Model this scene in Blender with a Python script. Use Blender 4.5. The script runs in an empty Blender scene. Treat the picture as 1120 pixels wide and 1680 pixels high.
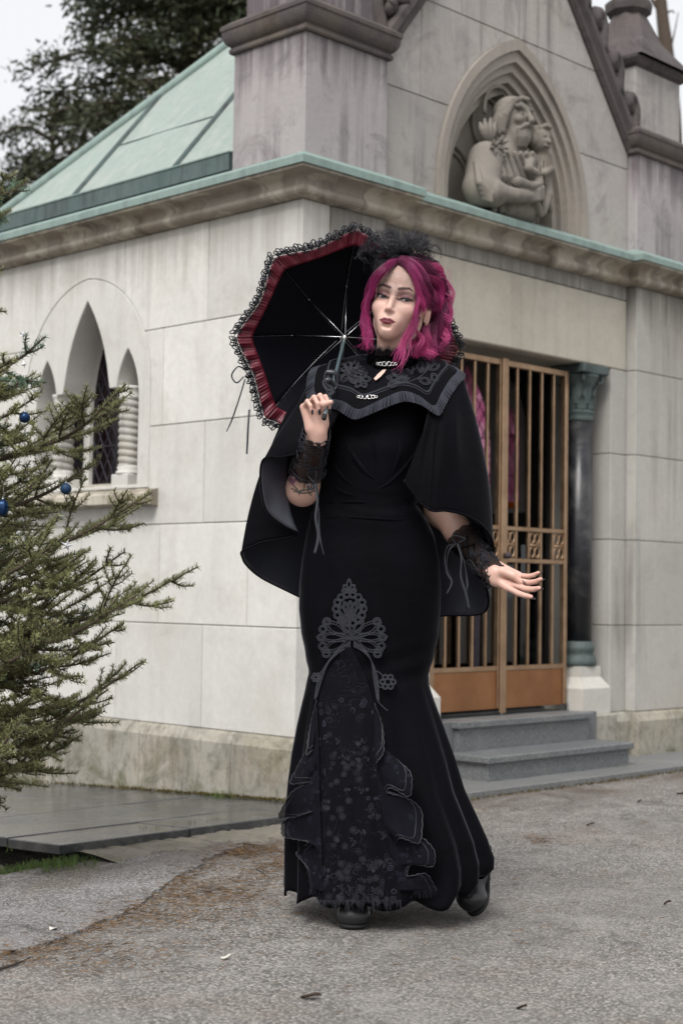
import bpy, bmesh, math, random
import numpy as np
from mathutils import Vector, Matrix
random.seed(7); RNG = np.random.default_rng(11)
R = math.radians
scene = bpy.context.scene
COL = scene.collection

# ------------------------------------------------------------------ camera
CAM_H = 0.86
YAW, PITCH, ROLL = R(45.508), R(2.966), R(0.845)
FPX = 2545.0                                   # focal length in pixels of the 1120 x 1680 photograph
CAM = np.array([0.0, 0.0, CAM_H])
FWD = np.array([math.sin(YAW)*math.cos(PITCH), math.cos(YAW)*math.cos(PITCH), math.sin(PITCH)])
_r = np.array([math.cos(YAW), -math.sin(YAW), 0.0]); _u = np.cross(_r, FWD)
RGT = math.cos(ROLL)*_r + math.sin(ROLL)*_u
UPV = -math.sin(ROLL)*_r + math.cos(ROLL)*_u
FH = np.array([math.sin(YAW), math.cos(YAW), 0.0])      # level forward
cd = bpy.data.cameras.new('camera'); cam = bpy.data.objects.new('camera', cd); COL.objects.link(cam)
m = Matrix.Identity(4)
for i in range(3):
    m[i][0] = RGT[i]; m[i][1] = UPV[i]; m[i][2] = -FWD[i]; m[i][3] = CAM[i]
cam.matrix_world = m
cd.sensor_fit = 'VERTICAL'; cd.sensor_height = 36.0; cd.sensor_width = 24.0
cd.lens = FPX/1680*36.0
cd.clip_start = 0.05; cd.clip_end = 3000
cd.dof.use_dof = True; cd.dof.focus_distance = 4.08; cd.dof.aperture_fstop = 4.0
scene.camera = cam
scene.render.resolution_x = 682; scene.render.resolution_y = 1024

# ------------------------------------------------------------------ sky, sun, exposure (overcast day)
SUN_EL, SUN_AZ = R(52), R(246)                 # compass-like: direction the light comes from, azimuth from +Y clockwise
w = bpy.data.worlds.new('World'); scene.world = w; w.use_nodes = True
nt = w.node_tree; nt.nodes.clear()
sky = nt.nodes.new('ShaderNodeTexSky'); sky.sky_type = 'NISHITA'; sky.sun_disc = False
sky.sun_elevation = SUN_EL; sky.sun_rotation = SUN_AZ; sky.air_density = 1.6; sky.dust_density = 6.0; sky.ozone_density = 1.0
hs = nt.nodes.new('ShaderNodeHueSaturation'); hs.inputs['Saturation'].default_value = 0.07
mixw = nt.nodes.new('ShaderNodeMix'); mixw.data_type = 'RGBA'; mixw.inputs[0].default_value = 0.68
mixw.inputs[7].default_value = (7.0, 7.1, 7.4, 1)     # closed cloud deck, even in every direction
bg = nt.nodes.new('ShaderNodeBackground'); bg.inputs[1].default_value = 0.080
wo = nt.nodes.new('ShaderNodeOutputWorld')
nt.links.new(sky.outputs[0], hs.inputs['Color']); nt.links.new(hs.outputs[0], mixw.inputs[6])
nt.links.new(mixw.outputs[2], bg.inputs[0]); nt.links.new(bg.outputs[0], wo.inputs[0])
sd = bpy.data.lights.new('sun', 'SUN'); sd.energy = 1.5; sd.angle = R(28); sd.color = (1.0, 0.975, 0.95)
so = bpy.data.objects.new('sun', sd); COL.objects.link(so)
sdir = Vector((math.sin(SUN_AZ)*math.cos(SUN_EL), math.cos(SUN_AZ)*math.cos(SUN_EL), math.sin(SUN_EL)))
so.rotation_euler = sdir.to_track_quat('Z', 'Y').to_euler()
vs = scene.view_settings
vs.view_transform = 'Standard'; vs.look = 'None'; vs.exposure = 0.98; vs.gamma = 1.0; vs.use_curve_mapping = False
scene.cycles.use_denoising = True
scene.cycles.max_bounces = 6; scene.cycles.diffuse_bounces = 3; scene.cycles.glossy_bounces = 3; scene.cycles.transmission_bounces = 4; scene.cycles.transparent_max_bounces = 24

# ------------------------------------------------------------------ helpers
def ray(px, py): return FWD + RGT*((px-560)/FPX) + UPV*((840-py)/FPX)
def on_z(px, py, z=0.0): d = ray(px, py); return CAM + d*((z-CAM_H)/d[2])
def on_x(px, py, x): d = ray(px, py); return CAM + d*(x/d[0])
def on_y(px, py, y): d = ray(px, py); return CAM + d*(y/d[1])
def at(px, py, dep): d = ray(px, py); return CAM + d*(dep/(d@FH))

def link(o, parent=None):
    COL.objects.link(o)
    if parent is not None: o.parent = parent
    return o
def empty(name, loc=(0,0,0), rz=0.0, parent=None):
    o = bpy.data.objects.new(name, None); o.location = loc; o.rotation_euler = (0,0,rz); o.empty_display_size = 0.1
    return link(o, parent)
def tag(o, label=None, cat=None, group=None, kind=None):
    if label: o['label'] = label
    if cat: o['category'] = cat
    if group: o['group'] = group
    if kind: o['kind'] = kind
    return o
def smooth(me, on=True):
    me.polygons.foreach_set('use_smooth', [on]*len(me.polygons)); me.update()
def mesh_obj(name, verts, faces, mat=None, parent=None, sm=False, colors=None, loc=None):
    me = bpy.data.meshes.new(name)
    if len(verts) and not isinstance(verts, list): verts = np.asarray(verts, float).tolist()
    if not isinstance(faces, list): faces = np.asarray(faces).tolist()
    me.from_pydata(verts, [], faces)
    if mat is not None:
        for mm in (mat if isinstance(mat, (list, tuple)) else [mat]): me.materials.append(mm)
    if sm: smooth(me)
    if colors is not None:
        a = me.color_attributes.new('Col', 'FLOAT_COLOR', 'POINT')
        c = np.ones((len(verts), 4), np.float32); c[:, :3] = np.asarray(colors, np.float32)[:, :3]
        a.data.foreach_set('color', c.ravel())
    me.update()
    o = bpy.data.objects.new(name, me)
    if loc is not None: o.location = loc
    return link(o, parent)
def bm_obj(name, bm, mat=None, parent=None, sm=False, loc=None):
    me = bpy.data.meshes.new(name); bmesh.ops.recalc_face_normals(bm, faces=bm.faces); bm.to_mesh(me); bm.free()
    if mat is not None:
        for mm in (mat if isinstance(mat, (list, tuple)) else [mat]): me.materials.append(mm)
    if sm: smooth(me)
    o = bpy.data.objects.new(name, me)
    if loc is not None: o.location = loc
    return link(o, parent)
def recenter(o):
    """move the origin of a mesh object to the centre of its mesh"""
    me = o.data; n = len(me.vertices); a = np.empty(n*3); me.vertices.foreach_get('co', a); a = a.reshape(-1, 3)
    c = (a.min(0)+a.max(0))/2; a -= c; me.vertices.foreach_set('co', a.ravel()); me.update()
    o.location = Vector(o.location) + Vector(c); return o
_boxes = {}
def box(name, x0, x1, y0, y1, z0, z1, mat, parent=None, bev=0.0):
    """a bevelled block, alike blocks share their mesh"""
    d = (round(x1-x0, 4), round(y1-y0, 4), round(z1-z0, 4)); key = d+(bev, mat.name)
    if key not in _boxes:
        bm = bmesh.new(); bmesh.ops.create_cube(bm, size=1.0)
        for v in bm.verts: v.co = (v.co.x*d[0], v.co.y*d[1], v.co.z*d[2])
        if bev: bmesh.ops.bevel(bm, geom=bm.edges[:], offset=bev, segments=1, affect='EDGES', profile=0.5)
        bmesh.ops.recalc_face_normals(bm, faces=bm.faces)
        me = bpy.data.meshes.new(name); bm.to_mesh(me); bm.free(); me.materials.append(mat); _boxes[key] = me
    o = bpy.data.objects.new(name, _boxes[key]); o.location = ((x0+x1)/2, (y0+y1)/2, (z0+z1)/2)
    return link(o, parent)
def prism(name, poly, axis, a0, a1, mat, parent=None, holes=(), bev=0.0, sm=False):
    """polygon (u,v) with holes extruded along axis from a0 to a1; axis 'x': (u,v)=(y,z); 'y': (x,z); 'z': (x,y)"""
    def p3(u, v, a): return {'x': (a, u, v), 'y': (u, a, v), 'z': (u, v, a)}[axis]
    bm = bmesh.new(); edges = []
    for lp in [poly]+list(holes):
        vs_ = [bm.verts.new(p3(u, v, a0)) for u, v in lp]
        for i in range(len(vs_)): edges.append(bm.edges.new((vs_[i], vs_[(i+1) % len(vs_)])))
    if holes: bmesh.ops.triangle_fill(bm, use_beauty=True, use_dissolve=False, edges=edges)
    else: bm.faces.new(bm.verts[:])
    fs = bm.faces[:]
    r = bmesh.ops.extrude_face_region(bm, geom=fs)
    off = Vector(p3(0, 0, a1-a0))
    for e in r['geom']:
        if isinstance(e, bmesh.types.BMVert): e.co += off
    bmesh.ops.recalc_face_normals(bm, faces=bm.faces)
    if bev:
        es = [e for e in bm.edges if len(e.link_faces) == 2 and e.calc_face_angle(0) > 0.6]
        bmesh.ops.bevel(bm, geom=es, offset=bev, segments=1, affect='EDGES', profile=0.5)
    return recenter(bm_obj(name, bm, mat, parent, sm))
def tube_data(pts, radii, seg=6, cap=True):
    pts = np.asarray(pts, float); n = len(pts)
    radii = np.full(n, radii) if np.isscalar(radii) else np.asarray(radii, float)
    t = np.gradient(pts, axis=0); t /= np.linalg.norm(t, axis=1)[:, None]+1e-12
    ref = np.array([0, 0, 1.0]) if abs(t[0][2]) < 0.9 else np.array([1.0, 0, 0])
    if np.linalg.norm(t[0]) < 0.5: t[0] = (0.577, 0.577, 0.577)
    u = np.cross(t[0], ref); u /= np.linalg.norm(u)+1e-12; V = []
    for i in range(n):
        u = u - t[i]*(u@t[i]); u /= np.linalg.norm(u)+1e-12; v = np.cross(t[i], u)
        a = np.arange(seg)*2*np.pi/seg
        V.append(pts[i] + radii[i]*(np.cos(a)[:, None]*u + np.sin(a)[:, None]*v))
    V = np.concatenate(V); F = []
    for i in range(n-1):
        for j in range(seg):
            k = (j+1) % seg; F.append((i*seg+j, i*seg+k, (i+1)*seg+k, (i+1)*seg+j))
    if cap: F.append(tuple(range(seg-1, -1, -1))); F.append(tuple((n-1)*seg+j for j in range(seg)))
    return V, F
class Bag:
    """collects vertices and faces (and colours) for one mesh"""
    def __init__(s): s.v = []; s.f = []; s.c = []; s.n = 0
    def add(s, V, F, c=None):
        V = np.asarray(V, float); s.v.append(V); s.f += [tuple(i+s.n for i in f) for f in F]; s.n += len(V)
        if c is not None: s.c.append(np.tile(np.asarray(c, float), (len(V), 1)) if np.ndim(c) == 1 else np.asarray(c))
        return s
    def tube(s, pts, r, seg=6, c=None, cap=True): return s.add(*tube_data(pts, r, seg, cap), c)
    def box(s, x0, x1, y0, y1, z0, z1):
        V = [(x, y, z) for x in (x0, x1) for y in (y0, y1) for z in (z0, z1)]
        return s.add(V, [(0,1,3,2),(4,6,7,5),(0,4,5,1),(2,3,7,6),(0,2,6,4),(1,5,7,3)])
    def obj(s, name, mat, parent=None, sm=False):
        return mesh_obj(name, np.concatenate(s.v), s.f, mat, parent, sm, np.concatenate(s.c) if s.c else None)
def lathe(prof, seg=24, cx=0, cy=0, cz=0):
    V = []; F = []
    for r_, z in prof:
        for j in range(seg):
            a = 2*math.pi*j/seg; V.append((cx+r_*math.cos(a), cy+r_*math.sin(a), cz+z))
    for i in range(len(prof)-1):
        for j in range(seg):
            k = (j+1) % seg; F.append((i*seg+j, i*seg+k, (i+1)*seg+k, (i+1)*seg+j))
    F.append(tuple(range(seg-1, -1, -1))); F.append(tuple((len(prof)-1)*seg+j for j in range(seg)))
    return V, F
def crom(pts, n):
    """Catmull-Rom through pts, n samples over the whole run"""
    P = np.asarray(pts, float); m_ = len(P); t = np.linspace(0, m_-1, n); i = np.clip(t.astype(int), 0, m_-2); f = (t-i)[:, None]
    g = lambda k: P[np.clip(k, 0, m_-1)]
    p0, p1, p2, p3 = g(i-1), g(i), g(i+1), g(i+2)
    p0 = np.where((i == 0)[:, None], 2*p1-p2, p0); p3 = np.where((i == m_-2)[:, None], 2*p2-p1, p3)
    return 0.5*((2*p1)+(-p0+p2)*f+(2*p0-5*p1+4*p2-p3)*f**2+(-p0+3*p1-3*p2+p3)*f**3)
def grid_faces(nu, nv, close_u=False):
    """faces of a grid stored as index u*nv+v"""
    F = []
    for i in range(nu if close_u else nu-1):
        k = (i+1) % nu
        for j in range(nv-1): F.append((i*nv+j, k*nv+j, k*nv+j+1, i*nv+j+1))
    return F

# ------------------------------------------------------------------ signed-distance modelling (bodies, statue)
class SDF:
    def __init__(s): s.p = []
    def _add(s, op, k, f, lo, hi): s.p.append((op, k, f, np.asarray(lo, float), np.asarray(hi, float))); return s
    def ell(s, c, r, k=0.0, op='u', rot=None):
        c = np.asarray(c, float); r = np.asarray(r, float)
        M = np.array(rot.to_3x3().transposed()) if rot is not None else None
        def f(x, y, z):
            x = x-c[0]; y = y-c[1]; z = z-c[2]
            if M is not None: x, y, z = (M[0,0]*x+M[0,1]*y+M[0,2]*z, M[1,0]*x+M[1,1]*y+M[1,2]*z, M[2,0]*x+M[2,1]*y+M[2,2]*z)
            k0 = np.sqrt((x/r[0])**2+(y/r[1])**2+(z/r[2])**2); k1 = np.sqrt((x/r[0]**2)**2+(y/r[1]**2)**2+(z/r[2]**2)**2)
            return k0*(k0-1.0)/np.maximum(k1, 1e-6)
        e = r if rot is None else np.full(3, r.max())
        return s._add(op, k, f, c-e, c+e)
    def cone(s, a, b, ra, rb, k=0.0, op='u', flat=None):
        """round cone from a to b; flat=(axis vector, factor) squashes the section"""
        a = np.asarray(a, float); b = np.asarray(b, float); ab = b-a; L2 = ab@ab+1e-12
        def f(x, y, z):
            X = x-a[0]; Y = y-a[1]; Z = z-a[2]
            h = np.clip((X*ab[0]+Y*ab[1]+Z*ab[2])/L2, 0, 1)
            dx = X-ab[0]*h; dy = Y-ab[1]*h; dz = Z-ab[2]*h
            if flat is not None:
                n = np.asarray(flat[0], float); n = n/np.linalg.norm(n); q = (dx*n[0]+dy*n[1]+dz*n[2])*(flat[1]-1)
                dx = dx+n[0]*q; dy = dy+n[1]*q; dz = dz+n[2]*q
            return np.sqrt(dx*dx+dy*dy+dz*dz)-(ra+(rb-ra)*h)
        r_ = max(ra, rb)
        return s._add(op, k, f, np.minimum(a, b)-r_, np.maximum(a, b)+r_)
    def chain(s, pts, rs, k=0.0, op='u', flat=None):
        for i in range(len(pts)-1): s.cone(pts[i], pts[i+1], rs[i], rs[i+1], k if i == 0 else max(k*0.4, 1e-4), op, flat)
        return s
    def mesh(s, h, pad=None):
        pad = pad or 4*h
        us = [p for p in s.p if p[0] == 'u']
        lo = np.min([p[3] for p in us], 0)-pad; hi = np.max([p[4] for p in us], 0)+pad
        n = np.ceil((hi-lo)/h).astype(int)+1
        ax = [(lo[i]+h*np.arange(n[i])).astype(np.float32) for i in range(3)]
        D = np.full(tuple(n), 10*h+pad, np.float32)
        for op, k, f, l, u in s.p:
            mg = 2*k+5*h
            i0 = np.clip(((l-mg-lo)/h).astype(int), 0, n-1); i1 = np.clip(((u+mg-lo)/h).astype(int)+2, 1, n)
            sl = tuple(slice(i0[i], i1[i]) for i in range(3))
            d = f(ax[0][sl[0]][:, None, None], ax[1][sl[1]][None, :, None], ax[2][sl[2]][None, None, :]).astype(np.float32)
            o = D[sl]
            if op == 'u':
                if k > 0:
                    q = np.maximum(k-np.abs(o-d), 0)/k; D[sl] = np.minimum(o, d)-q*q*k*0.25
                else: D[sl] = np.minimum(o, d)
            else:
                d = -d
                if k > 0:
                    q = np.maximum(k-np.abs(o-d), 0)/k; D[sl] = np.maximum(o, d)+q*q*k*0.25
                else: D[sl] = np.maximum(o, d)
        return surface_nets(D, lo, h)
def surface_nets(D, lo, h):
    S = D < 0
    c = [S[i:S.shape[0]-1+i, j:S.shape[1]-1+j, k:S.shape[2]-1+k] for i in (0,1) for j in (0,1) for k in (0,1)]
    cnt = sum(x.astype(np.int8) for x in c)
    act = (cnt > 0) & (cnt < 8)
    idx = np.full(act.shape, -1, np.int64); ii = np.argwhere(act); idx[act] = np.arange(len(ii))
    acc = np.zeros((len(ii), 3)); wsum = np.zeros(len(ii))
    cor = [(i, j, k) for i in (0,1) for j in (0,1) for k in (0,1)]
    for a in range(8):
        for ax_ in range(3):
            A = np.array(cor[a])
            if A[ax_]: continue
            B = A.copy(); B[ax_] = 1
            pa = ii+A; pb = ii+B
            da = D[pa[:,0], pa[:,1], pa[:,2]]; db = D[pb[:,0], pb[:,1], pb[:,2]]
            m_ = (da < 0) != (db < 0); t = np.where(m_, da/np.where(m_, da-db, 1), 0)
            P = A[None, :].astype(float)+t[:, None]*(B-A)[None, :]
            acc += P*m_[:, None]; wsum += m_
    V = lo+h*(ii+acc/np.maximum(wsum, 1)[:, None]); Fs = []
    for ax_ in range(3):
        sa = [slice(1, -1)]*3; sa[ax_] = slice(0, -1); sb = list(sa); sb[ax_] = slice(1, None)
        a = S[tuple(sa)]; b = S[tuple(sb)]
        e = np.argwhere(a != b); fl = a[a != b]
        u_, v_ = (ax_+1) % 3, (ax_+2) % 3
        base = e.copy(); base[:, u_] += 1; base[:, v_] += 1
        def g(du, dv):
            q = base.copy(); q[:, u_] += du; q[:, v_] += dv; return idx[q[:,0], q[:,1], q[:,2]]
        Q = np.stack([g(-1,-1), g(0,-1), g(0,0), g(-1,0)], 1)
        Q[~fl] = Q[~fl][:, ::-1]; Fs.append(Q)
    F = np.concatenate(Fs); return V, F[(F >= 0).all(1)]

# ------------------------------------------------------------------ materials
class NT:
    def __init__(s, name):
        s.m = bpy.data.materials.new(name); s.m.use_nodes = True; s.t = s.m.node_tree; s.t.nodes.clear()
        s.out = s.t.nodes.new('ShaderNodeOutputMaterial')
    def n(s, typ, **kw):
        nd = s.t.nodes.new('ShaderNode'+typ)
        for k, v in kw.items():
            if k.startswith('_'): setattr(nd, k[1:], v)
            else: s.put(nd.inputs[k.replace('__', ' ')] if not k.isdigit() else nd.inputs[int(k)], v)
        return nd
    def put(s, inp, v):
        if hasattr(v, 'is_output') or isinstance(v, bpy.types.NodeSocket): s.t.links.new(v, inp)
        elif isinstance(v, bpy.types.Node): s.t.links.new(v.outputs[0], inp)
        else:
            if inp.type == 'RGBA' and len(v) == 3: v = (*v, 1)
            inp.default_value = v
    def pos(s, scale=(1,1,1)):
        g = s.n('NewGeometry'); mp = s.n('Mapping'); s.put(mp.inputs['Vector'], g.outputs['Position']); mp.inputs['Scale'].default_value = scale
        return mp.outputs[0]
    def noise(s, vec, scale, detail=4, rough=0.6, dist=0.0):
        nd = s.n('TexNoise'); s.put(nd.inputs['Vector'], vec); nd.inputs['Scale'].default_value = scale
        nd.inputs['Detail'].default_value = detail; nd.inputs['Roughness'].default_value = rough; nd.inputs['Distortion'].default_value = dist
        return nd.outputs['Fac']
    def voro(s, vec, scale, feat='F1', out='Distance', rnd=1.0):
        nd = s.n('TexVoronoi'); nd.feature = feat; s.put(nd.inputs['Vector'], vec); nd.inputs['Scale'].default_value = scale
        nd.inputs['Randomness'].default_value = rnd; return nd.outputs[out]
    def ramp(s, fac, stops, interp='LINEAR'):
        nd = s.n('ValToRGB'); s.put(nd.inputs[0], fac); cr = nd.color_ramp; cr.interpolation = interp
        while len(cr.elements) < len(stops): cr.elements.new(0.5)
        for e, (p, c) in zip(cr.elements, stops):
            e.position = p; e.color = (c, c, c, 1) if np.isscalar(c) else (*c[:3], 1)
        return nd.outputs[0]
    def mix(s, fac, a, b, mode='MIX'):
        nd = s.n('Mix'); nd.data_type = 'RGBA'; nd.blend_type = mode; s.put(nd.inputs[0], fac); s.put(nd.inputs[6], a); s.put(nd.inputs[7], b)
        return nd.outputs[2]
    def math(s, op, a, b=0.0, c=None):
        nd = s.n('Math'); nd.operation = op; s.put(nd.inputs[0], a); s.put(nd.inputs[1], b)
        if c is not None: s.put(nd.inputs[2], c)
        return nd.outputs[0]
    def maprange(s, v, a, b, c=0.0, d=1.0):
        nd = s.n('MapRange'); s.put(nd.inputs[0], v)
        for i, x in enumerate((a, b, c, d)): nd.inputs[i+1].default_value = x
        return nd.outputs[0]
    def sep(s, vec): nd = s.n('SeparateXYZ'); s.put(nd.inputs[0], vec); return nd.outputs
    def bump(s, h, strength=0.3, dist=0.01, normal=None):
        nd = s.n('Bump'); nd.inputs['Strength'].default_value = strength; nd.inputs['Distance'].default_value = dist
        s.put(nd.inputs['Height'], h)
        if normal is not None: s.put(nd.inputs['Normal'], normal)
        return nd.outputs[0]
    def attr(s, name='Col'): nd = s.n('Attribute'); nd.attribute_name = name; return nd.outputs['Color']
    def bsdf(s, **kw):
        nd = s.n('BsdfPrincipled')
        for k, v in kw.items(): s.put(nd.inputs[k.replace('__', ' ')], v)
        return nd
    def done(s, sh): s.put(s.out.inputs['Surface'], sh.outputs[0] if isinstance(sh, bpy.types.Node) else sh); return s.m
def stone(name, base, dark, stain=0.5, moss=0.0, warm=0.0, bumps=0.25, streak=0.5, top_z=None, top_amt=0.0, blotch=0):
    t = NT(name); p = t.pos()
    info = t.n('ObjectInfo')
    big = t.noise(p, 1.6, 5, 0.62, 0.4); fine = t.noise(p, 38, 6, 0.7); grit = t.noise(p, 240, 3, 0.6)
    st = t.noise(t.pos((9, 9, 0.55)), 1.0, 5, 0.62, 0.25)              # run-off streaks
    col = t.mix(t.ramp(big, [(0.3, 0), (0.72, 1)]), base, [c*0.86 for c in base])
    tone = t.maprange(info.outputs['Random'], 0, 1, 0.90, 1.06)
    cm = t.n('CombineColor'); [t.put(cm.inputs[i], tone) for i in range(3)]
    col = t.mix(1.0, col, cm.outputs[0], 'MULTIPLY')
    col = t.mix(t.maprange(fine, 0.35, 0.75, 0, 0.30), col, [c*0.60 for c in base])
    col = t.mix(t.math('MULTIPLY', t.ramp(t.noise(p, 11, 6, 0.75, 0.6), [(0.5, 0), (0.75, 1)]), 0.25), col, [c*0.66 for c in base])
    sm_ = t.math('MULTIPLY', t.ramp(st, [(0.50, 0), (0.68, 1)]), t.ramp(t.noise(p, 1.1, 4, 0.6), [(0.38, 0), (0.62, 1)]))
    col = t.mix(t.math('MULTIPLY', sm_, streak), col, dark)
    if stain: col = t.mix(t.math('MULTIPLY', t.ramp(t.noise(p, 4.3, 7, 0.72, 0.6), [(0.52, 0), (0.72, 1)]), stain), col, dark)
    if warm: col = t.mix(t.math('MULTIPLY', t.ramp(t.noise(p, 2.3, 5, 0.7), [(0.5, 0), (0.7, 1)]), warm), col, (0.36, 0.29, 0.17))
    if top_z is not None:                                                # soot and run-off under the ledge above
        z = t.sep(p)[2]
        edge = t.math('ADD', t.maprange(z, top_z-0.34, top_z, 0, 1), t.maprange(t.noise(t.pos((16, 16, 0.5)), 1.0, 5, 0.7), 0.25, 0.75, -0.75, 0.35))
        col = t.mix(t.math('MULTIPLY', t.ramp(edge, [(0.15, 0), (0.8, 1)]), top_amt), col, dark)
    if blotch:                                                           # wide water marks with hard edges
        bl = t.ramp(t.noise(t.pos((4.2, 4.2, 1.6)), 1.0, 4, 0.55, 0.9), [(0.49, 0), (0.53, 1)]); col = t.mix(t.math('MULTIPLY', bl, 0.45), col, (0.13, 0.108, 0.088))
    if moss:
        z = t.sep(p)[2]
        mm = t.math('MULTIPLY', t.ramp(t.noise(p, 5.5, 7, 0.75, 0.8), [(0.47, 0), (0.66, 1)]), t.maprange(z, 0.34, -0.05, 0.15, 1))
        col = t.mix(t.math('MULTIPLY', mm, moss), col, (0.075, 0.075, 0.03))
        col = t.mix(t.math('MULTIPLY', t.ramp(t.noise(t.pos((26, 26, 14)), 1, 6, 0.8), [(0.5, 0), (0.62, 1)]), 0.5*moss), col, dark)
    h = t.math('ADD', t.math('MULTIPLY', fine, 0.7), t.math('MULTIPLY', grit, 0.35))
    b = t.bsdf(Base__Color=col, Roughness=t.maprange(fine, 0, 1, 0.72, 0.95), Normal=t.bump(h, bumps, 0.006)); b.inputs['Specular IOR Level'].default_value = 0.25
    return t.done(b)
M = {}
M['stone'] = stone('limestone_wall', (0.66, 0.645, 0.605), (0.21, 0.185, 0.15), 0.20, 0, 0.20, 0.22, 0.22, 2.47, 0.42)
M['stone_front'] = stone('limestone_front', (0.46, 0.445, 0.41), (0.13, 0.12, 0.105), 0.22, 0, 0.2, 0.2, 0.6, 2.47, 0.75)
M['stone_lintel'] = stone('limestone_lintel', (0.50, 0.465, 0.395), (0.17, 0.145, 0.11), 0.2, 0, 0.2, 0.2, 0.35)
M['stone_cornice'] = stone('limestone_cornice', (0.50, 0.46, 0.385), (0.095, 0.08, 0.064), 0.55, 0.0, 0.35, 0.3, 1.0, None, 0, 1)
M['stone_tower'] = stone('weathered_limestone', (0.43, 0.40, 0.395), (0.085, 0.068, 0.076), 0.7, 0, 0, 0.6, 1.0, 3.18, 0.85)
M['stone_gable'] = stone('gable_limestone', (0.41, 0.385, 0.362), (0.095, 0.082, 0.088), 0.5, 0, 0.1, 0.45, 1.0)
M['stone_dark'] = stone('sooty_limestone', (0.105, 0.09, 0.088), (0.025, 0.021, 0.022), 0.85, 0, 0.15, 0.8, 0.8)
M['stone_niche'] = stone('niche_limestone', (0.33, 0.30, 0.262), (0.11, 0.095, 0.085), 0.2, 0, 0.1, 0.25, 0.3)
M['stone_statue'] = stone('statue_limestone', (0.225, 0.205, 0.178), (0.05, 0.044, 0.038), 0.6, 0, 0.1, 0.3, 0.55)
M['stone_plinth'] = stone('mossy_plinth', (0.37, 0.35, 0.30), (0.10, 0.088, 0.068), 0.75, 1.0, 0.3, 0.6, 0.8)
M['stone_clean'] = stone('pale_pedestal', (0.56, 0.54, 0.49), (0.2, 0.18, 0.15), 0.1, 0, 0.15, 0.15, 0.2)
M['mortar'] = stone('mortar', (0.16, 0.145, 0.125), (0.05, 0.045, 0.04), 0.4, 0, 0, 0.4)
M['concrete'] = stone('old_concrete', (0.21, 0.19, 0.16), (0.09, 0.08, 0.065), 0.6, 0.6, 0.2, 0.7)

def granite(name, c, rough, dark=0.4, wet=0.0):
    t = NT(name); p = t.pos()
    sp = t.ramp(t.noise(p, 210, 2, 0.7), [(0.38, dark), (0.5, 0.85), (0.66, 1.35)])
    col = t.mix(1.0, c, sp, 'MULTIPLY')
    dust = t.ramp(t.noise(p, 3.1, 6, 0.75, 0.8), [(0.5, 0), (0.8, 1)])
    col = t.mix(t.math('MULTIPLY', dust, 0.35), col, (0.30, 0.29, 0.26))
    rg = t.math('ADD', t.maprange(t.noise(p, 2.0, 5, 0.7, 0.5), 0.35, 0.65, rough-wet, rough+0.12), t.math('MULTIPLY', dust, 0.2))
    b = t.bsdf(Base__Color=col, Roughness=rg, Normal=t.bump(t.noise(p, 90, 3, 0.6), 0.06, 0.004))
    return t.done(b)
M['granite'] = granite('grey_granite', (0.145, 0.152, 0.155), 0.42)
M['slab'] = granite('dark_slab', (0.052, 0.054, 0.056), 0.20, 0.6, 0.12)
M['paving'] = granite('paving_granite', (0.17, 0.172, 0.17), 0.5)
M['column'] = granite('black_granite_column', (0.012, 0.0125, 0.016), 0.25, 0.5)

def copper(name, base, dark, amt):
    t = NT(name); p = t.pos()
    a = t.noise(t.pos((2.2, 2.2, 2.2)), 2.0, 7, 0.7, 1.0); b_ = t.noise(t.pos((14, 14, 2.0)), 1.0, 5, 0.65)
    col = t.mix(t.ramp(a, [(0.32, 0), (0.7, 1)]), base, [c*0.78+0.05 for c in base])
    col = t.mix(t.math('MULTIPLY', t.ramp(b_, [(0.48, 0), (0.7, 1)]), amt), col, dark)
    col = t.mix(t.math('MULTIPLY', t.ramp(t.noise(p, 26, 5, 0.8), [(0.5, 0), (0.7, 1)]), 0.35), col, [c*0.55 for c in base])
    b = t.bsdf(Base__Color=col, Roughness=0.62, Metallic=0.0, Normal=t.bump(t.noise(p, 7, 5, 0.6), 0.25, 0.02)); b.inputs['Specular IOR Level'].default_value = 0.35
    return t.done(b)
M['copper'] = copper('verdigris_copper', (0.265, 0.325, 0.29), (0.36, 0.37, 0.34), 0.7)
M['copper_edge'] = copper('verdigris_edge', (0.215, 0.295, 0.265), (0.10, 0.13, 0.125), 0.5)
M['copper_dark'] = copper('dark_copper', (0.065, 0.10, 0.095), (0.025, 0.028, 0.03), 0.7)
M['capital'] = copper('bronze_capital', (0.050, 0.075, 0.070), (0.020, 0.025, 0.026), 0.7)

def metal(name, c, rough, c2=None, sc=7, bumpy=0.05):
    t = NT(name); p = t.pos()
    col = t.mix(t.ramp(t.noise(p, sc, 5, 0.7), [(0.35, 0), (0.7, 1)]), c, c2 or [x*0.6 for x in c])
    b = t.bsdf(Base__Color=col, Metallic=1.0, Roughness=t.maprange(t.noise(p, sc*3, 4, 0.6), 0.3, 0.7, rough-0.06, rough+0.12), Normal=t.bump(t.noise(p, 60, 3), bumpy, 0.003))
    return t.done(b)
M['bronze'] = metal('bronze_bars', (0.43, 0.295, 0.19), 0.45, (0.28, 0.185, 0.115))
M['bronze_sheet'] = metal('bronze_sheet', (0.40, 0.205, 0.10), 0.44, (0.27, 0.125, 0.06), 3)
M['silver'] = metal('silver', (0.75, 0.73, 0.72), 0.25)
M['steel'] = metal('steel', (0.55, 0.56, 0.58), 0.3)
M['gold'] = metal('gold', (0.85, 0.62, 0.28), 0.25)
M['lead'] = metal('lead_came', (0.10, 0.09, 0.11), 0.6)

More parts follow.
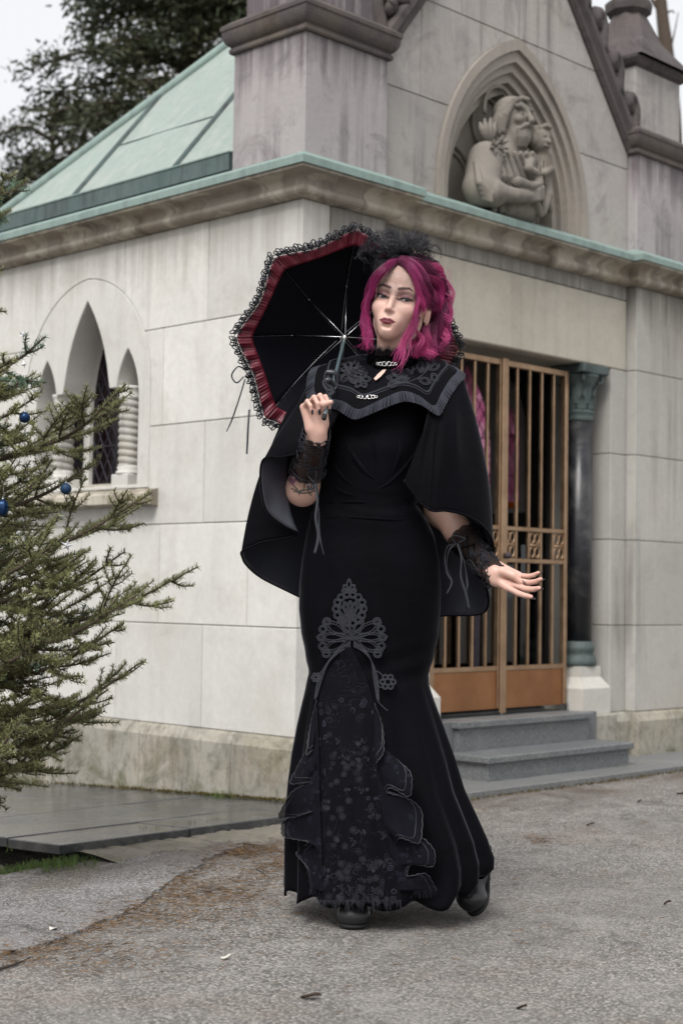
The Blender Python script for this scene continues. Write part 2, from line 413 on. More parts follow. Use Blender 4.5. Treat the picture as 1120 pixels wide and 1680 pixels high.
def plain(name, c, rough=0.7, c2=None, sc=20, bumpy=0.1, spec=0.3):
    t = NT(name); p = t.pos()
    col = t.mix(t.noise(p, sc, 5, 0.65), c, c2 or [x*0.7 for x in c])
    b = t.bsdf(Base__Color=col, Roughness=rough, Normal=t.bump(t.noise(p, sc*3, 4), bumpy, 0.004)); b.inputs['Specular IOR Level'].default_value = spec
    return t.done(b)
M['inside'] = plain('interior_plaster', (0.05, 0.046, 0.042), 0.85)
M['marble'] = plain('interior_marble', (0.34, 0.34, 0.335), 0.35, (0.22, 0.22, 0.225), 6, 0.02, 0.5)

def leaded(name, c1, c2):
    t = NT(name); p = t.pos()
    col = t.mix(t.ramp(t.voro(p, 16, 'F1', 'Color'), [(0.2, 0), (0.8, 1)]), c1, c2)
    tr = t.n('BsdfTransparent', Color=col); tl = t.n('BsdfTranslucent', Color=col); gl = t.n('BsdfGlossy', Color=(0.8, 0.8, 0.8), Roughness=0.12)
    a = t.n('MixShader'); a.inputs[0].default_value = 0.45; t.put(a.inputs[1], tr); t.put(a.inputs[2], tl)
    fr = t.n('Fresnel'); fr.inputs[0].default_value = 1.45; t.put(fr.inputs['Normal'], t.bump(t.noise(p, 30, 2), 0.2, 0.01))
    b = t.n('MixShader'); t.put(b.inputs[0], fr); t.put(b.inputs[1], a); t.put(b.inputs[2], gl)
    return t.done(b)
M['glass_pink'] = leaded('pink_leaded_glass', (0.85, 0.42, 0.60), (0.95, 0.62, 0.75))
M['glass_amber'] = leaded('amber_leaded_glass', (0.9, 0.5, 0.05), (0.95, 0.6, 0.1))
M['glass_pink_shaded'] = leaded('shaded_leaded_glass', (0.16, 0.07, 0.12), (0.26, 0.10, 0.17))  # unlit copy of the pink glass: darkness of the room put into its colour
def clear_glass(name):
    t = NT(name); tr = t.n('BsdfTransparent', Color=(0.75, 0.78, 0.78)); gl = t.n('BsdfGlossy', Color=(1, 1, 1), Roughness=0.03)
    fr = t.n('Fresnel'); fr.inputs[0].default_value = 1.6
    b = t.n('MixShader'); t.put(b.inputs[0], fr); t.put(b.inputs[1], tr); t.put(b.inputs[2], gl); return t.done(b)
M['glass'] = clear_glass('door_glass')
# ------------------------------------------------------------------ the mausoleum
WX, WY = 4.35, 4.52            # planes of the side wall and of the corner piers
MY = 4.57                      # plane of the middle of the front
CXF = 5.80                     # centre of the front
WXR = 2*CXF-WX                 # far side
YB = 7.42                      # back of the building
ZC = [0.272, 0.712, 1.150, 1.592, 2.030, 2.470]
maus = empty('mausoleum', (CXF, 5.9, 0))
tag(maus, 'pale stone mausoleum with green copper roof, gabled front and bronze gate', 'mausoleum')
maus_inv = Vector(maus.location)
def kid(o, parent=maus):
    """parent a world-placed object under the mausoleum (or a part of it) without moving it"""
    o.parent = parent
    off = Vector((0, 0, 0)); q = parent
    while q is not None: off += Vector(q.location); q = q.parent
    o.location = Vector(o.location)-off
    return o
def part(name): return kid(empty(name, (CXF, 5.9, 0)))
def bool_cut(objs, cutter, op='DIFFERENCE'):
    dg = bpy.context.evaluated_depsgraph_get()
    for o in objs:
        o.data = o.data.copy(); md = o.modifiers.new('cut', 'BOOLEAN'); md.object = cutter; md.operation = op; md.solver = 'EXACT'
    dg.update()
    for o in objs:
        me = bpy.data.meshes.new_from_object(o.evaluated_get(dg)); o.modifiers.clear(); o.data = me
def pointed(uc, half, z0, zs, za, n=10):
    """outline of a pointed opening: straight to the springing zs, two arcs to the apex za"""
    hgt = za-zs; rad = (half*half+hgt*hgt)/(2*half); pts = [(uc-half, z0)] if z0 < zs-1e-6 else []
    a1 = math.asin(min(1, hgt/rad))
    for i in range(n+1):
        a = a1*i/n; pts.append((uc-half+rad-rad*math.cos(a), zs+rad*math.sin(a)))
    pts += [(2*uc-u, v) for u, v in pts[::-1][1:]]
    return pts
G = 0.0016                      # half joint
def blk(parent, plane, u0, u1, z0, z1, face, depth, mat, bev=0.0028):
    if plane == 'x': o = box('stone_block', face, face+depth, u0+G, u1-G, z0+G, z1-G, mat, None, bev)
    elif plane == 'X': o = box('stone_block', face-depth, face, u0+G, u1-G, z0+G, z1-G, mat, None, bev)
    else: o = box('stone_block', u0+G, u1-G, face, face+depth, z0+G, z1-G, mat, None, bev)
    return kid(o, parent)

# --- side wall with its triple window
UC = 5.978
arch_out = pointed(UC, 0.49, 1.318, 1.80, 2.325, 14)
def cut_window(blocks, x0, x1):
    c = prism('cutter', [(UC+(u-UC)*1.006, v+(0.004 if v > 1.33 else -0.01)) for u, v in arch_out], 'x', x0, x1, M['stone'])
    bool_cut(blocks, c); bpy.data.objects.remove(c)
def side_wall(face, plane, inner):
    wall = part('side_wall'); D = 0.16; blocks = []
    rows = {0: [4.52, 5.10, 5.70, 6.29, 6.87, YB], 1: [4.52, 4.82, 5.404, 5.985, 6.57, 7.1, YB], 2: [4.52, 5.11, 5.69, 6.28, 6.86, YB],
            3: [4.52, 4.82, 5.404, 5.978 if face < 5 else 5.905, 6.57, 7.1, YB], 4: [4.52, 5.107, 5.696, 6.28, 6.86, YB]}
    for i, js in rows.items():
        for a, b in zip(js[:-1], js[1:]):
            o = blk(wall, plane, a, b, ZC[i], ZC[i+1], face, D, M['stone'])
            if i >= 2 and a < UC+0.49 and b > UC-0.49: blocks.append(o)
    cut_window(blocks, face-0.5, face+0.5)
    s = 1 if plane == 'x' else -1
    core = [(4.60, 0.0), (YB-0.05, 0.0), (YB-0.05, 2.47), (4.60, 2.47)]
    hole = [(UC+(u-UC)*1.01, v) for u, v in pointed(UC, 0.46, 1.33, 1.80, 2.29, 10)]
    kid(prism('mortar_core', core, 'x', face+s*0.008, face+s*0.20, M['mortar'], None, [hole]), wall)
    return wall
side_wall(WX, 'x', 1)
UC = 5.905; arch_out = pointed(UC, 0.49, 1.318, 1.80, 2.325, 14); side_wall(WXR, 'X', -1)
UC = 5.978; arch_out = pointed(UC, 0.49, 1.318, 1.80, 2.325, 14)
def window(face, s, glass_c, glass_s, amber):
    """triple lancet: surround, openings, glass with diamond leading, two twisted shafts, sill"""
    w_ = part('window')
    op = [pointed(UC, 0.185, 1.36, 1.70, 2.222, 12), pointed(UC-0.318, 0.086, 1.36, 1.735, 1.966, 8), pointed(UC+0.318, 0.086, 1.36, 1.735, 1.966, 8)]
    # the shafts stand between the openings: below 1.79 the three openings run together
    sur_hole = [[(UC-0.404, 1.335), (UC-0.404, 1.735)] + pointed(UC-0.318, 0.086, 1.735, 1.735, 1.966, 8)[1:-1] + [(UC-0.232, 1.79), (UC-0.185, 1.79)]
        + [p_ for p_ in pointed(UC, 0.185, 1.70, 1.70, 2.222, 12) if p_[1] > 1.80] + [(UC+0.185, 1.79), (UC+0.232, 1.79)]
        + pointed(UC+0.318, 0.086, 1.735, 1.735, 1.966, 8)[1:-1] + [(UC+0.404, 1.735), (UC+0.404, 1.335)]]
    # two halves of the surround meet at the apex
    kid(prism('surround', [(UC+(u-UC)*0.996, v) for u, v in arch_out], 'x', face-s*0.001, face+s*0.17, M['stone'], None, sur_hole, 0.003), w_)
    back = kid(prism('reveal_wall', [(UC-0.46, 1.33), (UC+0.46, 1.33), (UC+0.46, 1.9), (UC+0.30, 2.15), (UC, 2.29), (UC-0.30, 2.15), (UC-0.46, 1.9)], 'x', face+s*0.165, face+s*0.20, M['stone'], None, op), w_)
    for k, (o_, mt) in enumerate(zip(op, (glass_c, glass_s, glass_s))):
        g = kid(prism('pane', o_, 'x', face+s*0.186, face+s*0.192, mt), w_)
        b = Bag(); us = [u for u, v in o_]; u0, u1 = min(us), max(us); zt = max(v for u, v in o_)
        hw = (u1-u0)/2; uc = (u0+u1)/2
        def inside(u, v):
            pts = o_; c = False
            for i in range(len(pts)):
                (x1, y1), (x2, y2) = pts[i], pts[i-1]
                if (y1 > v) != (y2 > v) and u < (x2-x1)*(v-y1)/(y2-y1)+x1: c = not c
            return c
        step = 0.062; sl = 1.75
        for sg in (-1, 1):
            v0 = 1.36-4*hw
            while v0 < zt+0.2:
                seg = []
                for q in np.linspace(u0, u1, 40):
                    v = v0+sg*(q-uc)*sl+hw*sl
                    if inside(q, v): seg.append((face+s*0.184, q, v))
                if len(seg) > 2: b.tube([seg[0], seg[-1]], 0.0032, 5)
                v0 += step*1.75
        for zz in (1.55, 1.78):
            if inside(uc, zz): b.box(face+s*0.180, face+s*0.185, u0, u1, zz-0.004, zz+0.004)
        if b.n: kid(b.obj('leading', M['lead']), w_)
    for sg in (-1, 1):                                            # twisted shafts with base and necking
        u = UC+sg*0.262-0.005; b = Bag(); n = 90; V = []; seg = 16
        for i in range(n):
            z = 1.425+(1.745-1.425)*i/(n-1)
            for j in range(seg):
                a = 2*math.pi*j/seg; r_ = 0.050+0.0095*abs(math.sin((z*190+a)*0.5))**0.7*1.0-0.005
                V.append((face+s*0.062+r_*math.cos(a), u+r_*math.sin(a), z))
        F = [(i*seg+j, i*seg+(j+1) % seg, (i+1)*seg+(j+1) % seg, (i+1)*seg+j) for i in range(n-1) for j in range(seg)]
        sh = kid(mesh_obj('shaft', V, F, M['stone_front'], None, True), w_)  # darker front stone here paints the shade of the window onto the shafts
        kid(mesh_obj('shaft_base', *lathe([(0.062, 0), (0.062, 0.012), (0.052, 0.02), (0.058, 0.032), (0.048, 0.042)], 18, face+s*0.062, u, 1.388), M['stone'], None, True), w_)
        kid(mesh_obj('shaft_capital', *lathe([(0.047, 0), (0.056, 0.01), (0.05, 0.018), (0.053, 0.045), (0.058, 0.052), (0.058, 0.062)], 18, face+s*0.062, u, 1.735), M['stone'], None, True), w_)
        kid(box('shaft_plinth', min(face+s*0.003, face+s*0.125), max(face+s*0.003, face+s*0.125), u-0.06, u+0.06, 1.30, 1.388, M['stone'], None, 0.004), w_)
    # sloping sill
    prof = [(-0.075, 1.245), (-0.075, 1.285), (-0.045, 1.300), (0.17, 1.365), (0.17, 1.245), (-0.03, 1.235)]
    bm = bmesh.new(); L = [bm.verts.new((face+s*a, UC-0.56, z)) for a, z in prof]; f = bm.faces.new(L)
    r = bmesh.ops.extrude_face_region(bm, geom=[f]); [setattr(e, 'co', e.co+Vector((0, 1.10, 0))) for e in r['geom'] if isinstance(e, bmesh.types.BMVert)]
    kid(recenter(bm_obj('sill', bm, M['stone_cornice'])), w_)
window(WX, 1, M['glass_pink_shaded'], M['glass_pink_shaded'], 0)
UC = 5.905; arch_out = pointed(UC, 0.49, 1.318, 1.80, 2.325, 14); window(WXR, -1, M['glass_pink'], M['glass_pink'], 1)
w2 = part('window'); w2['label'] = 'small panes of amber glass at the foot of the far pink windows'
for uc, hw in ((UC-0.318, 0.086), (UC, 0.185)):
    kid(box('pane', WXR-0.1945, WXR-0.193, uc-hw, uc+hw, 1.36, 1.395, M['glass_amber']), w2)

# --- plinth, all round
pl = part('plinth')
def plinth_run(u0s, plane, face):
    for a, b in zip(u0s[:-1], u0s[1:]):
        bm = bmesh.new(); d = [(0.0, -0.25), (0.0, 0.225), (0.012, 0.245), (0.022, 0.262), (0.042, 0.272), (0.17, 0.272), (0.17, -0.25)]
        L = [bm.verts.new((face+x, a+G, z) if plane == 'x' else (a+G, face+x, z)) for x, z in d]; f = bm.faces.new(L)
        r = bmesh.ops.extrude_face_region(bm, geom=[f]); o_ = Vector((0, b-a-2*G, 0)) if plane == 'x' else Vector((b-a-2*G, 0, 0))
        for e in r['geom']:
            if isinstance(e, bmesh.types.BMVert): e.co += o_
        kid(recenter(bm_obj('plinth_stone', bm, M['stone_plinth'])), pl)
PO = 0.04
plinth_run([WY-PO, 4.858, 5.466, 6.049, 6.64, YB], 'x', WX-PO)
plinth_run([WX-PO+0.1725, 4.86], 'y', WY-PO); plinth_run([4.8625, 5.29], 'y', MY-PO); plinth_run([6.312, 6.735], 'y', MY-PO); plinth_run([6.737, 7.29], 'y', WY-PO)
kid(box('mortar_core', WX+0.02, WX+0.25, WY+0.01, YB-0.1, -0.2, 0.25, M['mortar']), pl)

# --- front wall, piers, lintel
fr = part('front_wall')
for i in range(5):
    z0, z1 = ZC[i], ZC[i+1]
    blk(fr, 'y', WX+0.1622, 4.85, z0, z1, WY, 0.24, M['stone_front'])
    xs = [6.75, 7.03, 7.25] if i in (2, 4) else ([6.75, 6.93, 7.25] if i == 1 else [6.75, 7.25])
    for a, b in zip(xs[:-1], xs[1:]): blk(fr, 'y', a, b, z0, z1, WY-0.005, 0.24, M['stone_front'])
    if i < 4:
        blk(fr, 'y', 4.852, 4.992, z0, z1, MY, 0.26, M['stone_front']); blk(fr, 'y', 6.608, 6.748, z0, z1, MY, 0.26, M['stone_front'])
blk(fr, 'y', 4.852, 6.748, 2.030, 2.398, MY, 0.30, M['stone_lintel'], 0.006)
for a, b in zip([4.852, 5.30, 5.85, 6.30], [5.30, 5.85, 6.30, 6.748]): blk(fr, 'y', a, b, 2.398, 2.50, MY, 0.28, M['stone_front'])
kid(box('mortar_core', WX+0.17, 4.84, WY+0.02, WY+0.22, 0.2, 2.46, M['mortar']), fr)
kid(box('mortar_core', 6.76, 7.24, WY+0.02, WY+0.22, 0.2, 2.46, M['mortar']), fr)

# --- cornice: ogee profile swept round the corner and the breaks of the front
def offset_path(path):
    P = [Vector((x, y)) for x, y in path]; nrm = []
    for i in range(len(P)-1):
        d = (P[i+1]-P[i]).normalized(); nrm.append(Vector((d.y, -d.x)))
    out = []
    for i in range(len(P)):
        if i == 0: out.append(nrm[0])
        elif i == len(P)-1: out.append(nrm[-1])
        else:
            b = (nrm[i-1]+nrm[i]); b = b/(b.dot(nrm[i])); out.append(b)
    return P, out
def sweep(name, path, prof, mat, parent, cuts=(), sm=False, gap=0.0015):
    """cuts: {segment: [positions 0..1]} divide the run into stones"""
    P, O = offset_path(path); runs = [[(P[0], O[0])]]
    for i in range(len(P)-1):
        for c in (cuts.get(i, []) if cuts else []):
            q = P[i].lerp(P[i+1], c); d = (P[i+1]-P[i]).normalized()
            nrm = Vector((d.y, -d.x)); runs[-1].append((q-d*gap, nrm)); runs.append([(q+d*gap, nrm)])
        runs[-1].append((P[i+1], O[i+1]))
    for rn in runs:
        V = []; n = len(prof)
        for p_, o_ in rn:
            for a, z in prof: V.append((p_.x+o_.x*a, p_.y+o_.y*a, z))
        F = []
        for i in range(len(rn)-1):
            for j in range(n):
                k = (j+1) % n; F.append((i*n+j, i*n+k, (i+1)*n+k, (i+1)*n+j))
        F.append(tuple(range(n))[::-1]); F.append(tuple((len(rn)-1)*n+j for j in range(n)))
        me_o = recenter(mesh_obj(name, V, F, mat, None, False))
        bm = bmesh.new(); bm.from_mesh(me_o.data); bmesh.ops.recalc_face_normals(bm, faces=bm.faces); bm.to_mesh(me_o.data); bm.free()
        kid(me_o, parent)
cpath = [(WX, YB), (WX, WY), (4.85, WY), (4.85, MY), (6.75, MY), (6.75, WY-0.005), (WXR, WY-0.005), (WXR, 5.4)]
oge = [(-0.02, 2.470), (0.012, 2.470), (0.030, 2.473), (0.045, 2.480), (0.053, 2.490), (0.055, 2.500), (0.050, 2.511), (0.043, 2.520), (0.042, 2.530), (0.047, 2.540), (0.058, 2.549), (0.074, 2.556), (0.094, 2.560), (0.112, 2.562), (0.112, 2.574), (-0.02, 2.60)]
cn = part('cornice')
sweep('cornice_stone', cpath, oge, M['stone_cornice'], cn, {0: [0.22, 0.52, 0.80], 1: [0.62], 4: [0.2, 0.5, 0.8]})
rf = part('roof')
sweep('drip_edge', cpath, [(0.0, 2.598), (0.116, 2.574), (0.122, 2.574), (0.122, 2.604), (0.114, 2.612), (0.0, 2.664), (-0.06, 2.664)], M['copper_edge'], rf)

# --- copper roof
SL = 1.19; YR = 4.72
RX0, RZ0 = 4.375, 2.742                                       # foot of the slope
RXT = CXF; RZT = RZ0+(RXT-RX0)*SL
YH = 6.86                                                     # far eave corner of the hip
ap = kid(prism('apron', [(4.985, 2.672), (YH+0.02, 2.672), (YH+0.02, 2.748), (4.985, 2.748)], 'x', 4.350, 4.372, M['copper_dark']), rf)
kid(prism('apron_lip', [(4.983, 2.748), (YH+0.03, 2.748), (YH+0.03, 2.754), (4.983, 2.754)], 'x', 4.346, 4.392, M['copper_edge']), rf)
hip_k = 1.27                                                  # run of the hip along Y per metre of X
seams = [4.975, 5.40, 6.165]
def hipY(x): return YH-(x-RX0)*hip_k
def roof_pt(x, y, e=0.0): return (x-e*0.766, y, RZ0+(x-RX0)*SL+e*0.643)
def roof_panel(y0, y1, xa=RX0, xb=RXT):
    n = 24; V = []; F = []
    for i in range(n+1):
        x = xa+(xb-xa)*i/n; a = min(y0, hipY(x)); b = min(y1, hipY(x))
        for j in range(9):
            y = a+(b-a)*j/8; wv = 0.003*math.sin(y*9+x*4)*math.sin(j/8*math.pi)
            V.append(roof_pt(x, y, wv))
    for i in range(n):
        for j in range(8): F.append((i*9+j, i*9+j+1, (i+1)*9+j+1, (i+1)*9+j))
    kid(recenter(mesh_obj('copper_sheet', V, F, M['copper'], None, True)), rf)
roof_panel(4.72, seams[0]-0.004); roof_panel(seams[0]+0.004, seams[1]-0.004)
roof_panel(seams[1]+0.004, seams[2]-0.004, RX0, 4.645); roof_panel(seams[1]+0.004, seams[2]-0.004, 4.65, RXT); roof_panel(seams[2]+0.004, YH+0.5)
for y in seams:
    xt = min(RXT, RX0+(YH-y)/hip_k)
    b = Bag(); pts = [roof_pt(RX0+(xt-RX0)*q, y, 0.004) for q in np.linspace(0, 1, 12)]; b.tube(pts, 0.013, 6)
    kid(recenter(b.obj('seam', M['copper_dark'], None)), rf)
b = Bag(); b.tube([roof_pt(x, seams[1]+(seams[2]-seams[1])*q, 0.001) for x, q in ((4.648, 0), (4.648, 1))], 0.004, 5)
kid(recenter(b.obj('cross_seam', M['copper_dark'])), rf)
b = Bag(); xt = RX0+(YH-4.72)/hip_k; b.tube([roof_pt(x, hipY(x)+0.012, 0.002) for x in np.linspace(RX0-0.03, RXT, 14)], 0.03, 8)
kid(recenter(b.obj('hip_roll', M['copper_edge'], None, True)), rf)
# the two slopes behind the hip, out of sight from the front
yr = hipY(RXT)
kid(mesh_obj('copper_sheet', [roof_pt(RX0, YH), (WXR-0.02, YH, RZ0), (RXT, yr, RZT)], [(0, 1, 2)], M['copper']), rf)
kid(mesh_obj('copper_sheet', [(WXR-0.025, YH, RZ0), (WXR-0.025, 4.72, RZ0), (RXT, 4.72, RZT), (RXT, yr, RZT)], [(0, 1, 2, 3)], M['copper']), rf)

# --- towers over the piers
tw = part('corner_tower')
def tower(x0, x1, y0, y1, parent, dark):
    def ring(z0, z1, o, mat, bev=0.006, nm='stone_block'): kid(box(nm, x0-o, x1+o, y0-o, y1+o, z0, z1, mat, None, bev), parent)
    ring(2.655, 3.172, 0.0, M['stone_tower'])
    pr = [(-0.05, 3.168), (0.010, 3.168), (0.015, 3.175), (0.015, 3.186), (0.009, 3.195)]
    pr += [(0.009+0.030*math.sin(a)**1.2, 3.20+0.062*(1-math.cos(a))) for a in np.linspace(0.1, math.pi/2, 7)]
    pr += [(0.044, 3.268), (0.044, 3.284), (0.012, 3.310), (-0.05, 3.314)]
    pth = [((x0+x1)/2, y1), (x0, y1), (x0, y0), (x1, y0), (x1, y1), ((x0+x1)/2, y1)]
    sweep('tower_cornice', pth, pr, M['stone_dark'], parent)
    o2 = -0.035
    kid(box('stone_block', x0-o2, x1+o2, y0-o2, y1+o2, 3.30, 3.655, dark, None, 0.005), parent)
    pr2 = [(-0.03, 3.650), (0.0, 3.650), (0.02, 3.665), (0.035, 3.690), (0.035, 3.702), (-0.03, 3.715)]
    pth2 = [((x0+x1)/2, y1+o2), (x0-o2, y1+o2), (x0-o2, y0-o2), (x1+o2, y0-o2), (x1+o2, y1+o2), ((x0+x1)/2, y1+o2)]
    sweep('cap_moulding', pth2, pr2, M['stone_dark'], parent)
    cx, cy = (x0+x1)/2, (y0+y1)/2; V = []; F = []
    # pyramid that turns eight-sided, then the knob
    hs_ = (x1-x0)/2-0.002
    lv = [(hs_, 3.705, 1.0), (0.155, 3.850, 0.75), (0.085, 4.020, 0.5)]
    for h_, z, sq in lv:
        for k in range(8):
            a = math.pi/8+k*math.pi/4; c_, s_ = math.cos(a), math.sin(a); m_ = max(abs(c_), abs(s_)); qx, qy = c_/m_, s_/m_
            if abs(abs(qx)-1) < 1e-6: qy = math.copysign(sq*1.0 if sq == 1.0 else 0.414+(sq-0.5)*0.8, qy)
            else: qx = math.copysign(sq*1.0 if sq == 1.0 else 0.414+(sq-0.5)*0.8, qx)
            V.append((cx+h_*qx, cy+h_*qy, z))
    for i in range(2):
        for k in range(8): F.append((i*8+k, i*8+(k+1) % 8, (i+1)*8+(k+1) % 8, (i+1)*8+k))
    F.append(tuple(16+k for k in range(8)))
    kid(recenter(mesh_obj('tower_cap', V, F, M['stone_dark'])), parent)
    kid(recenter(mesh_obj('finial', *lathe([(0.07, 3.995), (0.125, 4.035), (0.13, 4.065), (0.13, 4.085), (0.10, 4.110), (0.05, 4.140)], 8, cx, cy, 0), M['stone_dark'])), parent)
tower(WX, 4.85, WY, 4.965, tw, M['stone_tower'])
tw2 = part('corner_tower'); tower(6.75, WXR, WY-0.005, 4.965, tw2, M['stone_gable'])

# --- gable wall with niche
gb = part('gable')
GZ = 3.165; GS = 1.27; GXL, GXR = 4.852, 6.748; GAP = GZ+GS*(GXR-CXF)
niche_o = pointed(CXF, 0.575, 2.60, 2.72, 3.530, 16)
def clip(poly, a, b, c):
    out = []
    for i in range(len(poly)):
        p_, q = poly[i], poly[(i+1) % len(poly)]; fp = a*p_[0]+b*p_[1]-c; fq = a*q[0]+b*q[1]-c
        if fp <= 0: out.append(p_)
        if fp*fq < 0: t_ = fp/(fp-fq); out.append((p_[0]+(q[0]-p_[0])*t_, p_[1]+(q[1]-p_[1])*t_))
    return out
gblocks = []
for z0, z1, xs in ((2.645, 3.090, [4.852, 5.80, 6.748]), (3.090, 3.540, [4.852, 5.12, 5.55, 5.795, 6.40, 6.748]), (3.540, 3.98, [4.852, 5.40, 5.787, 6.12, 6.748]), (3.98, GAP, [5.2, 5.80, 6.4])):
    for a, b_ in zip(xs[:-1], xs[1:]):
        pg = [(a+G, z0+G), (b_-G, z0+G), (b_-G, z1-G), (a+G, z1-G)]
        pg = clip(pg, GS, 1, GZ+GS*GXR); pg = clip(pg, -GS, 1, GZ-GS*GXL)
        if len(pg) < 3: continue
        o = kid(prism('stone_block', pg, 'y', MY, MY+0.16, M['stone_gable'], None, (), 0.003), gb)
        if z0 < 3.5: gblocks.append(o)
cut = prism('cutter', [(CXF+(u-CXF)*1.002, v) for u, v in niche_o], 'y', MY-0.3, MY+0.5, M['stone_gable']); bool_cut(gblocks, cut); bpy.data.objects.remove(cut)
gp = clip([(4.87, 2.6), (6.73, 2.6), (6.73, GAP), (4.87, GAP)], GS, 1, GZ+GS*GXR-0.02); gp = clip(gp, -GS, 1, GZ-GS*GXL-0.02)
kid(prism('mortar_core', gp, 'y', MY+0.006, MY+0.15, M['mortar'], None, [[(u, v+0.001) for u, v in pointed(CXF, 0.56, 2.63, 2.72, 3.50, 14)]]), gb)
# orders of the niche: stepped pointed frames, each deeper
nc = part('niche')
def frame(h0, a0, h1, a1, y0, y1, mat, bev=0.004):
    o_ = pointed(CXF, h0, 2.62, 2.72, a0, 16); i_ = pointed(CXF, h1, 2.62, 2.72, a1, 16)
    poly = o_ + i_[::-1]
    bm = bmesh.new(); n = len(o_); A = [[bm.verts.new((u, y, v)) for u, v in o_] for y in (y0, y1)]; B = [[bm.verts.new((u, y, v)) for u, v in i_] for y in (y0, y1)]
    for k in range(n-1):
        bm.faces.new((A[0][k], A[0][k+1], B[0][k+1], B[0][k])); bm.faces.new((A[1][k], B[1][k], B[1][k+1], A[1][k+1]))
        bm.faces.new((A[0][k], A[1][k], A[1][k+1], A[0][k+1])); bm.faces.new((B[0][k], B[0][k+1], B[1][k+1], B[1][k]))
    for k in (0, n-1): bm.faces.new((A[0][k], B[0][k], B[1][k], A[1][k]))
    kid(recenter(bm_obj('arch_moulding', bm, mat)), nc)
frame(0.5745, 3.529, 0.535, 3.475, MY-0.022, MY+0.06, M['stone_niche']); frame(0.5345, 3.474, 0.495, 3.42, MY-0.004, MY+0.06, M['stone_niche'])
frame(0.5, 3.426, 0.465, 3.375, MY+0.022, MY+0.10, M['stone_niche']); frame(0.47, 3.38, 0.435, 3.33, MY+0.045, MY+0.12, M['stone_niche']); frame(0.44, 3.336, 0.40, 3.28, MY+0.075, MY+0.17, M['stone_niche'])
kid(prism('back_panel', pointed(CXF, 0.50, 2.60, 2.72, 3.42, 14), 'y', MY+0.165, MY+0.19, M['stone_niche']), nc)
for sg in (-1, 1):                                            # blind tracery: small arches at the foot, a foil above
    for h_, rr in ((0.19, 0.014), (0.15, 0.009)):
        pts = [(CXF+sg*0.27+u, MY+0.158, z) for u, z in pointed(0, h_*0.8, 2.62, 2.80, 2.80+h_, 8)]
        b = Bag(); b.tube(pts, rr, 6); kid(b.obj('tracery', M['stone_niche'], None, True), nc)
b = Bag(); b.tube([(CXF-0.02+0.115*math.cos(a), MY+0.15, 3.14+0.13*math.sin(a)) for a in np.linspace(0, 2*math.pi, 24)], 0.012, 6)
kid(b.obj('tracery', M['stone_niche'], None, True), nc)
# raking copings with crockets
def coping(sg):
    xe = GXR if sg > 0 else GXL; d = Vector((-sg, 0, GS)).normalized(); n_ = Vector((sg*GS, 0, 1)).normalized()
    pr = [(0.0, 0.10), (-0.035, 0.10), (-0.05, 0.085), (-0.05, 0.055), (-0.03, 0.035), (-0.03, 0.012), (-0.012, 0.0), (0.16, 0.0), (0.16, 0.10)]
    e0 = Vector((xe+sg*0.015, MY, GZ-0.02)); e1 = Vector((CXF, MY, GAP)); n = len(pr); V = []
    for e in (e0, e1):
        for y, h_ in pr: V.append(e+Vector((0, y, 0))+n_*h_)
    F = [(j, (j+1) % n, n+(j+1) % n, n+j) for j in range(n)]+[tuple(range(n)), tuple(range(2*n-1, n-1, -1))]
    o = recenter(mesh_obj('coping', [tuple(v) for v in V], F, M['stone_dark']))
    bm = bmesh.new(); bm.from_mesh(o.data); bmesh.ops.recalc_face_normals(bm, faces=bm.faces); bm.to_mesh(o.data); bm.free(); kid(o, gb)
    L = (e1-e0).length; k = 0.10
    while k < L-0.1:                                          # crockets: curled leaf on a stem
        c = e0+d*k+n_*0.085+Vector((0, -0.01, 0)); b = Bag()
        st = [c+d*0.00, c+d*0.05+n_*0.05, c+d*0.10+n_*0.11, c+d*0.155+n_*0.115, c+d*0.175+n_*0.07, c+d*0.14+n_*0.05, c+d*0.125+n_*0.075]
        P = crom([tuple(v) for v in st], 16); rr = np.interp(np.linspace(0, 1, 16), [0, 0.4, 0.75, 1], [0.045, 0.03, 0.045, 0.035])
        b.tube(P, rr, 8)
        kid(b.obj('crocket', M['stone_dark'], None, True), gb); k += 0.235
coping(1); coping(-1)

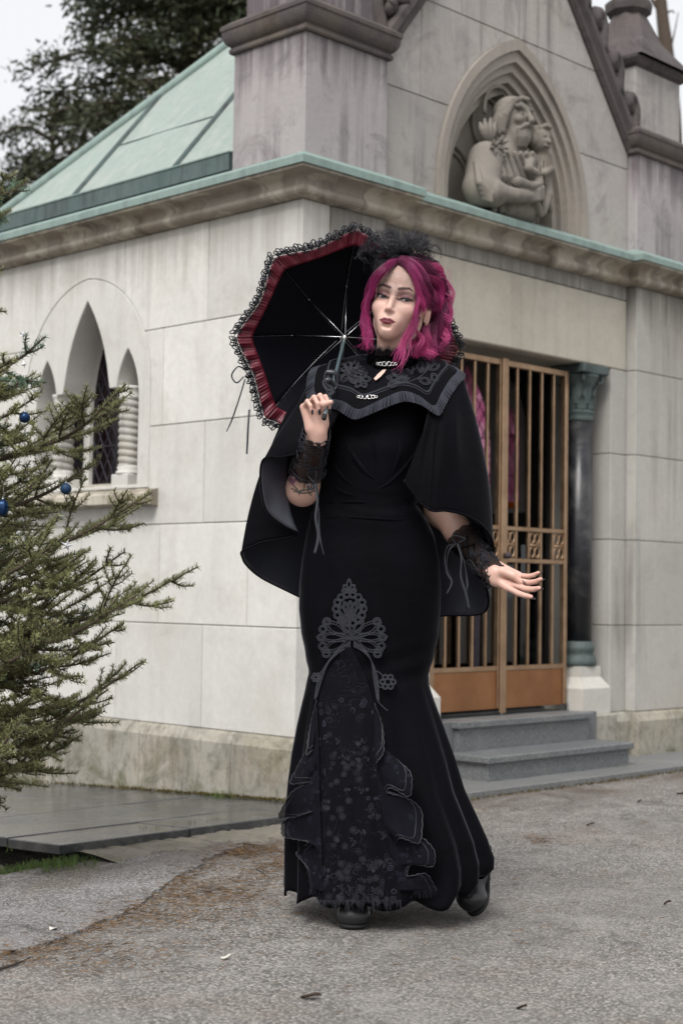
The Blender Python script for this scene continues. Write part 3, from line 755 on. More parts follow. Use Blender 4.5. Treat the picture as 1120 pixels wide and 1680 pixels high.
# --- entrance: recess, columns, steps, gate
en = part('entrance')
def column(cx, cy):
    c = part('column')
    # pedestal: square top, chamfer, wider square foot
    h1, h2 = 0.082, 0.118
    V = []; 
    for h_, z in ((h2, 0.272), (h2, 0.40), (h1, 0.455), (h1, 0.508)): V += [(cx+a*h_, cy+b_*h_, z) for a, b_ in ((-1,-1),(1,-1),(1,1),(-1,1))]
    F = [(i*4+j, i*4+(j+1) % 4, (i+1)*4+(j+1) % 4, (i+1)*4+j) for i in range(3) for j in range(4)]+[(3,2,1,0), (12,13,14,15)]
    kid(recenter(mesh_obj('pedestal', V, F, M['stone_clean'])), c)
    kid(recenter(mesh_obj('base', *lathe([(0.092, 0.509), (0.094, 0.525), (0.092, 0.545), (0.078, 0.556), (0.075, 0.575), (0.083, 0.588), (0.083, 0.606), (0.074, 0.616), (0.074, 0.632)], 28, cx, cy), M['capital'], None, True)), c)
    kid(recenter(mesh_obj('shaft', *lathe([(0.069, 0.630), (0.069, 1.10), (0.066, 1.745)], 32, cx, cy), M['column'], None, True)), c)
    kid(recenter(mesh_obj('necking', *lathe([(0.066, 1.742), (0.074, 1.752), (0.072, 1.764), (0.070, 1.778), (0.077, 1.786), (0.077, 1.797), (0.069, 1.803)], 28, cx, cy), M['capital'], None, True)), c)
    V, F = lathe([(0.066, 1.80), (0.066, 1.86), (0.073, 1.92), (0.092, 1.965), (0.10, 1.98)], 28, cx, cy); kid(recenter(mesh_obj('bell', V, F, M['capital'], None, True)), c)
    for ring_, (n, z0, z1, r0, off) in enumerate(((8, 1.802, 1.885, 0.068, 0), (8, 1.83, 1.955, 0.070, 0.5))):
        for k in range(n):                                    # leaves of the capital
            a = 2*math.pi*(k+off)/n; V = []; F = []
            for i in range(7):
                q = i/6; rr = r0+0.006+0.03*q**3; z = z0+(z1-z0)*(q-0.18*max(0, q-0.75)*4)
                wd = 0.030*math.sin(math.pi*min(1, 0.25+q*0.8))**0.8*(1.0 if i % 2 else 0.8)
                for s_ in (-1, 0, 1):
                    aa = a+s_*wd/rr; r2 = rr+(0.006 if s_ == 0 else 0); V.append((cx+r2*math.cos(aa), cy+r2*math.sin(aa), z))
            for i in range(6):
                for j in range(2): F.append((i*3+j, i*3+j+1, (i+1)*3+j+1, (i+1)*3+j))
            kid(recenter(mesh_obj('leaf', V, F, M['capital'], None, True)), c)
    for sx in (-1, 1):
        for sy in (-1, 1):                                    # corner volutes
            b = Bag(); e = Vector((sx, sy, 0))/math.sqrt(2); P = []
            for t_ in np.linspace(0, 1, 14):
                a = t_*4.6; r_ = 0.026*(1-0.75*t_); P.append(Vector((cx, cy, 1.965))+e*(0.108-0.01+r_*math.sin(a))+Vector((0, 0, r_*math.cos(a)-0.012)))
            b.tube([tuple(v) for v in P], 0.009, 6); kid(b.obj('volute', M['capital'], None, True), c)
    hw = 0.112; V = []
    pl_ = []                                                   # concave-sided abacus
    for k in range(4):
        a = math.pi/4+k*math.pi/2; nx = a+math.pi/2
        p_ = Vector((math.cos(a), math.sin(a)))*hw*1.414; q_ = Vector((math.cos(nx), math.sin(nx)))*hw*1.414
        for t_ in np.linspace(0.04, 0.96, 7):
            v = p_.lerp(q_, t_); v -= v.normalized()*0.022*math.sin(math.pi*t_); pl_.append((cx+v.x, cy+v.y))
    kid(prism('abacus', pl_, 'z', 1.984, 2.0275, M['capital'], None, (), 0.004), c)
CY_ = 4.655
column(6.455, CY_); column(2*CXF-6.455, CY_)
# jambs, soffit and threshold of the recess
kid(box('jamb', 6.61, 6.74, 4.832, 4.95, 0.27, 2.03, M['stone_front']), en); kid(box('jamb', 4.86, 4.99, 4.832, 4.95, 0.27, 2.03, M['stone_front']), en)
kid(box('threshold', 5.20, 6.40, 4.50, 4.98, 0.10, 0.2905, M['granite']), en)
for cx in (6.455, 2*CXF-6.455): kid(box('plinth_stone', cx-0.15, cx+0.15, MY-PO-0.015, 4.83, 0.0, 0.271, M['stone_plinth'], None, 0.006), en)
st = part('steps')
kid(box('riser', 5.315, 6.30, 4.475, 4.52, 0.135, 0.262, M['granite'], None, 0.002), st)
kid(box('tread', 5.298, 6.312, 4.455, 4.60, 0.262, 0.293, M['granite'], None, 0.004), st)
kid(box('riser', 5.265, 6.335, 4.265, 4.50, 0.02, 0.130, M['granite'], None, 0.002), st)
kid(box('tread', 5.245, 6.352, 4.245, 4.474, 0.130, 0.160, M['granite'], None, 0.004), st)
# double gate of bronze bars
gt = part('gate'); GY = 4.632
def leaf(x0, x1, latch):
    lf = gt
    Z0, Z1 = 0.322, 1.985
    for xa, xb in ((x0, x0+0.026), (x1-0.026, x1)): kid(box('stile', xa, xb, GY-0.012, GY+0.018, Z0, Z1, M['bronze'], None, 0.003), lf)
    for z, h_ in ((Z1-0.028, 0.028), (1.168, 0.020), (1.015, 0.020), (0.500, 0.022)): kid(box('rail', x0+0.0265, x1-0.0265, GY-0.008, GY+0.012, z, z+h_, M['bronze'], None, 0.002), lf)
    kid(box('kick_plate', x0+0.0262, x1-0.0262, GY-0.004, GY+0.006, Z0, 0.4995, M['bronze_sheet'], None, 0.001), lf)
    n = 5; xs = np.linspace(x0+0.013, x1-0.013, n+1)[1:-1]
    for x in xs:
        kid(box('bar', x-0.0065, x+0.0065, GY-0.006, GY+0.010, 0.5225, 1.0145, M['bronze'], None, 0.002), lf)
        kid(box('bar', x-0.0065, x+0.0065, GY-0.006, GY+0.010, 1.0355, 1.1675, M['bronze'], None, 0.002), lf)
        kid(box('bar', x-0.0065, x+0.0065, GY-0.006, GY+0.010, 1.1885, Z1-0.0285, M['bronze'], None, 0.002), lf)
    cells = np.concatenate([[x0+0.013], xs, [x1-0.013]])
    for i in range(n):                                         # scroll panels in every other opening
        if i % 2 == (0 if latch else 0):
            c = (cells[i]+cells[i+1])/2; w_ = (cells[i+1]-cells[i])/2-0.012; b = Bag()
            for s_ in (-1, 1):
                for s2 in (-1, 1):
                    pts = [(c+s_*w_*0.55*(1+math.sin(a)*0.8)*1.0, GY, 1.102+s2*(0.034+0.027*math.cos(a))) for a in np.linspace(0.2, 2*math.pi-0.2, 16)]
                    b.tube(pts, 0.0045, 6)
            b.tube([(c-w_, GY, 1.102), (c+w_, GY, 1.102)], 0.007, 6)
            kid(b.obj('scroll', M['bronze'], None, True), lf)
leaf(5.288, 5.797, 0); leaf(5.803, 6.315, 1)
kid(box('astragal', 5.778, 5.823, GY-0.022, GY-0.0125, 0.30, 1.99, M['bronze'], None, 0.003), gt)
kid(mesh_obj('lock', *lathe([(0.0, 0), (0.014, 0.002), (0.014, 0.02), (0.0, 0.024)], 12, 0, 0, 0), M['lead'], None, True), gt).matrix_local = Matrix.Translation(Vector((5.81, GY-0.022, 1.045))-Vector((CXF, 5.9, 0))-Vector((0, 0, 0))) @ Matrix.Rotation(R(90), 4, 'X')
for x in (5.80, 6.32): kid(box('floor_pin', x-0.006, x+0.006, GY-0.015, GY-0.003, 0.285, 0.33, M['steel']), gt)
# glass doors behind the gate, and the room
dr = part('glass_door')
for xa, xb in ((5.30, 5.80), (5.80, 6.31)):
    kid(box('pane', xa+0.02, xb-0.02, 4.78, 4.786, 0.33, 1.11, M['glass']), dr)
    kid(box('frame', xa, xa+0.018, 4.77, 4.80, 0.30, 1.13, M['lead'], None, 0.002), dr); kid(box('frame', xb-0.018, xb-0.0005, 4.77, 4.80, 0.30, 1.13, M['lead'], None, 0.002), dr)
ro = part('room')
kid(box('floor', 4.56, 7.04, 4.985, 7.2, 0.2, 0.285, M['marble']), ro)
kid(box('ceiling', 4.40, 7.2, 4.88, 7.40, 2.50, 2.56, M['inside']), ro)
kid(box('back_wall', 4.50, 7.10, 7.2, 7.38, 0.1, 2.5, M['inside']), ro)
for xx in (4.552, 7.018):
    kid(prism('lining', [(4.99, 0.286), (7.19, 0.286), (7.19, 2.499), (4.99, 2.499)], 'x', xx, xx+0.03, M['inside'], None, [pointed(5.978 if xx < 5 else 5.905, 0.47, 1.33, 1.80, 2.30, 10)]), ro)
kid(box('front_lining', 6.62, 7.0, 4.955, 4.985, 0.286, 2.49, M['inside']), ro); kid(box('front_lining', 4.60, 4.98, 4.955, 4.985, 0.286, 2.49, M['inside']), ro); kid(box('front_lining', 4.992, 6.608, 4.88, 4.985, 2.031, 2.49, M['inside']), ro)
kid(box('tomb_chest', 6.35, 7.0, 5.3, 6.9, 0.2855, 0.98, M['marble'], None, 0.01), ro); kid(box('tomb_lid', 6.31, 7.012, 5.26, 6.94, 0.981, 1.04, M['marble'], None, 0.01), ro)
kid(box('back_wall', 4.38, 7.22, 7.39, 7.42, -0.2, 2.6, M['stone']), maus)
# ------------------------------------------------------------------ ground
def sstep(a, b, x):
    t = np.clip((x-a)/(b-a), 0, 1); return t*t*(3-2*t)
def gh(x, y):
    """height of the ground"""
    x = np.asarray(x, float); y = np.asarray(y, float)
    h = 0.030*sstep(4.2, 5.2, x)*sstep(3.0, 4.1, y)
    h = h-0.075*sstep(3.35, 2.9, x)*sstep(3.95, 4.25, y)
    h = h-0.16*sstep(4.5, 4.3, x)*sstep(4.25, 4.6, y)
    h = h+0.010*np.sin(x*1.3+0.4)*np.sin(y*1.1)*sstep(6, 3, np.hypot(x-3, y-3))*0.6
    return h
def asphalt(name, tint, pale):
    t = NT(name); p = t.pos()
    v = t.n('TexVoronoi'); t.put(v.inputs['Vector'], p); v.inputs['Scale'].default_value = 140; v.inputs['Randomness'].default_value = 1
    rc = t.sep(v.outputs['Color'])[0]
    agg = t.ramp(rc, [(0.0, 0.45), (0.35, 0.85), (0.7, 1.15), (1.0, 1.7)])
    v2 = t.voro(p, 260, 'F1', 'Color'); agg2 = t.ramp(t.sep(v2)[0], [(0, 0.6), (1, 1.4)])
    col = t.mix(1.0, tint, agg, 'MULTIPLY'); col = t.mix(0.6, col, t.mix(1.0, col, agg2, 'MULTIPLY'))
    edge = t.ramp(v.outputs['Distance'], [(0.45, 0), (0.75, 1)]); col = t.mix(t.math('MULTIPLY', edge, 0.75), col, (0.045, 0.042, 0.038))
    big = t.noise(p, 0.9, 6, 0.65, 0.6); col = t.mix(t.math('MULTIPLY', t.ramp(big, [(0.36, 0), (0.66, 1)]), 0.55), col, [c*0.52 for c in tint])
    fine = t.noise(p, 6.0, 6, 0.7, 0.5); col = t.mix(t.math('MULTIPLY', t.ramp(fine, [(0.46, 0), (0.7, 1)]), 0.4), col, pale)
    rust = t.ramp(t.noise(p, 1.7, 7, 0.75, 1.2), [(0.52, 0), (0.75, 1)]); col = t.mix(t.math('MULTIPLY', rust, 0.28), col, (0.20, 0.12, 0.075))
    dirt = t.math('MULTIPLY', t.maprange(t.sep(p)[1], 3.55, 3.95, 0, 1), t.ramp(t.noise(t.pos((1.0, 2.6, 1)), 1.5, 6, 0.7, 0.8), [(0.40, 0), (0.55, 1)])); col = t.mix(t.math('MULTIPLY', dirt, 0.72), col, (0.085, 0.062, 0.045))
    wp = t.n('VectorMath'); wp.operation = 'ADD'; wn = t.n('TexNoise'); t.put(wn.inputs['Vector'], p); wn.inputs['Scale'].default_value = 2.2; wn.inputs['Detail'].default_value = 6; t.put(wp.inputs[0], p); t.put(wp.inputs[1], wn.outputs['Color'])
    crack = t.math('MULTIPLY', t.ramp(t.voro(wp.outputs[0], 0.85, 'DISTANCE_TO_EDGE', 'Distance'), [(0.004, 1), (0.014, 0)]), t.ramp(t.noise(p, 1.3, 3), [(0.42, 0), (0.56, 1)])); col = t.mix(t.math('MULTIPLY', crack, 0.45), col, (0.04, 0.036, 0.03))
    h = t.math('ADD', t.math('MULTIPLY', t.ramp(v.outputs['Distance'], [(0.1, 1), (0.8, 0)]), 0.8), t.math('MULTIPLY', t.noise(p, 330, 3, 0.6), 0.5))
    b = t.bsdf(Base__Color=col, Roughness=t.maprange(t.noise(p, 1.4, 4, 0.6), 0.35, 0.65, 0.62, 0.9), Normal=t.bump(h, 0.75, 0.006)); b.inputs['Specular IOR Level'].default_value = 0.35
    return t.done(b)
M['asphalt'] = asphalt('worn_asphalt', (0.255, 0.238, 0.22), (0.36, 0.34, 0.315))
M['asphalt2'] = asphalt('asphalt_patch', (0.255, 0.245, 0.24), (0.36, 0.35, 0.345))
xs = np.concatenate([[-400, -120, -40, -12, -4], np.arange(-1.5, 8.6, 0.12), [9.5, 12, 18, 30, 60, 140, 400, 1200]])
X_, Y_ = np.meshgrid(xs, xs, indexing='ij'); Z_ = gh(X_, Y_)
n = len(xs); V = np.stack([X_.ravel(), Y_.ravel(), Z_.ravel()], 1)
tag(mesh_obj('road', V, grid_faces(n, n), M['asphalt'], None, True), kind='structure', label='worn grey asphalt path with pale gravel')

# raised older layer of asphalt on the left, its broken edge runs into the needle litter
edge_px = [(-60, 1452), (0, 1440), (60, 1425), (110, 1412), (180, 1402), (250, 1394), (310, 1384), (350, 1379), (384, 1384), (392, 1392), (372, 1401), (340, 1412), (315, 1427), (290, 1441), (262, 1460),
           (230, 1483), (196, 1502), (160, 1515), (110, 1536), (60, 1552), (0, 1566), (-60, 1580)]
E_ = []
for i, (a, b) in enumerate(zip(edge_px, edge_px[1:]+edge_px[:1])):
    for q in np.linspace(0, 1, 5)[:-1]:
        x, y = a[0]+(b[0]-a[0])*q, a[1]+(b[1]-a[1])*q; w_ = on_z(x, y, 0.006); j = RNG.normal(0, 0.006, 2) if 0 < i < 20 else (0, 0); E_.append((w_[0]+j[0], w_[1]+j[1]))
bm = bmesh.new(); tv = [bm.verts.new((x, y, float(gh(x, y))+0.009)) for x, y in E_]; lv = [bm.verts.new((x+RNG.normal(0, 0.002), y-0.006, float(gh(x, y))-0.01)) for x, y in E_]
bm.faces.new(tv); nn = len(tv)
for i in range(nn): bm.faces.new((tv[i], tv[(i+1) % nn], lv[(i+1) % nn], lv[i]))
tag(bm_obj('asphalt_patch', bm, M['asphalt2']), kind='structure', label='raised patch of asphalt with a crumbling edge')

# paved apron round the mausoleum: dark slabs at the side, grey ones along the front
apron = empty('paved_apron', (3.6, 5.0, 0)); tag(apron, 'dark stone slabs laid along the foot of the mausoleum', kind='structure')
def sz(y): return 0.045-0.05*(y-4.12)
def slab(x0, x1, y0, y1, mat, th=0.032, flat=False, dz=0.0):
    g = 0.0025; bm = bmesh.new(); V = []
    for zz in (0, -th):
        for x, y in ((x0+g, y0+g), (x1-g, y0+g), (x1-g, y1-g), (x0+g, y1-g)): V.append(bm.verts.new((x, y, (0.052 if flat else sz(y))+zz+dz)))
    for f in ((0,1,2,3), (7,6,5,4), (0,4,5,1), (1,5,6,2), (2,6,7,3), (3,7,4,0)): bm.faces.new([V[i] for i in f])
    bmesh.ops.recalc_face_normals(bm, faces=bm.faces)
    bmesh.ops.bevel(bm, geom=bm.edges[:], offset=0.003, segments=1, affect='EDGES', profile=0.5)
    o = recenter(bm_obj('paving_slab', bm, mat)); o.parent = apron; o.location = Vector(o.location)-Vector(apron.location)
fx_ = [2.94, 3.48, 4.02, 4.306]
for a, b in zip(fx_[:-1], fx_[1:]): slab(a, b, 4.12, 4.42, M['slab'], dz=RNG.uniform(-0.0015, 0.0015))
rows_ = [4.42, 4.98, 5.54, 6.10, 6.66, 7.22, 7.9]
for i, (a, b) in enumerate(zip(rows_[:-1], rows_[1:])):
    xx = [2.94, 3.40, 4.306] if i % 2 else [2.94, 3.85, 4.306]
    for c, d in zip(xx[:-1], xx[1:]): slab(c, d, a, b, M['slab'], dz=RNG.uniform(-0.002, 0.002))
for a, b in zip([4.309, 5.0, 5.8, 6.55], [5.0, 5.8, 6.55, 7.5]): slab(a, b, 4.085, 4.62, M['paving'], 0.05, True)
# rough concrete bed showing under the slabs
V = []; F = []; n = 90
for i in range(n):
    x = 3.0+(4.75-3.0)*i/(n-1); jf = 0.018*math.sin(x*9)+0.01*math.sin(x*31)+RNG.normal(0, 0.010); zt = 0.010+0.002*math.sin(x*23)+RNG.normal(0, 0.0025)
    for y, z in ((3.90+jf-0.03, -0.02), (3.905+jf, zt-0.006), (3.99+RNG.normal(0, 0.01), zt+0.002), (4.08, zt+0.004), (4.20, zt)): V.append((x, y, z+float(gh(x, 3.95))))
tag(mesh_obj('kerb', V, grid_faces(n, 5), M['concrete'], None, False), kind='structure', label='crumbling concrete bed under the slab edge')
# a few loose lumps of broken concrete in the hollow under the slab corner
for k, (px, py, s_) in enumerate(((8, 1398, 0.075), (52, 1402, 0.035), (150, 1399, 0.02), (262, 1381, 0.016))):
    c = on_z(px, py, -0.02); bm = bmesh.new(); bmesh.ops.create_icosphere(bm, subdivisions=2, radius=s_)
    for v in bm.verts: v.co = Vector((v.co.x*1.3, v.co.y, v.co.z*0.7))*(1+0.22*math.sin(v.co.x*71+k)+0.2*math.sin(v.co.y*57+v.co.z*83))
    o = bm_obj('broken_stone', bm, M['concrete'], None, False, (c[0], c[1], float(gh(c[0], c[1]))+s_*0.4))
    tag(o, ['large broken concrete lump under the slab corner', 'small grey stone beside the large lump under the slab corner', 'little stone chip in front of the slab corner', 'tiny stone chip before the middle of the slab edge'][k], 'stone', 'loose stones by the slabs')

# ------------------------------------------------------------------ litter, moss, grass
def leafmat(name, c1, c2, rough=0.6, trans=0.25):
    t = NT(name); col = t.mix(1.0, t.attr(), t.mix(t.noise(t.pos(), 9, 3), c1, c2), 'MULTIPLY')
    b = t.bsdf(Base__Color=col, Roughness=rough); b.inputs['Specular IOR Level'].default_value = 0.3
    if trans:
        tl = t.n('BsdfTranslucent', Color=col); mx = t.n('MixShader'); mx.inputs[0].default_value = trans; t.put(mx.inputs[1], b); t.put(mx.inputs[2], tl); return t.done(mx)
    return t.done(b)
M['dry_needle'] = leafmat('dry_needles', (0.185, 0.108, 0.062), (0.135, 0.075, 0.045), 0.85, 0)
M['grass'] = leafmat('grass_blades', (0.10, 0.15, 0.04), (0.07, 0.11, 0.03))
M['moss'] = plain('moss', (0.10, 0.085, 0.02), 0.95, (0.055, 0.065, 0.018), 30, 0.6)
def strips(P, D, L, W, up=0.25):
    """thin two-triangle blades: P base points, D directions, lengths, widths"""
    n = len(P); D = D/np.linalg.norm(D, axis=1)[:, None]
    S = np.cross(D, RNG.normal(0, 1, (n, 3))); S /= np.linalg.norm(S, axis=1)[:, None]
    L = np.broadcast_to(L, n)[:, None]; W = np.broadcast_to(W, n)[:, None]
    V = np.stack([P-S*W/2, P+S*W/2, P+D*L+S*W*0.25, P+D*L-S*W*0.25], 1).reshape(-1, 3)
    F = np.arange(n*4).reshape(-1, 4); return V, F
pts = []
main = crom([(398, 1388, 0), (372, 1400, 0), (320, 1428, 0), (290, 1442, 0), (250, 1470, 0), (200, 1500, 0), (150, 1520, 0), (100, 1545, 0), (30, 1560, 0), (-20, 1566, 0)], 200)[:, :2]
for k in range(1400):
    q = main[RNG.integers(0, 200)]; s_ = abs(RNG.normal(0, 1)); pts.append((q[0]+RNG.normal(0, 18)-4, q[1]+RNG.normal(0, 7)+s_*6))
for cx, cy, sx, sy, m_ in ((440, 1398, 40, 7, 520), (470, 1422, 35, 6, 460), (400, 1400, 20, 5, 300), (250, 1500, 70, 16, 700), (380, 1480, 60, 20, 500), (330, 1465, 50, 10, 600), (150, 1570, 90, 18, 500), (700, 1378, 60, 12, 150), (880, 1380, 20, 5, 120), (420, 1440, 60, 12, 450), (560, 1530, 240, 60, 260), (1000, 1400, 120, 60, 120)):
    pts += list(zip(RNG.normal(cx, sx, m_), RNG.normal(cy, sy, m_)))
P = np.array([on_z(x, y, 0.004) for x, y in pts]); P[:, 2] = gh(P[:, 0], P[:, 1])+RNG.uniform(0.002, 0.012, len(P))
a = RNG.uniform(0, 2*np.pi, len(P)); D = np.stack([np.cos(a), np.sin(a), RNG.normal(0, 0.12, len(P))], 1)
V, F = strips(P, D, RNG.uniform(0.012, 0.032, len(P)), RNG.uniform(0.0012, 0.0022, len(P)))
c = np.repeat(RNG.uniform(0.35, 1.35, len(P)), 4); c = np.stack([c, c*RNG.uniform(0.8, 1.1), c*0.9], 1)
tag(mesh_obj('needle_litter', V, F, M['dry_needle'], None, False, c), 'drift of rusty brown fallen needles across the asphalt', 'needles', kind='stuff')
# moss along the foot of the plinth and between slabs and wall
P = []
for k in range(1400):
    y = 4.45+abs(RNG.normal(0, 0.9)); x = 4.302-abs(RNG.normal(0, 0.014)); P.append((x, y, sz(y)+RNG.uniform(0, 0.006)))
for k in range(500): x = RNG.uniform(4.9, 7.0); P.append((x, 4.075-abs(RNG.normal(0, 0.012)), float(gh(x, 4.07))+0.002))
P = np.array(P); D = RNG.normal(0, 1, (len(P), 3)); D[:, 2] = abs(D[:, 2])+0.4
V, F = strips(P, D, RNG.uniform(0.004, 0.016, len(P)), RNG.uniform(0.003, 0.006, len(P)))
c = np.repeat(RNG.uniform(0.5, 1.3, (len(P), 1)), 4, 0)*np.array([1.1, 0.55, 0.4])
tag(mesh_obj('moss', V, F, M['grass'], None, False, c), 'olive brown moss along the foot of the plinth', 'moss', kind='stuff')
P = []
for cx, cy, sx, sy, m_ in ((40, 1418, 45, 8, 1900), (100, 1408, 16, 5, 400), (350, 1361, 10, 2.5, 260), (318, 1366, 8, 2, 90), (250, 1377, 9, 2, 90), (368, 1309, 12, 2, 160), (390, 1308, 10, 2, 120), (852, 1294, 8, 2, 60), (1010, 1275, 14, 2, 160)):
    for x, y in zip(RNG.normal(cx, sx, m_), RNG.normal(cy, sy, m_)): P.append(on_z(x, y, 0.0))
P = np.array(P); P[:, 2] = gh(P[:, 0], P[:, 1])
P[P[:, 1] > 4.3, 2] = 0.0
D = RNG.normal(0, 0.5, (len(P), 3)); D[:, 2] = 1
V, F = strips(P, D, RNG.uniform(0.012, 0.045, len(P)), RNG.uniform(0.0015, 0.003, len(P)))
c = np.repeat(RNG.uniform(0.6, 1.5, (len(P), 1)), 4, 0)*np.array([1, 1, 1])
tag(mesh_obj('grass', V, F, M['grass'], None, False, c), 'short grass and weeds beside the slabs', 'grass', kind='stuff')
# pale petals, brown leaves, twigs lying on the asphalt
M['petal'] = plain('petal', (0.75, 0.72, 0.66), 0.6, (0.6, 0.56, 0.48)); M['leaf_brown'] = plain('dead_leaf', (0.06, 0.035, 0.022), 0.8, (0.03, 0.02, 0.014)); M['twig'] = plain('twig_bark', (0.055, 0.042, 0.034), 0.9)
def flat_leaf(px, py, L, W, rot, mat, name, label, cat, group):
    c = on_z(px, py, 0.004); n = 9; V = []
    for i in range(n):
        q = i/(n-1); w_ = W*math.sin(math.pi*q)**0.7/2
        for s_ in (-1, 0, 1): V.append((L*(q-0.5), s_*w_, 0.004+0.004*abs(s_)+0.005*math.sin(q*3+rot)))
    o = mesh_obj(name, V, grid_faces(n, 3), mat, None, True, None, (c[0], c[1], float(gh(c[0], c[1]))+0.002)); o.rotation_euler = (0, 0, rot)
    md = o.modifiers.new('s', 'SOLIDIFY'); md.thickness = 0.0012
    return tag(o, label, cat, group)
flat_leaf(88, 1528, 0.028, 0.02, 0.4, M['petal'], 'petal', 'white petal lying on the needle drift at the left', 'petal', 'petals on the asphalt')
flat_leaf(370, 1571, 0.024, 0.018, 2.4, M['petal'], 'petal', 'white petal lying alone on bare asphalt left of the woman', 'petal', 'petals on the asphalt')
for px, py, L, lb in ((968, 1356, 0.03, 'dark dead leaf on the asphalt, second from the right edge'), (1117, 1307, 0.05, 'dark dead leaf at the right edge of the path'), (855, 1652, 0.025, 'small dark leaf near the bottom of the path, right of centre'),
                      (1094, 1482, 0.02, 'small dark leaf on the path at the right, beside the bottom shade'), (1048, 1321, 0.02, 'small dark leaf between the two larger ones at right'), (510, 1636, 0.045, 'dark flattened leaf below the needle drift in the foreground'), (20, 1564, 0.03, 'dark leaf fragment at the left edge of the path')):
    flat_leaf(px, py, L, L*0.5, px*0.7, M['leaf_brown'], 'dead_leaf', lb, 'leaf', 'dead leaves on the path')
def twig(pxs, r0, label):
    P = np.array([on_z(x, y, 0.0) for x, y in pxs]); P[:, 2] = gh(P[:, 0], P[:, 1])+r0*1.4; P = crom(P, 14)
    b = Bag(); b.tube(P, np.linspace(r0, r0*0.4, 14), 6); k = P[6]; b.tube([k, k+np.array([0.02, 0.015, 0.003])], r0*0.4, 5)
    tag(b.obj('twig', M['twig'], None, True), label, 'twig', 'twigs on the path')
twig([(-10, 1596), (25, 1586), (50, 1575)], 0.004, 'thick dark twig at the left edge of the path')
twig([(420, 1429), (432, 1436), (445, 1445)], 0.0016, 'thin twig lying in the needles by the skirt')
twig([(380, 1392), (400, 1389), (440, 1394)], 0.003, 'dark twig at the end of the asphalt patch')
# ------------------------------------------------------------------ trees
M['bark'] = plain('bark', (0.10, 0.075, 0.055), 0.9, (0.05, 0.038, 0.03), 40, 0.8)
M['spruce'] = leafmat('spruce_needles', (0.16, 0.188, 0.112), (0.13, 0.158, 0.094), 0.5, 0.2)
M['far_needles'] = leafmat('dark_conifer', (0.042, 0.050, 0.026), (0.028, 0.036, 0.020), 0.6, 0.15)
def needles_on(path, rad_len, per_m, lean=0.75, col=(1, 1, 1), out=None):
    """needles all round a twig path; appended to out as (P, D, L, colour)"""
    path = np.asarray(path); seg = np.linalg.norm(np.diff(path, axis=0), axis=1); tot = seg.sum()
    n = max(6, int(tot*per_m)); s_ = np.sort(RNG.uniform(0, tot, n)); cum = np.concatenate([[0], np.cumsum(seg)])
    P = np.stack([np.interp(s_, cum, path[:, k]) for k in range(3)], 1)
    T = np.stack([np.interp(s_, (cum[:-1]+cum[1:])/2, np.diff(path, axis=0)[:, k]/np.maximum(seg, 1e-9)) for k in range(3)], 1)
    T /= np.linalg.norm(T, axis=1)[:, None]+1e-9
    N = RNG.normal(0, 1, (n, 3)); N[:, 2] += 0.55; N -= T*(N*T).sum(1)[:, None]; N /= np.linalg.norm(N, axis=1)[:, None]
    D = N+T*lean*RNG.uniform(0.5, 1.4, (n, 1))
    fr = s_/tot
    c = np.array(col)*RNG.uniform(0.65, 1.35, (n, 1))*(0.85+0.4*fr[:, None])
    out.append((P, D, rad_len*RNG.uniform(0.75, 1.15, n)*(1-0.25*fr), c))
def rot_about(v, axis, a):
    axis = axis/np.linalg.norm(axis); return v*math.cos(a)+np.cross(axis, v)*math.sin(a)+axis*(axis@v)*(1-math.cos(a))
TRX, TRD = -150, 4.62                                        # trunk of the little spruce, left of the frame
tr_base = at(TRX, 1450, TRD); tr_base[2] = 0.0
spruce = empty('christmas_tree', tuple(tr_base)); tag(spruce, 'cut spruce hung with blue baubles and silver stars at the left edge', 'tree')
b = Bag(); b.tube([(0, 0, -0.02), (0.005, 0, 0.8), (0, 0.01, 1.5), (0, 0, 2.35)], [0.05, 0.042, 0.028, 0.006], 10)
b.obj('trunk', M['bark'], spruce, True)
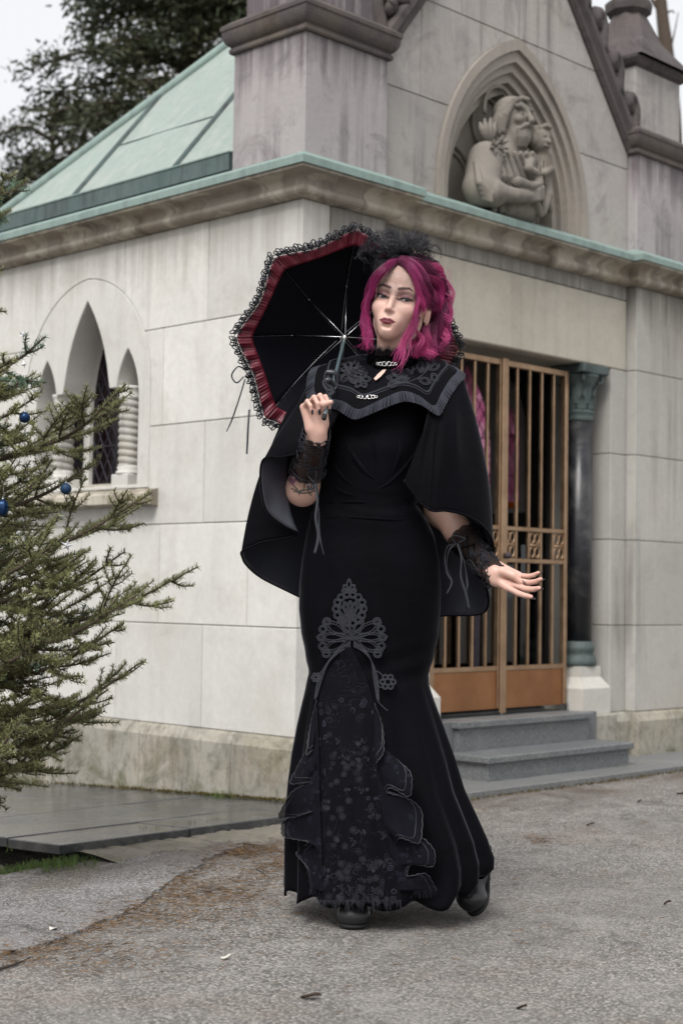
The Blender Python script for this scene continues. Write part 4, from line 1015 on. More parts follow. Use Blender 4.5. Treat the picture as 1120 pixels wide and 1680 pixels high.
def spruce_branch(root_z, tip, sag, dens=1.0, tone=(1, 1, 1), seed=0):
    rng = np.random.default_rng(seed)
    root = tr_base+np.array([0, 0, root_z]); tip = np.asarray(tip); L = np.linalg.norm(tip-root)
    mid1 = root+(tip-root)*0.35+np.array([0, 0, -sag*0.7]); mid2 = root+(tip-root)*0.7+np.array([0, 0, -sag]); side = np.cross(tip-root, [0, 0, 1.0]); side /= np.linalg.norm(side)
    mid1 = mid1+side*rng.normal(0, 0.02); mid2 = mid2+side*rng.normal(0, 0.025)
    main_ = crom([root, mid1, mid2, tip], 40)
    wood = Bag(); wood.tube(main_-tr_base, np.linspace(0.011, 0.0022, 40), 6); nd = []
    needles_on(main_[8:], 0.019, 900*dens, 0.6, tone, nd)
    cum = np.linspace(0, L, 40); k = 0.22*L; flip = 1
    while k < L*0.97:
        i = int(k/L*39); p = main_[i]; T = main_[min(39, i+1)]-main_[max(0, i-1)]; T /= np.linalg.norm(T)
        for sd_ in (-1, 1):
            if rng.random() < 0.12: continue
            S = np.cross(T, [0, 0, 1.0]); S /= np.linalg.norm(S)+1e-9
            d = T*math.cos(0.85)+S*sd_*math.sin(0.85); d = rot_about(d, T, rng.normal(0, 0.5)); d[2] += rng.normal(0.05, 0.12); d /= np.linalg.norm(d)
            tl = min(0.30, (L-k)*rng.uniform(0.45, 0.75)+0.03)*rng.uniform(0.7, 1.1)
            if tl < 0.025: continue
            e = p+d*tl+T*tl*0.18; mm_ = p+d*tl*0.55+np.array([0, 0, -tl*0.05])
            tw_ = crom([p, mm_, e], 9); wood.tube(tw_-tr_base, np.linspace(0.0038, 0.0016, 9), 5, None, False)
            tn = np.array(tone)*rng.uniform(0.8, 1.25)
            needles_on(tw_, 0.018, 950*dens, 0.6, tn, nd)
            if tl > 0.11:
                for q in np.arange(0.3, 0.95, 0.22):
                    for s2 in (-1, 1):
                        if rng.random() < 0.25: continue
                        pi = tw_[int(q*8)]; S2 = np.cross(d, [0, 0, 1.0]); S2 /= np.linalg.norm(S2)+1e-9
                        d2 = d*0.72+S2*s2*0.62+np.array([0, 0, rng.normal(0, 0.18)]); l2 = tl*(1-q)*0.65+0.02
                        t2 = np.array([pi, pi+d2*l2*0.5, pi+d2*l2+np.array([0, 0, 0.01])]); wood.tube(t2-tr_base, [0.0018, 0.0014, 0.001], 4, None, False)
                        needles_on(t2, 0.016, 950*dens, 0.6, tn*rng.uniform(0.9, 1.15), nd)
        k += rng.uniform(0.055, 0.10)
    br = wood.obj('branch', M['bark'], spruce, True)
    P = np.concatenate([q[0] for q in nd]); D = np.concatenate([q[1] for q in nd]); LL = np.concatenate([q[2] for q in nd]); c = np.concatenate([q[3] for q in nd])
    V, F = strips(P, D, LL, 0.0024)
    o = mesh_obj('needles', V-tr_base, F, M['spruce'], br, False, np.repeat(c, 4, 0)); o['kind'] = 'stuff'
OL, BL, DK = (1.15, 1.0, 0.75), (0.85, 1.1, 1.25), (0.8, 0.85, 0.8)
def tz(py): return float(at(TRX, py, TRD)[2])
br_list = [  # root height (photo row at the trunk), tip pixel, tip depth, sag, tone
    (380, (34, 300), 4.75, 0.0, BL), (420, (12, 285), 4.6, 0.0, OL), (470, (-10, 420), 4.4, 0.02, OL),
    (600, (75, 552), 4.5, 0.03, BL), (640, (20, 590), 4.3, 0.02, OL), (660, (58, 612), 4.72, 0.02, OL), (690, (62, 650), 4.35, 0.03, OL),
    (770, (207, 630), 4.35, 0.05, OL), (730, (40, 700), 4.8, 0.03, DK), (800, (80, 755), 4.6, 0.05, OL), (850, (166, 750), 4.5, 0.04, OL), (830, (60, 790), 4.25, 0.03, OL),
    (930, (250, 808), 4.45, 0.05, OL), (900, (90, 850), 4.9, 0.05, DK), (960, (120, 870), 4.25, 0.04, OL), (1000, (205, 905), 4.6, 0.05, OL), (990, (140, 905), 4.3, 0.05, OL),
    (1050, (325, 930), 4.5, 0.05, OL), (1060, (228, 975), 4.35, 0.06, OL), (1080, (155, 1000), 4.7, 0.05, BL), (1110, (204, 1022), 4.45, 0.06, OL),
    (1100, (90, 1020), 4.2, 0.05, OL), (1140, (235, 1085), 4.5, 0.08, OL), (1170, (178, 1131), 4.4, 0.08, OL), 
    (1190, (125, 1158), 4.55, 0.08, OL), (1210, (104, 1190), 4.45, 0.09, OL), (1220, (40, 1175), 4.25, 0.09, OL), (1215, (70, 1215), 4.65, 0.09, OL), (1230, (15, 1225), 4.5, 0.09, OL),
    (720, (0, 690), 4.4, 0.04, DK), (880, (10, 830), 4.6, 0.05, OL)]
for i, (ry, tp, td, sg, tone) in enumerate(br_list): spruce_branch(tz(ry+25), at(tp[0], tp[1], td), sg, 1.0, tone, 100+i)
for k in range(22):                                   # the side of the tree away from the camera and beyond the frame
    zz = 0.66+1.15*k/21; a = -1.0+k*2.4; rh_ = np.array([math.cos(YAW), -math.sin(YAW), 0.0]); dl = (np.cos(a)*rh_*0.55-rh_*0.75+FH*np.sin(a)*0.9); dl /= np.linalg.norm(dl); ln = (0.62-0.24*zz)*1.05
    spruce_branch(zz, tr_base+dl*ln+np.array([0, 0, zz+0.10]), 0.05, 0.45, OL, 300+k)
# ornaments hang from the branches: each a thing
M['bauble'] = (lambda t: t.done(t.bsdf(Base__Color=t.mix(t.noise(t.pos(), 30, 3), (0.004, 0.022, 0.07), (0.006, 0.035, 0.10)), Metallic=0.55, Roughness=0.22)))(NT('blue_glass_bauble'))
M['bauble2'] = (lambda t: t.done(t.bsdf(Base__Color=t.mix(t.noise(t.pos(), 60, 3), (0.005, 0.028, 0.075), (0.008, 0.04, 0.10)), Metallic=0.2, Roughness=0.6)))(NT('matt_blue_bauble'))
M['star'] = (lambda t: t.done(t.bsdf(Base__Color=t.mix(t.noise(t.pos(), 80, 3), (0.72, 0.73, 0.76), (0.85, 0.85, 0.87)), Metallic=0.6, Roughness=0.35)))(NT('silver_star'))
def bauble(px, py, dep, r_, mat, label, ribbed=False, tall=1.0):
    c = at(px, py, dep); o = empty('bauble', tuple(c)); V = []; ns, nr = 32, 20
    for i in range(nr+1):
        a = math.pi*i/nr
        for j in range(ns):
            ph = 2*math.pi*j/ns; rr = r_*math.sin(a)*(1+(0.05*math.cos(8*ph+a*2) if ribbed else 0)); V.append((rr*math.cos(ph), rr*math.sin(ph), r_*tall*math.cos(a)))
    F = [(i*ns+j, i*ns+(j+1) % ns, (i+1)*ns+(j+1) % ns, (i+1)*ns+j) for i in range(nr) for j in range(ns)]
    mesh_obj('ball', V, F, mat, o, True)
    mesh_obj('cap', *lathe([(r_*0.24, 0), (r_*0.24, r_*0.2), (r_*0.1, r_*0.26)], 12, 0, 0, r_*tall*0.96), M['steel'], o, True)
    b = Bag(); b.tube([(r_*0.12*math.cos(a), 0, r_*tall*1.24+r_*0.14*math.sin(a)) for a in np.linspace(0, 6.283, 12)], 0.0008, 5); b.tube([(0, 0, r_*tall*1.35), (0.001, 0, r_*tall*1.35+0.03)], 0.0005, 4); b.obj('hook', M['steel'], o, True)
    tag(o, label, 'bauble', 'blue baubles on the spruce')
bauble(41, 685, 4.33, 0.0155, M['bauble'], 'shiny blue bauble hanging highest on the spruce')
bauble(108.5, 802, 4.40, 0.0160, M['bauble2'], 'matt blue bauble hanging in front of the window sill')
bauble(5, 833, 4.28, 0.0165, M['bauble'], 'ribbed egg-shaped blue bauble at the left edge of the photo', True, 1.45)
def star(px, py, dep, R1, rot, tilt, label, n=5):
    c = at(px, py, dep); V = [(0, -0.006, 0), (0, 0.006, 0)]
    for k in range(2*n):
        a = math.pi/2+rot+k*math.pi/n; r_ = R1 if k % 2 == 0 else R1*0.36; V.append((r_*math.cos(a), 0, r_*math.sin(a)))
    F = []
    for k in range(2*n): F += [(0, 2+k, 2+(k+1) % (2*n)), (1, 2+(k+1) % (2*n), 2+k)]
    o = mesh_obj('star_ornament', V, F, M['star'], None, False, None, tuple(c)); o.rotation_euler = (0.2, tilt, -YAW+tilt)
    tag(o, label, 'star', 'silver stars on the spruce')
star(110, 895, 4.33, 0.019, 0.1, 0.3, 'large silver star hanging below the middle bauble on the spruce')
star(38, 549, 4.6, 0.014, 0.5, 0.7, 'topmost white star on the spruce, above the first long twig')
star(40, 598, 4.6, 0.013, 0.9, -0.8, 'small white star turned edgewise under the topmost star', 4)
star(52, 632, 4.6, 0.013, 0.3, 0.9, 'white star above the pair near the shiny bauble', 5)
star(58, 642, 4.62, 0.012, 0.8, 0.2, 'right white star of the pair above the shiny bauble')
star(50, 652, 4.58, 0.012, 1.3, -0.4, 'lower white star of the pair above the shiny bauble')
star(28, 945, 4.4, 0.012, 0.4, 0.5, 'silver star half hidden among the low left twigs')
star(95, 957, 4.45, 0.014, 1.0, 1.1, 'silver star seen edgewise under the large one', 4)

# tall dark conifer behind the roof
def far_conifer(px, dep, z0, z1, rad, nb, label, seed):
    rng = np.random.default_rng(seed); base = at(px, 900, dep); base[2] = 0
    o = empty('conifer_tree', tuple(base)); tag(o, label, 'tree', 'trees behind the mausoleum')
    b = Bag(); b.tube([(0, 0, 0), (0.05, 0, z1*0.5), (0, 0, z1)], [0.2, 0.13, 0.02], 8)
    P = []; D = []; L = []; C = []
    for k in range(nb):
        z = z0+(z1-z0)*rng.random()**0.9; az = rng.uniform(0, 2*math.pi); ln = rad*(1-0.55*(z-z0)/(z1-z0))*rng.uniform(0.55, 1.1)
        d = np.array([math.cos(az), math.sin(az), 0]); pts_ = crom([(0, 0, z), d*ln*0.4+[0, 0, z+0.10], d*ln*0.75+[0, 0, z-0.02], d*ln+[0, 0, z-0.22]], 14)
        b.tube(pts_, np.linspace(0.035, 0.006, 14), 5, None, False)
        for q in np.linspace(0.2, 1.0, 14):
            p = pts_[min(13, int(q*13))]
            for sd_ in (-1, 1):
                s_ = np.array([-d[1], d[0], 0])*sd_; tl = ln*0.42*(1.08-q)*rng.uniform(0.6, 1.2)+0.10
                dd = d*0.6+s_*0.8+np.array([0, 0, -0.35]); dd /= np.linalg.norm(dd); m_ = int(8+tl*30)
                qq = rng.random(m_)[:, None]; pp = p+dd*tl*qq+rng.normal(0, 0.07, (m_, 3)); P.append(pp)
                D.append(dd*0.9+rng.normal(0, 0.55, (m_, 3))); L.append(rng.uniform(0.04, 0.09, m_)); C.append(np.repeat(rng.uniform(0.55, 1.5)*np.array([[rng.uniform(0.9, 1.25), 1, 0.9]]), m_, 0)*rng.uniform(0.7, 1.3, (m_, 1)))
    b.obj('trunk', M['bark'], o, True)
    P = np.concatenate(P); D = np.concatenate(D); L = np.concatenate(L); C = np.concatenate(C)
    V, F = strips(P, D, L, 0.030); cr = mesh_obj('crown', V, F, M['far_needles'], o, False, np.repeat(C, 4, 0)); cr['kind'] = 'stuff'
far_conifer(290, 15.0, 2.2, 9.5, 2.15, 150, 'tall dark conifer rising behind the copper roof', 5)
far_conifer(70, 18.0, 2.6, 6.3, 1.9, 52, 'smaller dark conifer lower down behind the left end of the roof', 6)
# bare tree behind the right tower
bt = at(1095, 900, 15.0); bt[2] = 0
bare = empty('bare_tree', tuple(bt)); tag(bare, 'bare leaning tree trunk with thin twigs behind the right tower', 'tree', 'trees behind the mausoleum')
def W(px, py, dep=15.0): return at(px, py, dep)-bt
b = Bag(); b.tube(crom([W(1110, 420), W(1104, 200), W(1092, 80), W(1086, 30), W(1080, -40), W(1070, -160)], 24), np.linspace(0.085, 0.045, 24), 9); b.obj('trunk', M['bark'], bare, True)
for pts_, r_ in (([W(1090, 40), W(1078, 14), W(1066, -6), W(1050, -60)], 0.03), ([W(1096, 95), W(1104, 60), W(1112, 20)], 0.012), ([W(1094, 20), W(1102, 18), W(1106, 22)], 0.012), ([W(1080, -30), W(1110, -80), W(1130, -160)], 0.03)):
    b = Bag(); b.tube(crom(pts_, 12), np.linspace(r_, r_*0.35, 12), 7); b.obj('branch', M['bark'], bare, True)
# ------------------------------------------------------------------ statue in the niche: bearded man holding a child
st_o = np.array([CXF-0.02, MY+0.06, 2.62])
S = SDF(); c = lambda x, y, z: np.array([x, y, z])
def SP(px, py, y): p = on_y(px, py, MY+y); return c(p[0]-st_o[0], p[1]-st_o[1], p[2]-st_o[2])
H = SP(842, 195, -0.02)                                    # his head
S.ell(H, (0.066, 0.082, 0.098)); S.ell(H+c(0.0, 0.025, 0.03), (0.082, 0.085, 0.082), 0.02)
S.ell(H+c(0.0, -0.045, -0.09), (0.050, 0.046, 0.062), 0.02)                                 # beard
S.cone(H+c(0, -0.083, 0.022), H+c(0, -0.108, -0.030), 0.009, 0.016, 0.010); S.cone(H+c(-0.05, -0.066, 0.036), H+c(0.05, -0.066, 0.036), 0.013, 0.013, 0.012)
for s in (-1, 1):
    S.ell(H+c(s*0.029, -0.086, 0.010), (0.021, 0.020, 0.014), 0.006, 's'); S.ell(H+c(s*0.029, -0.070, 0.006), (0.014, 0.012, 0.008), 0.003)
    S.ell(H+c(s*0.038, -0.062, -0.022), (0.022, 0.020, 0.022), 0.012)
    S.chain([H+c(0, -0.094, -0.046), H+c(s*0.022, -0.090, -0.052), H+c(s*0.042, -0.076, -0.068)], [0.010, 0.011, 0.006], 0.006)     # moustache
    for k in range(4): S.chain([H+c(s*(0.012+0.014*k), -0.050+0.012*k, 0.085-0.006*k), H+c(s*(0.055+0.008*k), -0.045+0.022*k, 0.062-0.012*k), H+c(s*(0.080+0.004*k), -0.020+0.025*k, 0.0-0.015*k), H+c(s*(0.078+0.006*k), 0.0+0.02*k, -0.075-0.008*k)], [0.012, 0.016, 0.018, 0.012], 0.005)
    for k in range(3): S.chain([H+c(s*(0.016+0.014*k), -0.082+0.008*k, -0.070), H+c(s*(0.014+0.012*k), -0.080+0.01*k, -0.105), H+c(s*(0.006+0.008*k), -0.066+0.006*k, -0.145)], [0.009, 0.011, 0.006], 0.004)
S.chain([H+c(-0.012, -0.060, 0.085), H+c(0.006, -0.078, 0.078), H+c(0.012, -0.076, 0.064)], [0.012, 0.012, 0.008], 0.004)
S.ell(H+c(0.0, -0.098, -0.062), (0.018, 0.012, 0.004), 0.002, 's')
S.cone(H+c(0, 0.02, -0.09), H+c(-0.01, 0.04, -0.17), 0.06, 0.075, 0.03)
S.ell(SP(832, 300, 0.05), (0.185, 0.11, 0.22), 0.05); S.ell(SP(806, 264, 0.03), (0.075, 0.08, 0.07), 0.05); S.ell(SP(880, 265, 0.06), (0.08, 0.08, 0.08), 0.05)
sl = [SP(796, 262, 0.0), SP(788, 310, -0.03), SP(808, 318, -0.08)]
S.chain(sl, [0.085, 0.085, 0.065], 0.04); S.chain([SP(812, 314, -0.09), SP(845, 322, -0.13), SP(868, 322, -0.13)], [0.044, 0.036, 0.030], 0.02)
for k in range(4): S.chain([SP(868, 316+k*4, -0.14), SP(882, 312+k*5, -0.15), SP(890, 308+k*5.5, -0.135)], [0.014, 0.013, 0.010], 0.006)
S.chain([SP(850, 300, -0.12), SP(870, 306, -0.145), SP(884, 302, -0.145)], [0.03, 0.022, 0.014], 0.01)
for k in range(9):                                         # folds of the robe
    x0 = 796+k*9.5; S.chain([SP(x0, 252, -0.03-0.01*k % 2), SP(x0+8+k, 290, -0.075), SP(x0+14+2*k, 345, -0.06)], [0.013, 0.021, 0.014], 0.003)
for k in range(4): S.chain([SP(780+k*4, 265+k*12, -0.03), SP(786+k*3, 300+k*8, -0.09), SP(806, 318+k*4, -0.12)], [0.012, 0.018, 0.009], 0.003)
S.ell(SP(838, 345, 0.0), (0.17, 0.10, 0.07), 0.05)
K = SP(884, 232, -0.06)                                    # the child
S.ell(K, (0.056, 0.06, 0.066), 0.004); S.ell(K+c(0, 0.012, 0.022), (0.064, 0.062, 0.058), 0.014); S.cone(K+c(-0.006, -0.058, 0.0), K+c(-0.008, -0.068, -0.018), 0.007, 0.010, 0.008)
for s in (-1, 1):
    S.ell(K+c(s*0.021-0.004, -0.060, 0.004), (0.014, 0.013, 0.009), 0.005, 's')
    for k in range(4): S.ell(K+c(s*(0.012+0.015*k), -0.045+0.02*k, 0.062-0.008*k), (0.017, 0.018, 0.015), 0.005)
    S.ell(K+c(s*0.056, 0.0, -0.005), (0.016, 0.025, 0.03), 0.006)
S.cone(K+c(-0.02, -0.052, -0.035), K+c(0.012, -0.052, -0.035), 0.006, 0.006, 0.006)
S.ell(SP(886, 275, -0.05), (0.062, 0.058, 0.095), 0.02); S.chain([SP(872, 258, -0.08), SP(866, 276, -0.13), SP(878, 282, -0.145)], [0.024, 0.020, 0.016], 0.012); S.chain([SP(897, 258, -0.05), SP(902, 278, -0.09), SP(892, 284, -0.12)], [0.024, 0.021, 0.016], 0.012)
S.chain([SP(880, 300, -0.09), SP(872, 318, -0.11), SP(886, 352, -0.10)], [0.034, 0.028, 0.016], 0.012); S.chain([SP(893, 298, -0.07), SP(898, 320, -0.09), SP(890, 350, -0.09)], [0.030, 0.026, 0.016], 0.012)
for k in range(4): S.chain([SP(876+k*6, 262, -0.105), SP(878+k*5, 285, -0.115), SP(876+k*6, 305, -0.10)], [0.006, 0.007, 0.005], 0.008)
v, f = S.mesh(0.0048)
st_ = empty('statue', tuple(st_o)); tag(st_, 'carved stone half figure of a bearded man holding a child in the pointed niche', 'statue')
mesh_obj('figure', v, f, M['stone_statue'], st_, True)
for k, (px, py, a0) in enumerate(((808, 244, 1.2), (818, 238, 0.6), (814, 254, 2.0))):    # lilies against his shoulder
    p0 = SP(px, py, -0.06); b = Bag()
    for q in range(6):
        a = a0+q*math.pi/3; d = c(math.cos(a), -0.6, math.sin(a)); b.tube([p0, p0+d*0.022, p0+d*0.04+c(0, -0.006, 0)], [0.005, 0.011, 0.003], 6)
    b.tube([p0, SP(830, 300, -0.09)], 0.006, 6); b.obj('lily', M['stone_statue'], st_, True)
for k, dx in enumerate((-10, -4, 3, 9)): 
    b = Bag(); b.tube([SP(800, 240, 0.0), SP(800+dx, 212, -0.01), SP(800+dx*1.35, 190+abs(dx), 0.0)], [0.014, 0.018, 0.004], 7); b.obj('leaf', M['stone_statue'], st_, True)
b = Bag(); b.tube([tuple(H+c(0.115*math.cos(a)-0.02, 0.07, 0.04+0.125*math.sin(a))) for a in np.linspace(-0.2, 3.4, 20)], 0.012, 6); b.obj('halo', M['stone_statue'], st_, True)
# ------------------------------------------------------------------ the woman
PD = 4.12
_o = at(605, 1400, PD); PO3 = np.array([_o[0], _o[1], 0.0])
RH = np.array([math.cos(YAW), -math.sin(YAW), 0.0])
person = empty('person', tuple(PO3), -YAW)
tag(person, 'woman with magenta hair walking in black velvet gown and lace-trimmed cape', 'person')
def PL(px, py, d=0.0):
    """local point of the figure seen at pixel (px,py), d metres behind its middle plane: x right, y away, z up"""
    w_ = at(px, py, PD+d)-PO3; return np.array([w_@RH, w_@FH, w_[2]])
def PLs(pts): return np.array([PL(*p) for p in pts])

# --- skin
def skin_mat():
    t = NT('skin'); p = t.pos(); col = t.attr()
    col = t.mix(t.math('MULTIPLY', t.ramp(t.noise(p, 45, 5, 0.7), [(0.4, 0), (0.7, 1)]), 0.5), col, t.mix(1.0, col, (1.0, 0.80, 0.76), 'MULTIPLY'))
    b = t.bsdf(Base__Color=col, Roughness=0.46, Normal=t.bump(t.noise(p, 700, 3), 0.12, 0.001))
    b.inputs['Subsurface Weight'].default_value = 0.18; b.inputs['Subsurface Radius'].default_value = (0.6, 0.22, 0.12); b.inputs['Subsurface Scale'].default_value = 0.012
    b.inputs['Specular IOR Level'].default_value = 0.4
    return t.done(b)
M['skin'] = skin_mat()
SK = np.array([0.60, 0.405, 0.335])
# head in its own frame (cm): face looks along -y, eye line at z = 0
HS = 0.0105                                            # metres per head unit
hd = SDF()
hd.ell((0, 2.0, 3.6), (7.3, 9.0, 7.6))
hd.ell((0, -1.9, -1.6), (6.45, 6.55, 8.2), 3.0)
hd.ell((0, -3.9, 4.2), (5.9, 4.4, 4.8), 2.5)
hd.ell((0, -2.7, -5.6), (4.5, 5.5, 4.6), 3.0)
hd.ell((0, -5.6, -8.3), (2.2, 2.6, 2.0), 2.5)
hd.cone((-0.7, -6.75, -9.15), (0.7, -6.75, -9.15), 1.25, 1.25, 1.6)
for s in (-1, 1):
    hd.ell((s*4.4, 0.8, -5.0), (1.3, 1.8, 1.8), 3.0)                         # jaw angle
    hd.ell((s*3.9, -5.3, -2.6), (2.0, 2.0, 1.8), 2.6)                       # cheek
    hd.cone((s*1.3, -8.0, 1.85), (s*4.6, -6.7, 2.0), 0.5, 0.65, 1.6)        # brow
    hd.ell((s*3.15, -8.9, -0.1), (2.0, 1.45, 1.15), 1.4, 's')               # socket
hd.cone((0, -7.75, 1.2), (0, -10.1, -3.55), 0.58, 0.70, 1.3)                # nose
hd.ell((0, -10.0, -3.85), (0.80, 0.80, 0.66), 0.7)
for s in (-1, 1):
    hd.ell((s*0.90, -9.05, -4.1), (0.52, 0.74, 0.46), 0.6)
    hd.ell((s*0.46, -9.55, -4.62), (0.24, 0.34, 0.20), 0.25, 's')
    # eyelids: shell over the eyeball with an almond opening
    hd.ell((s*3.15, -6.65, 0.0), (1.75, 1.42, 1.40), 0.6)
    hd.ell((s*3.15, -8.5, -0.24), (1.46, 1.35, 0.30), 0.08, 's', Matrix.Rotation(R(-6*s), 4, 'Y'))
hd.ell((0, -7.7, -6.7), (2.9, 1.3, 1.8), 1.8)                                # muzzle under the lips
for s in (-1, 1):
    hd.chain([(s*0.30, -9.05, -6.52), (s*1.05, -8.85, -6.55), (s*2.45, -7.75, -6.92)], [0.24, 0.30, 0.12], 0.5)
    hd.chain([(0, -8.85, -7.42), (s*1.0, -8.65, -7.38), (s*2.35, -7.7, -7.02)], [0.50, 0.45, 0.12], 0.45)
hd.chain([(-2.6, -7.95, -6.95), (-1.1, -9.2, -6.93), (0, -9.35, -7.0), (1.1, -9.2, -6.93), (2.6, -7.95, -6.95)], [0.07, 0.09, 0.10, 0.09, 0.07], 0.16, 's')
hd.ell((0, -9.0, -8.45), (1.3, 0.6, 0.42), 0.8, 's')
hd.ell((0, -9.75, -5.6), (0.26, 0.35, 0.6), 0.4, 's')
for s in (-1, 1):                                                           # ear: rim, lobe, hollow
    er = Matrix.Rotation(R(18*s), 4, 'Z') @ Matrix.Rotation(R(-12), 4, 'X')
    if s < 0: continue                                                       # the other ear lies flat under the hair
    hd.ell((s*7.35, 1.4, -1.4), (0.75, 1.75, 2.9), 0.5, 'u', er)
    hd.ell((s*7.95, 1.3, -1.0), (0.65, 1.05, 1.9), 0.4, 's', er)
    hd.cone((s*7.5, 0.3, -0.9), (s*7.6, 0.5, -2.0), 0.35, 0.4, 0.3)
hd.cone((0, 2.6, -6.0), (0.0, 4.4, -19.0), 4.6, 5.0, 2.2)                     # neck
hd.cone((2.2, -2.0, -10.5), (0.9, 0.3, -17.5), 1.4, 1.0, 2.0); hd.cone((-2.2, -2.0, -10.5), (-0.9, 0.3, -17.5), 1.4, 1.0, 2.0)
hv, hf = hd.mesh(0.145)
lift_ = np.interp(hv[:, 2], [-14, -10.5, -8, -6, -4.5, -3, -1.5, 20], [0, 0.5, 0.62, 0.56, 0.38, 0.15, 0, 0])*np.clip((0-hv[:, 1])/4, 0, 1); SRC = hv.copy(); hv[:, 2] += lift_
hv[:, 0] *= 1-0.085*np.clip((5-hv[:, 2])/4, 0, 1)*(hv[:, 1] < 0)-0.09*np.clip((-1-hv[:, 2])/8, 0, 1)*np.clip((-9.9-hv[:, 2])/-3, 0, 1)
# colouring: skin with make-up
def gauss(d, w_): return np.exp(-(d/w_)**2)
def seg_d(P, a, b):
    a = np.asarray(a); b = np.asarray(b); ab = b-a; h = np.clip(((P-a)@ab)/(ab@ab), 0, 1); return np.linalg.norm(P-a-h[:, None]*ab, axis=1)
hc = np.tile(SK, (len(hv), 1)); x, y, z = SRC.T; hw = hv; hv = SRC
def blend(mask, c): global hc; hc = hc*(1-mask[:, None])+np.asarray(c)*mask[:, None]
front = (y < -4)
for s in (-1, 1):
    blend(0.45*gauss(np.linalg.norm((hv-np.array([s*4.6, -5.4, -3.4]))/np.array([1.6, 3, 1.4]), axis=1), 1.0), (0.62, 0.27, 0.25))     # blush
    e = np.array([s*3.3, -7.9, 0.62]); dd = (hv-e)/np.array([2.1, 2.2, 0.85])
    blend(0.92*gauss(np.linalg.norm(dd, axis=1), 1.0)*(z > -0.5)*front, (0.20, 0.065, 0.10))                                              # eye shadow
    dl = (hv-np.array([s*3.3, -7.7, -0.85]))/np.array([1.9, 2, 0.45]); blend(0.5*gauss(np.linalg.norm(dl, axis=1), 0.9)*front, (0.28, 0.12, 0.12))
    ang = R(6*s); dx_, dz_ = x-s*3.15, z+0.24; ex = dx_*math.cos(ang)+dz_*math.sin(ang); ez = -dx_*math.sin(ang)+dz_*math.cos(ang)
    q = np.sqrt((ex/1.5)**2+(ez/0.36)**2); wl = np.where(ez > 0, 0.62, 0.34); blend(np.clip(1.25-np.abs(q-1.05)/wl, 0, 1)*(y < -6.4)*0.97, (0.012, 0.008, 0.010))   # liner
    bd = np.minimum(seg_d(hv*[1,.25,1], (s*1.25, -8.5*.25, 2.08), (s*3.7, -8.0*.25, 2.72)), seg_d(hv*[1,.25,1], (s*3.7, -8.0*.25, 2.75), (s*5.3, -6.4*.25, 2.0)))
    bw = np.interp(np.abs(x), [1.0, 2.2, 5.2], [0.27, 0.27, 0.13]); blend(np.clip(1.8-bd/(bw*1.15), 0, 1)*0.96, (0.055, 0.012, 0.014))      # brows
ax = np.abs(x)
up = np.interp(ax, [0, 0.40, 0.95, 2.6], [-6.36, -6.22, -6.26, -6.93]); lo = np.interp(ax, [0, 1.0, 1.8, 2.65], [-7.98, -7.88, -7.58, -6.99])
lm = np.clip((up-z)/0.12, 0, 1)*np.clip((z-lo)/0.12, 0, 1)*(ax < 2.7)*(y < -6.6)
blend(lm*0.96, (0.14, 0.012, 0.028)); blend(np.clip(1-np.abs(z+6.95)/0.17, 0, 1)*(ax < 2.4)*(y < -6.6)*0.85, (0.035, 0.004, 0.008))
blend(0.35*gauss(np.linalg.norm((hv-np.array([0, -10.2, -4.0]))/np.array([1.1, 1, 0.9]), axis=1), 1.0), (0.66, 0.34, 0.30))
blend(0.3*gauss(np.linalg.norm((hv-np.array([7.6, 1.3, -1.0])), axis=1), 2.4), (0.60, 0.24, 0.20))
hv = hw
# place the head: turned to her right (image left), chin a little up, tilted
HYAW, HROLL, HPIT = R(-16), R(11), R(1.5)
HM = np.array((Matrix.Rotation(HROLL, 3, 'Y') @ Matrix.Rotation(HYAW, 3, 'Z') @ Matrix.Rotation(-HPIT, 3, 'X')))
HC = PL(657.3, 501.0, 0.005)
def HL(v): return HC+(np.asarray(v, float)*HS)@HM.T
hv_l = HL(hv)

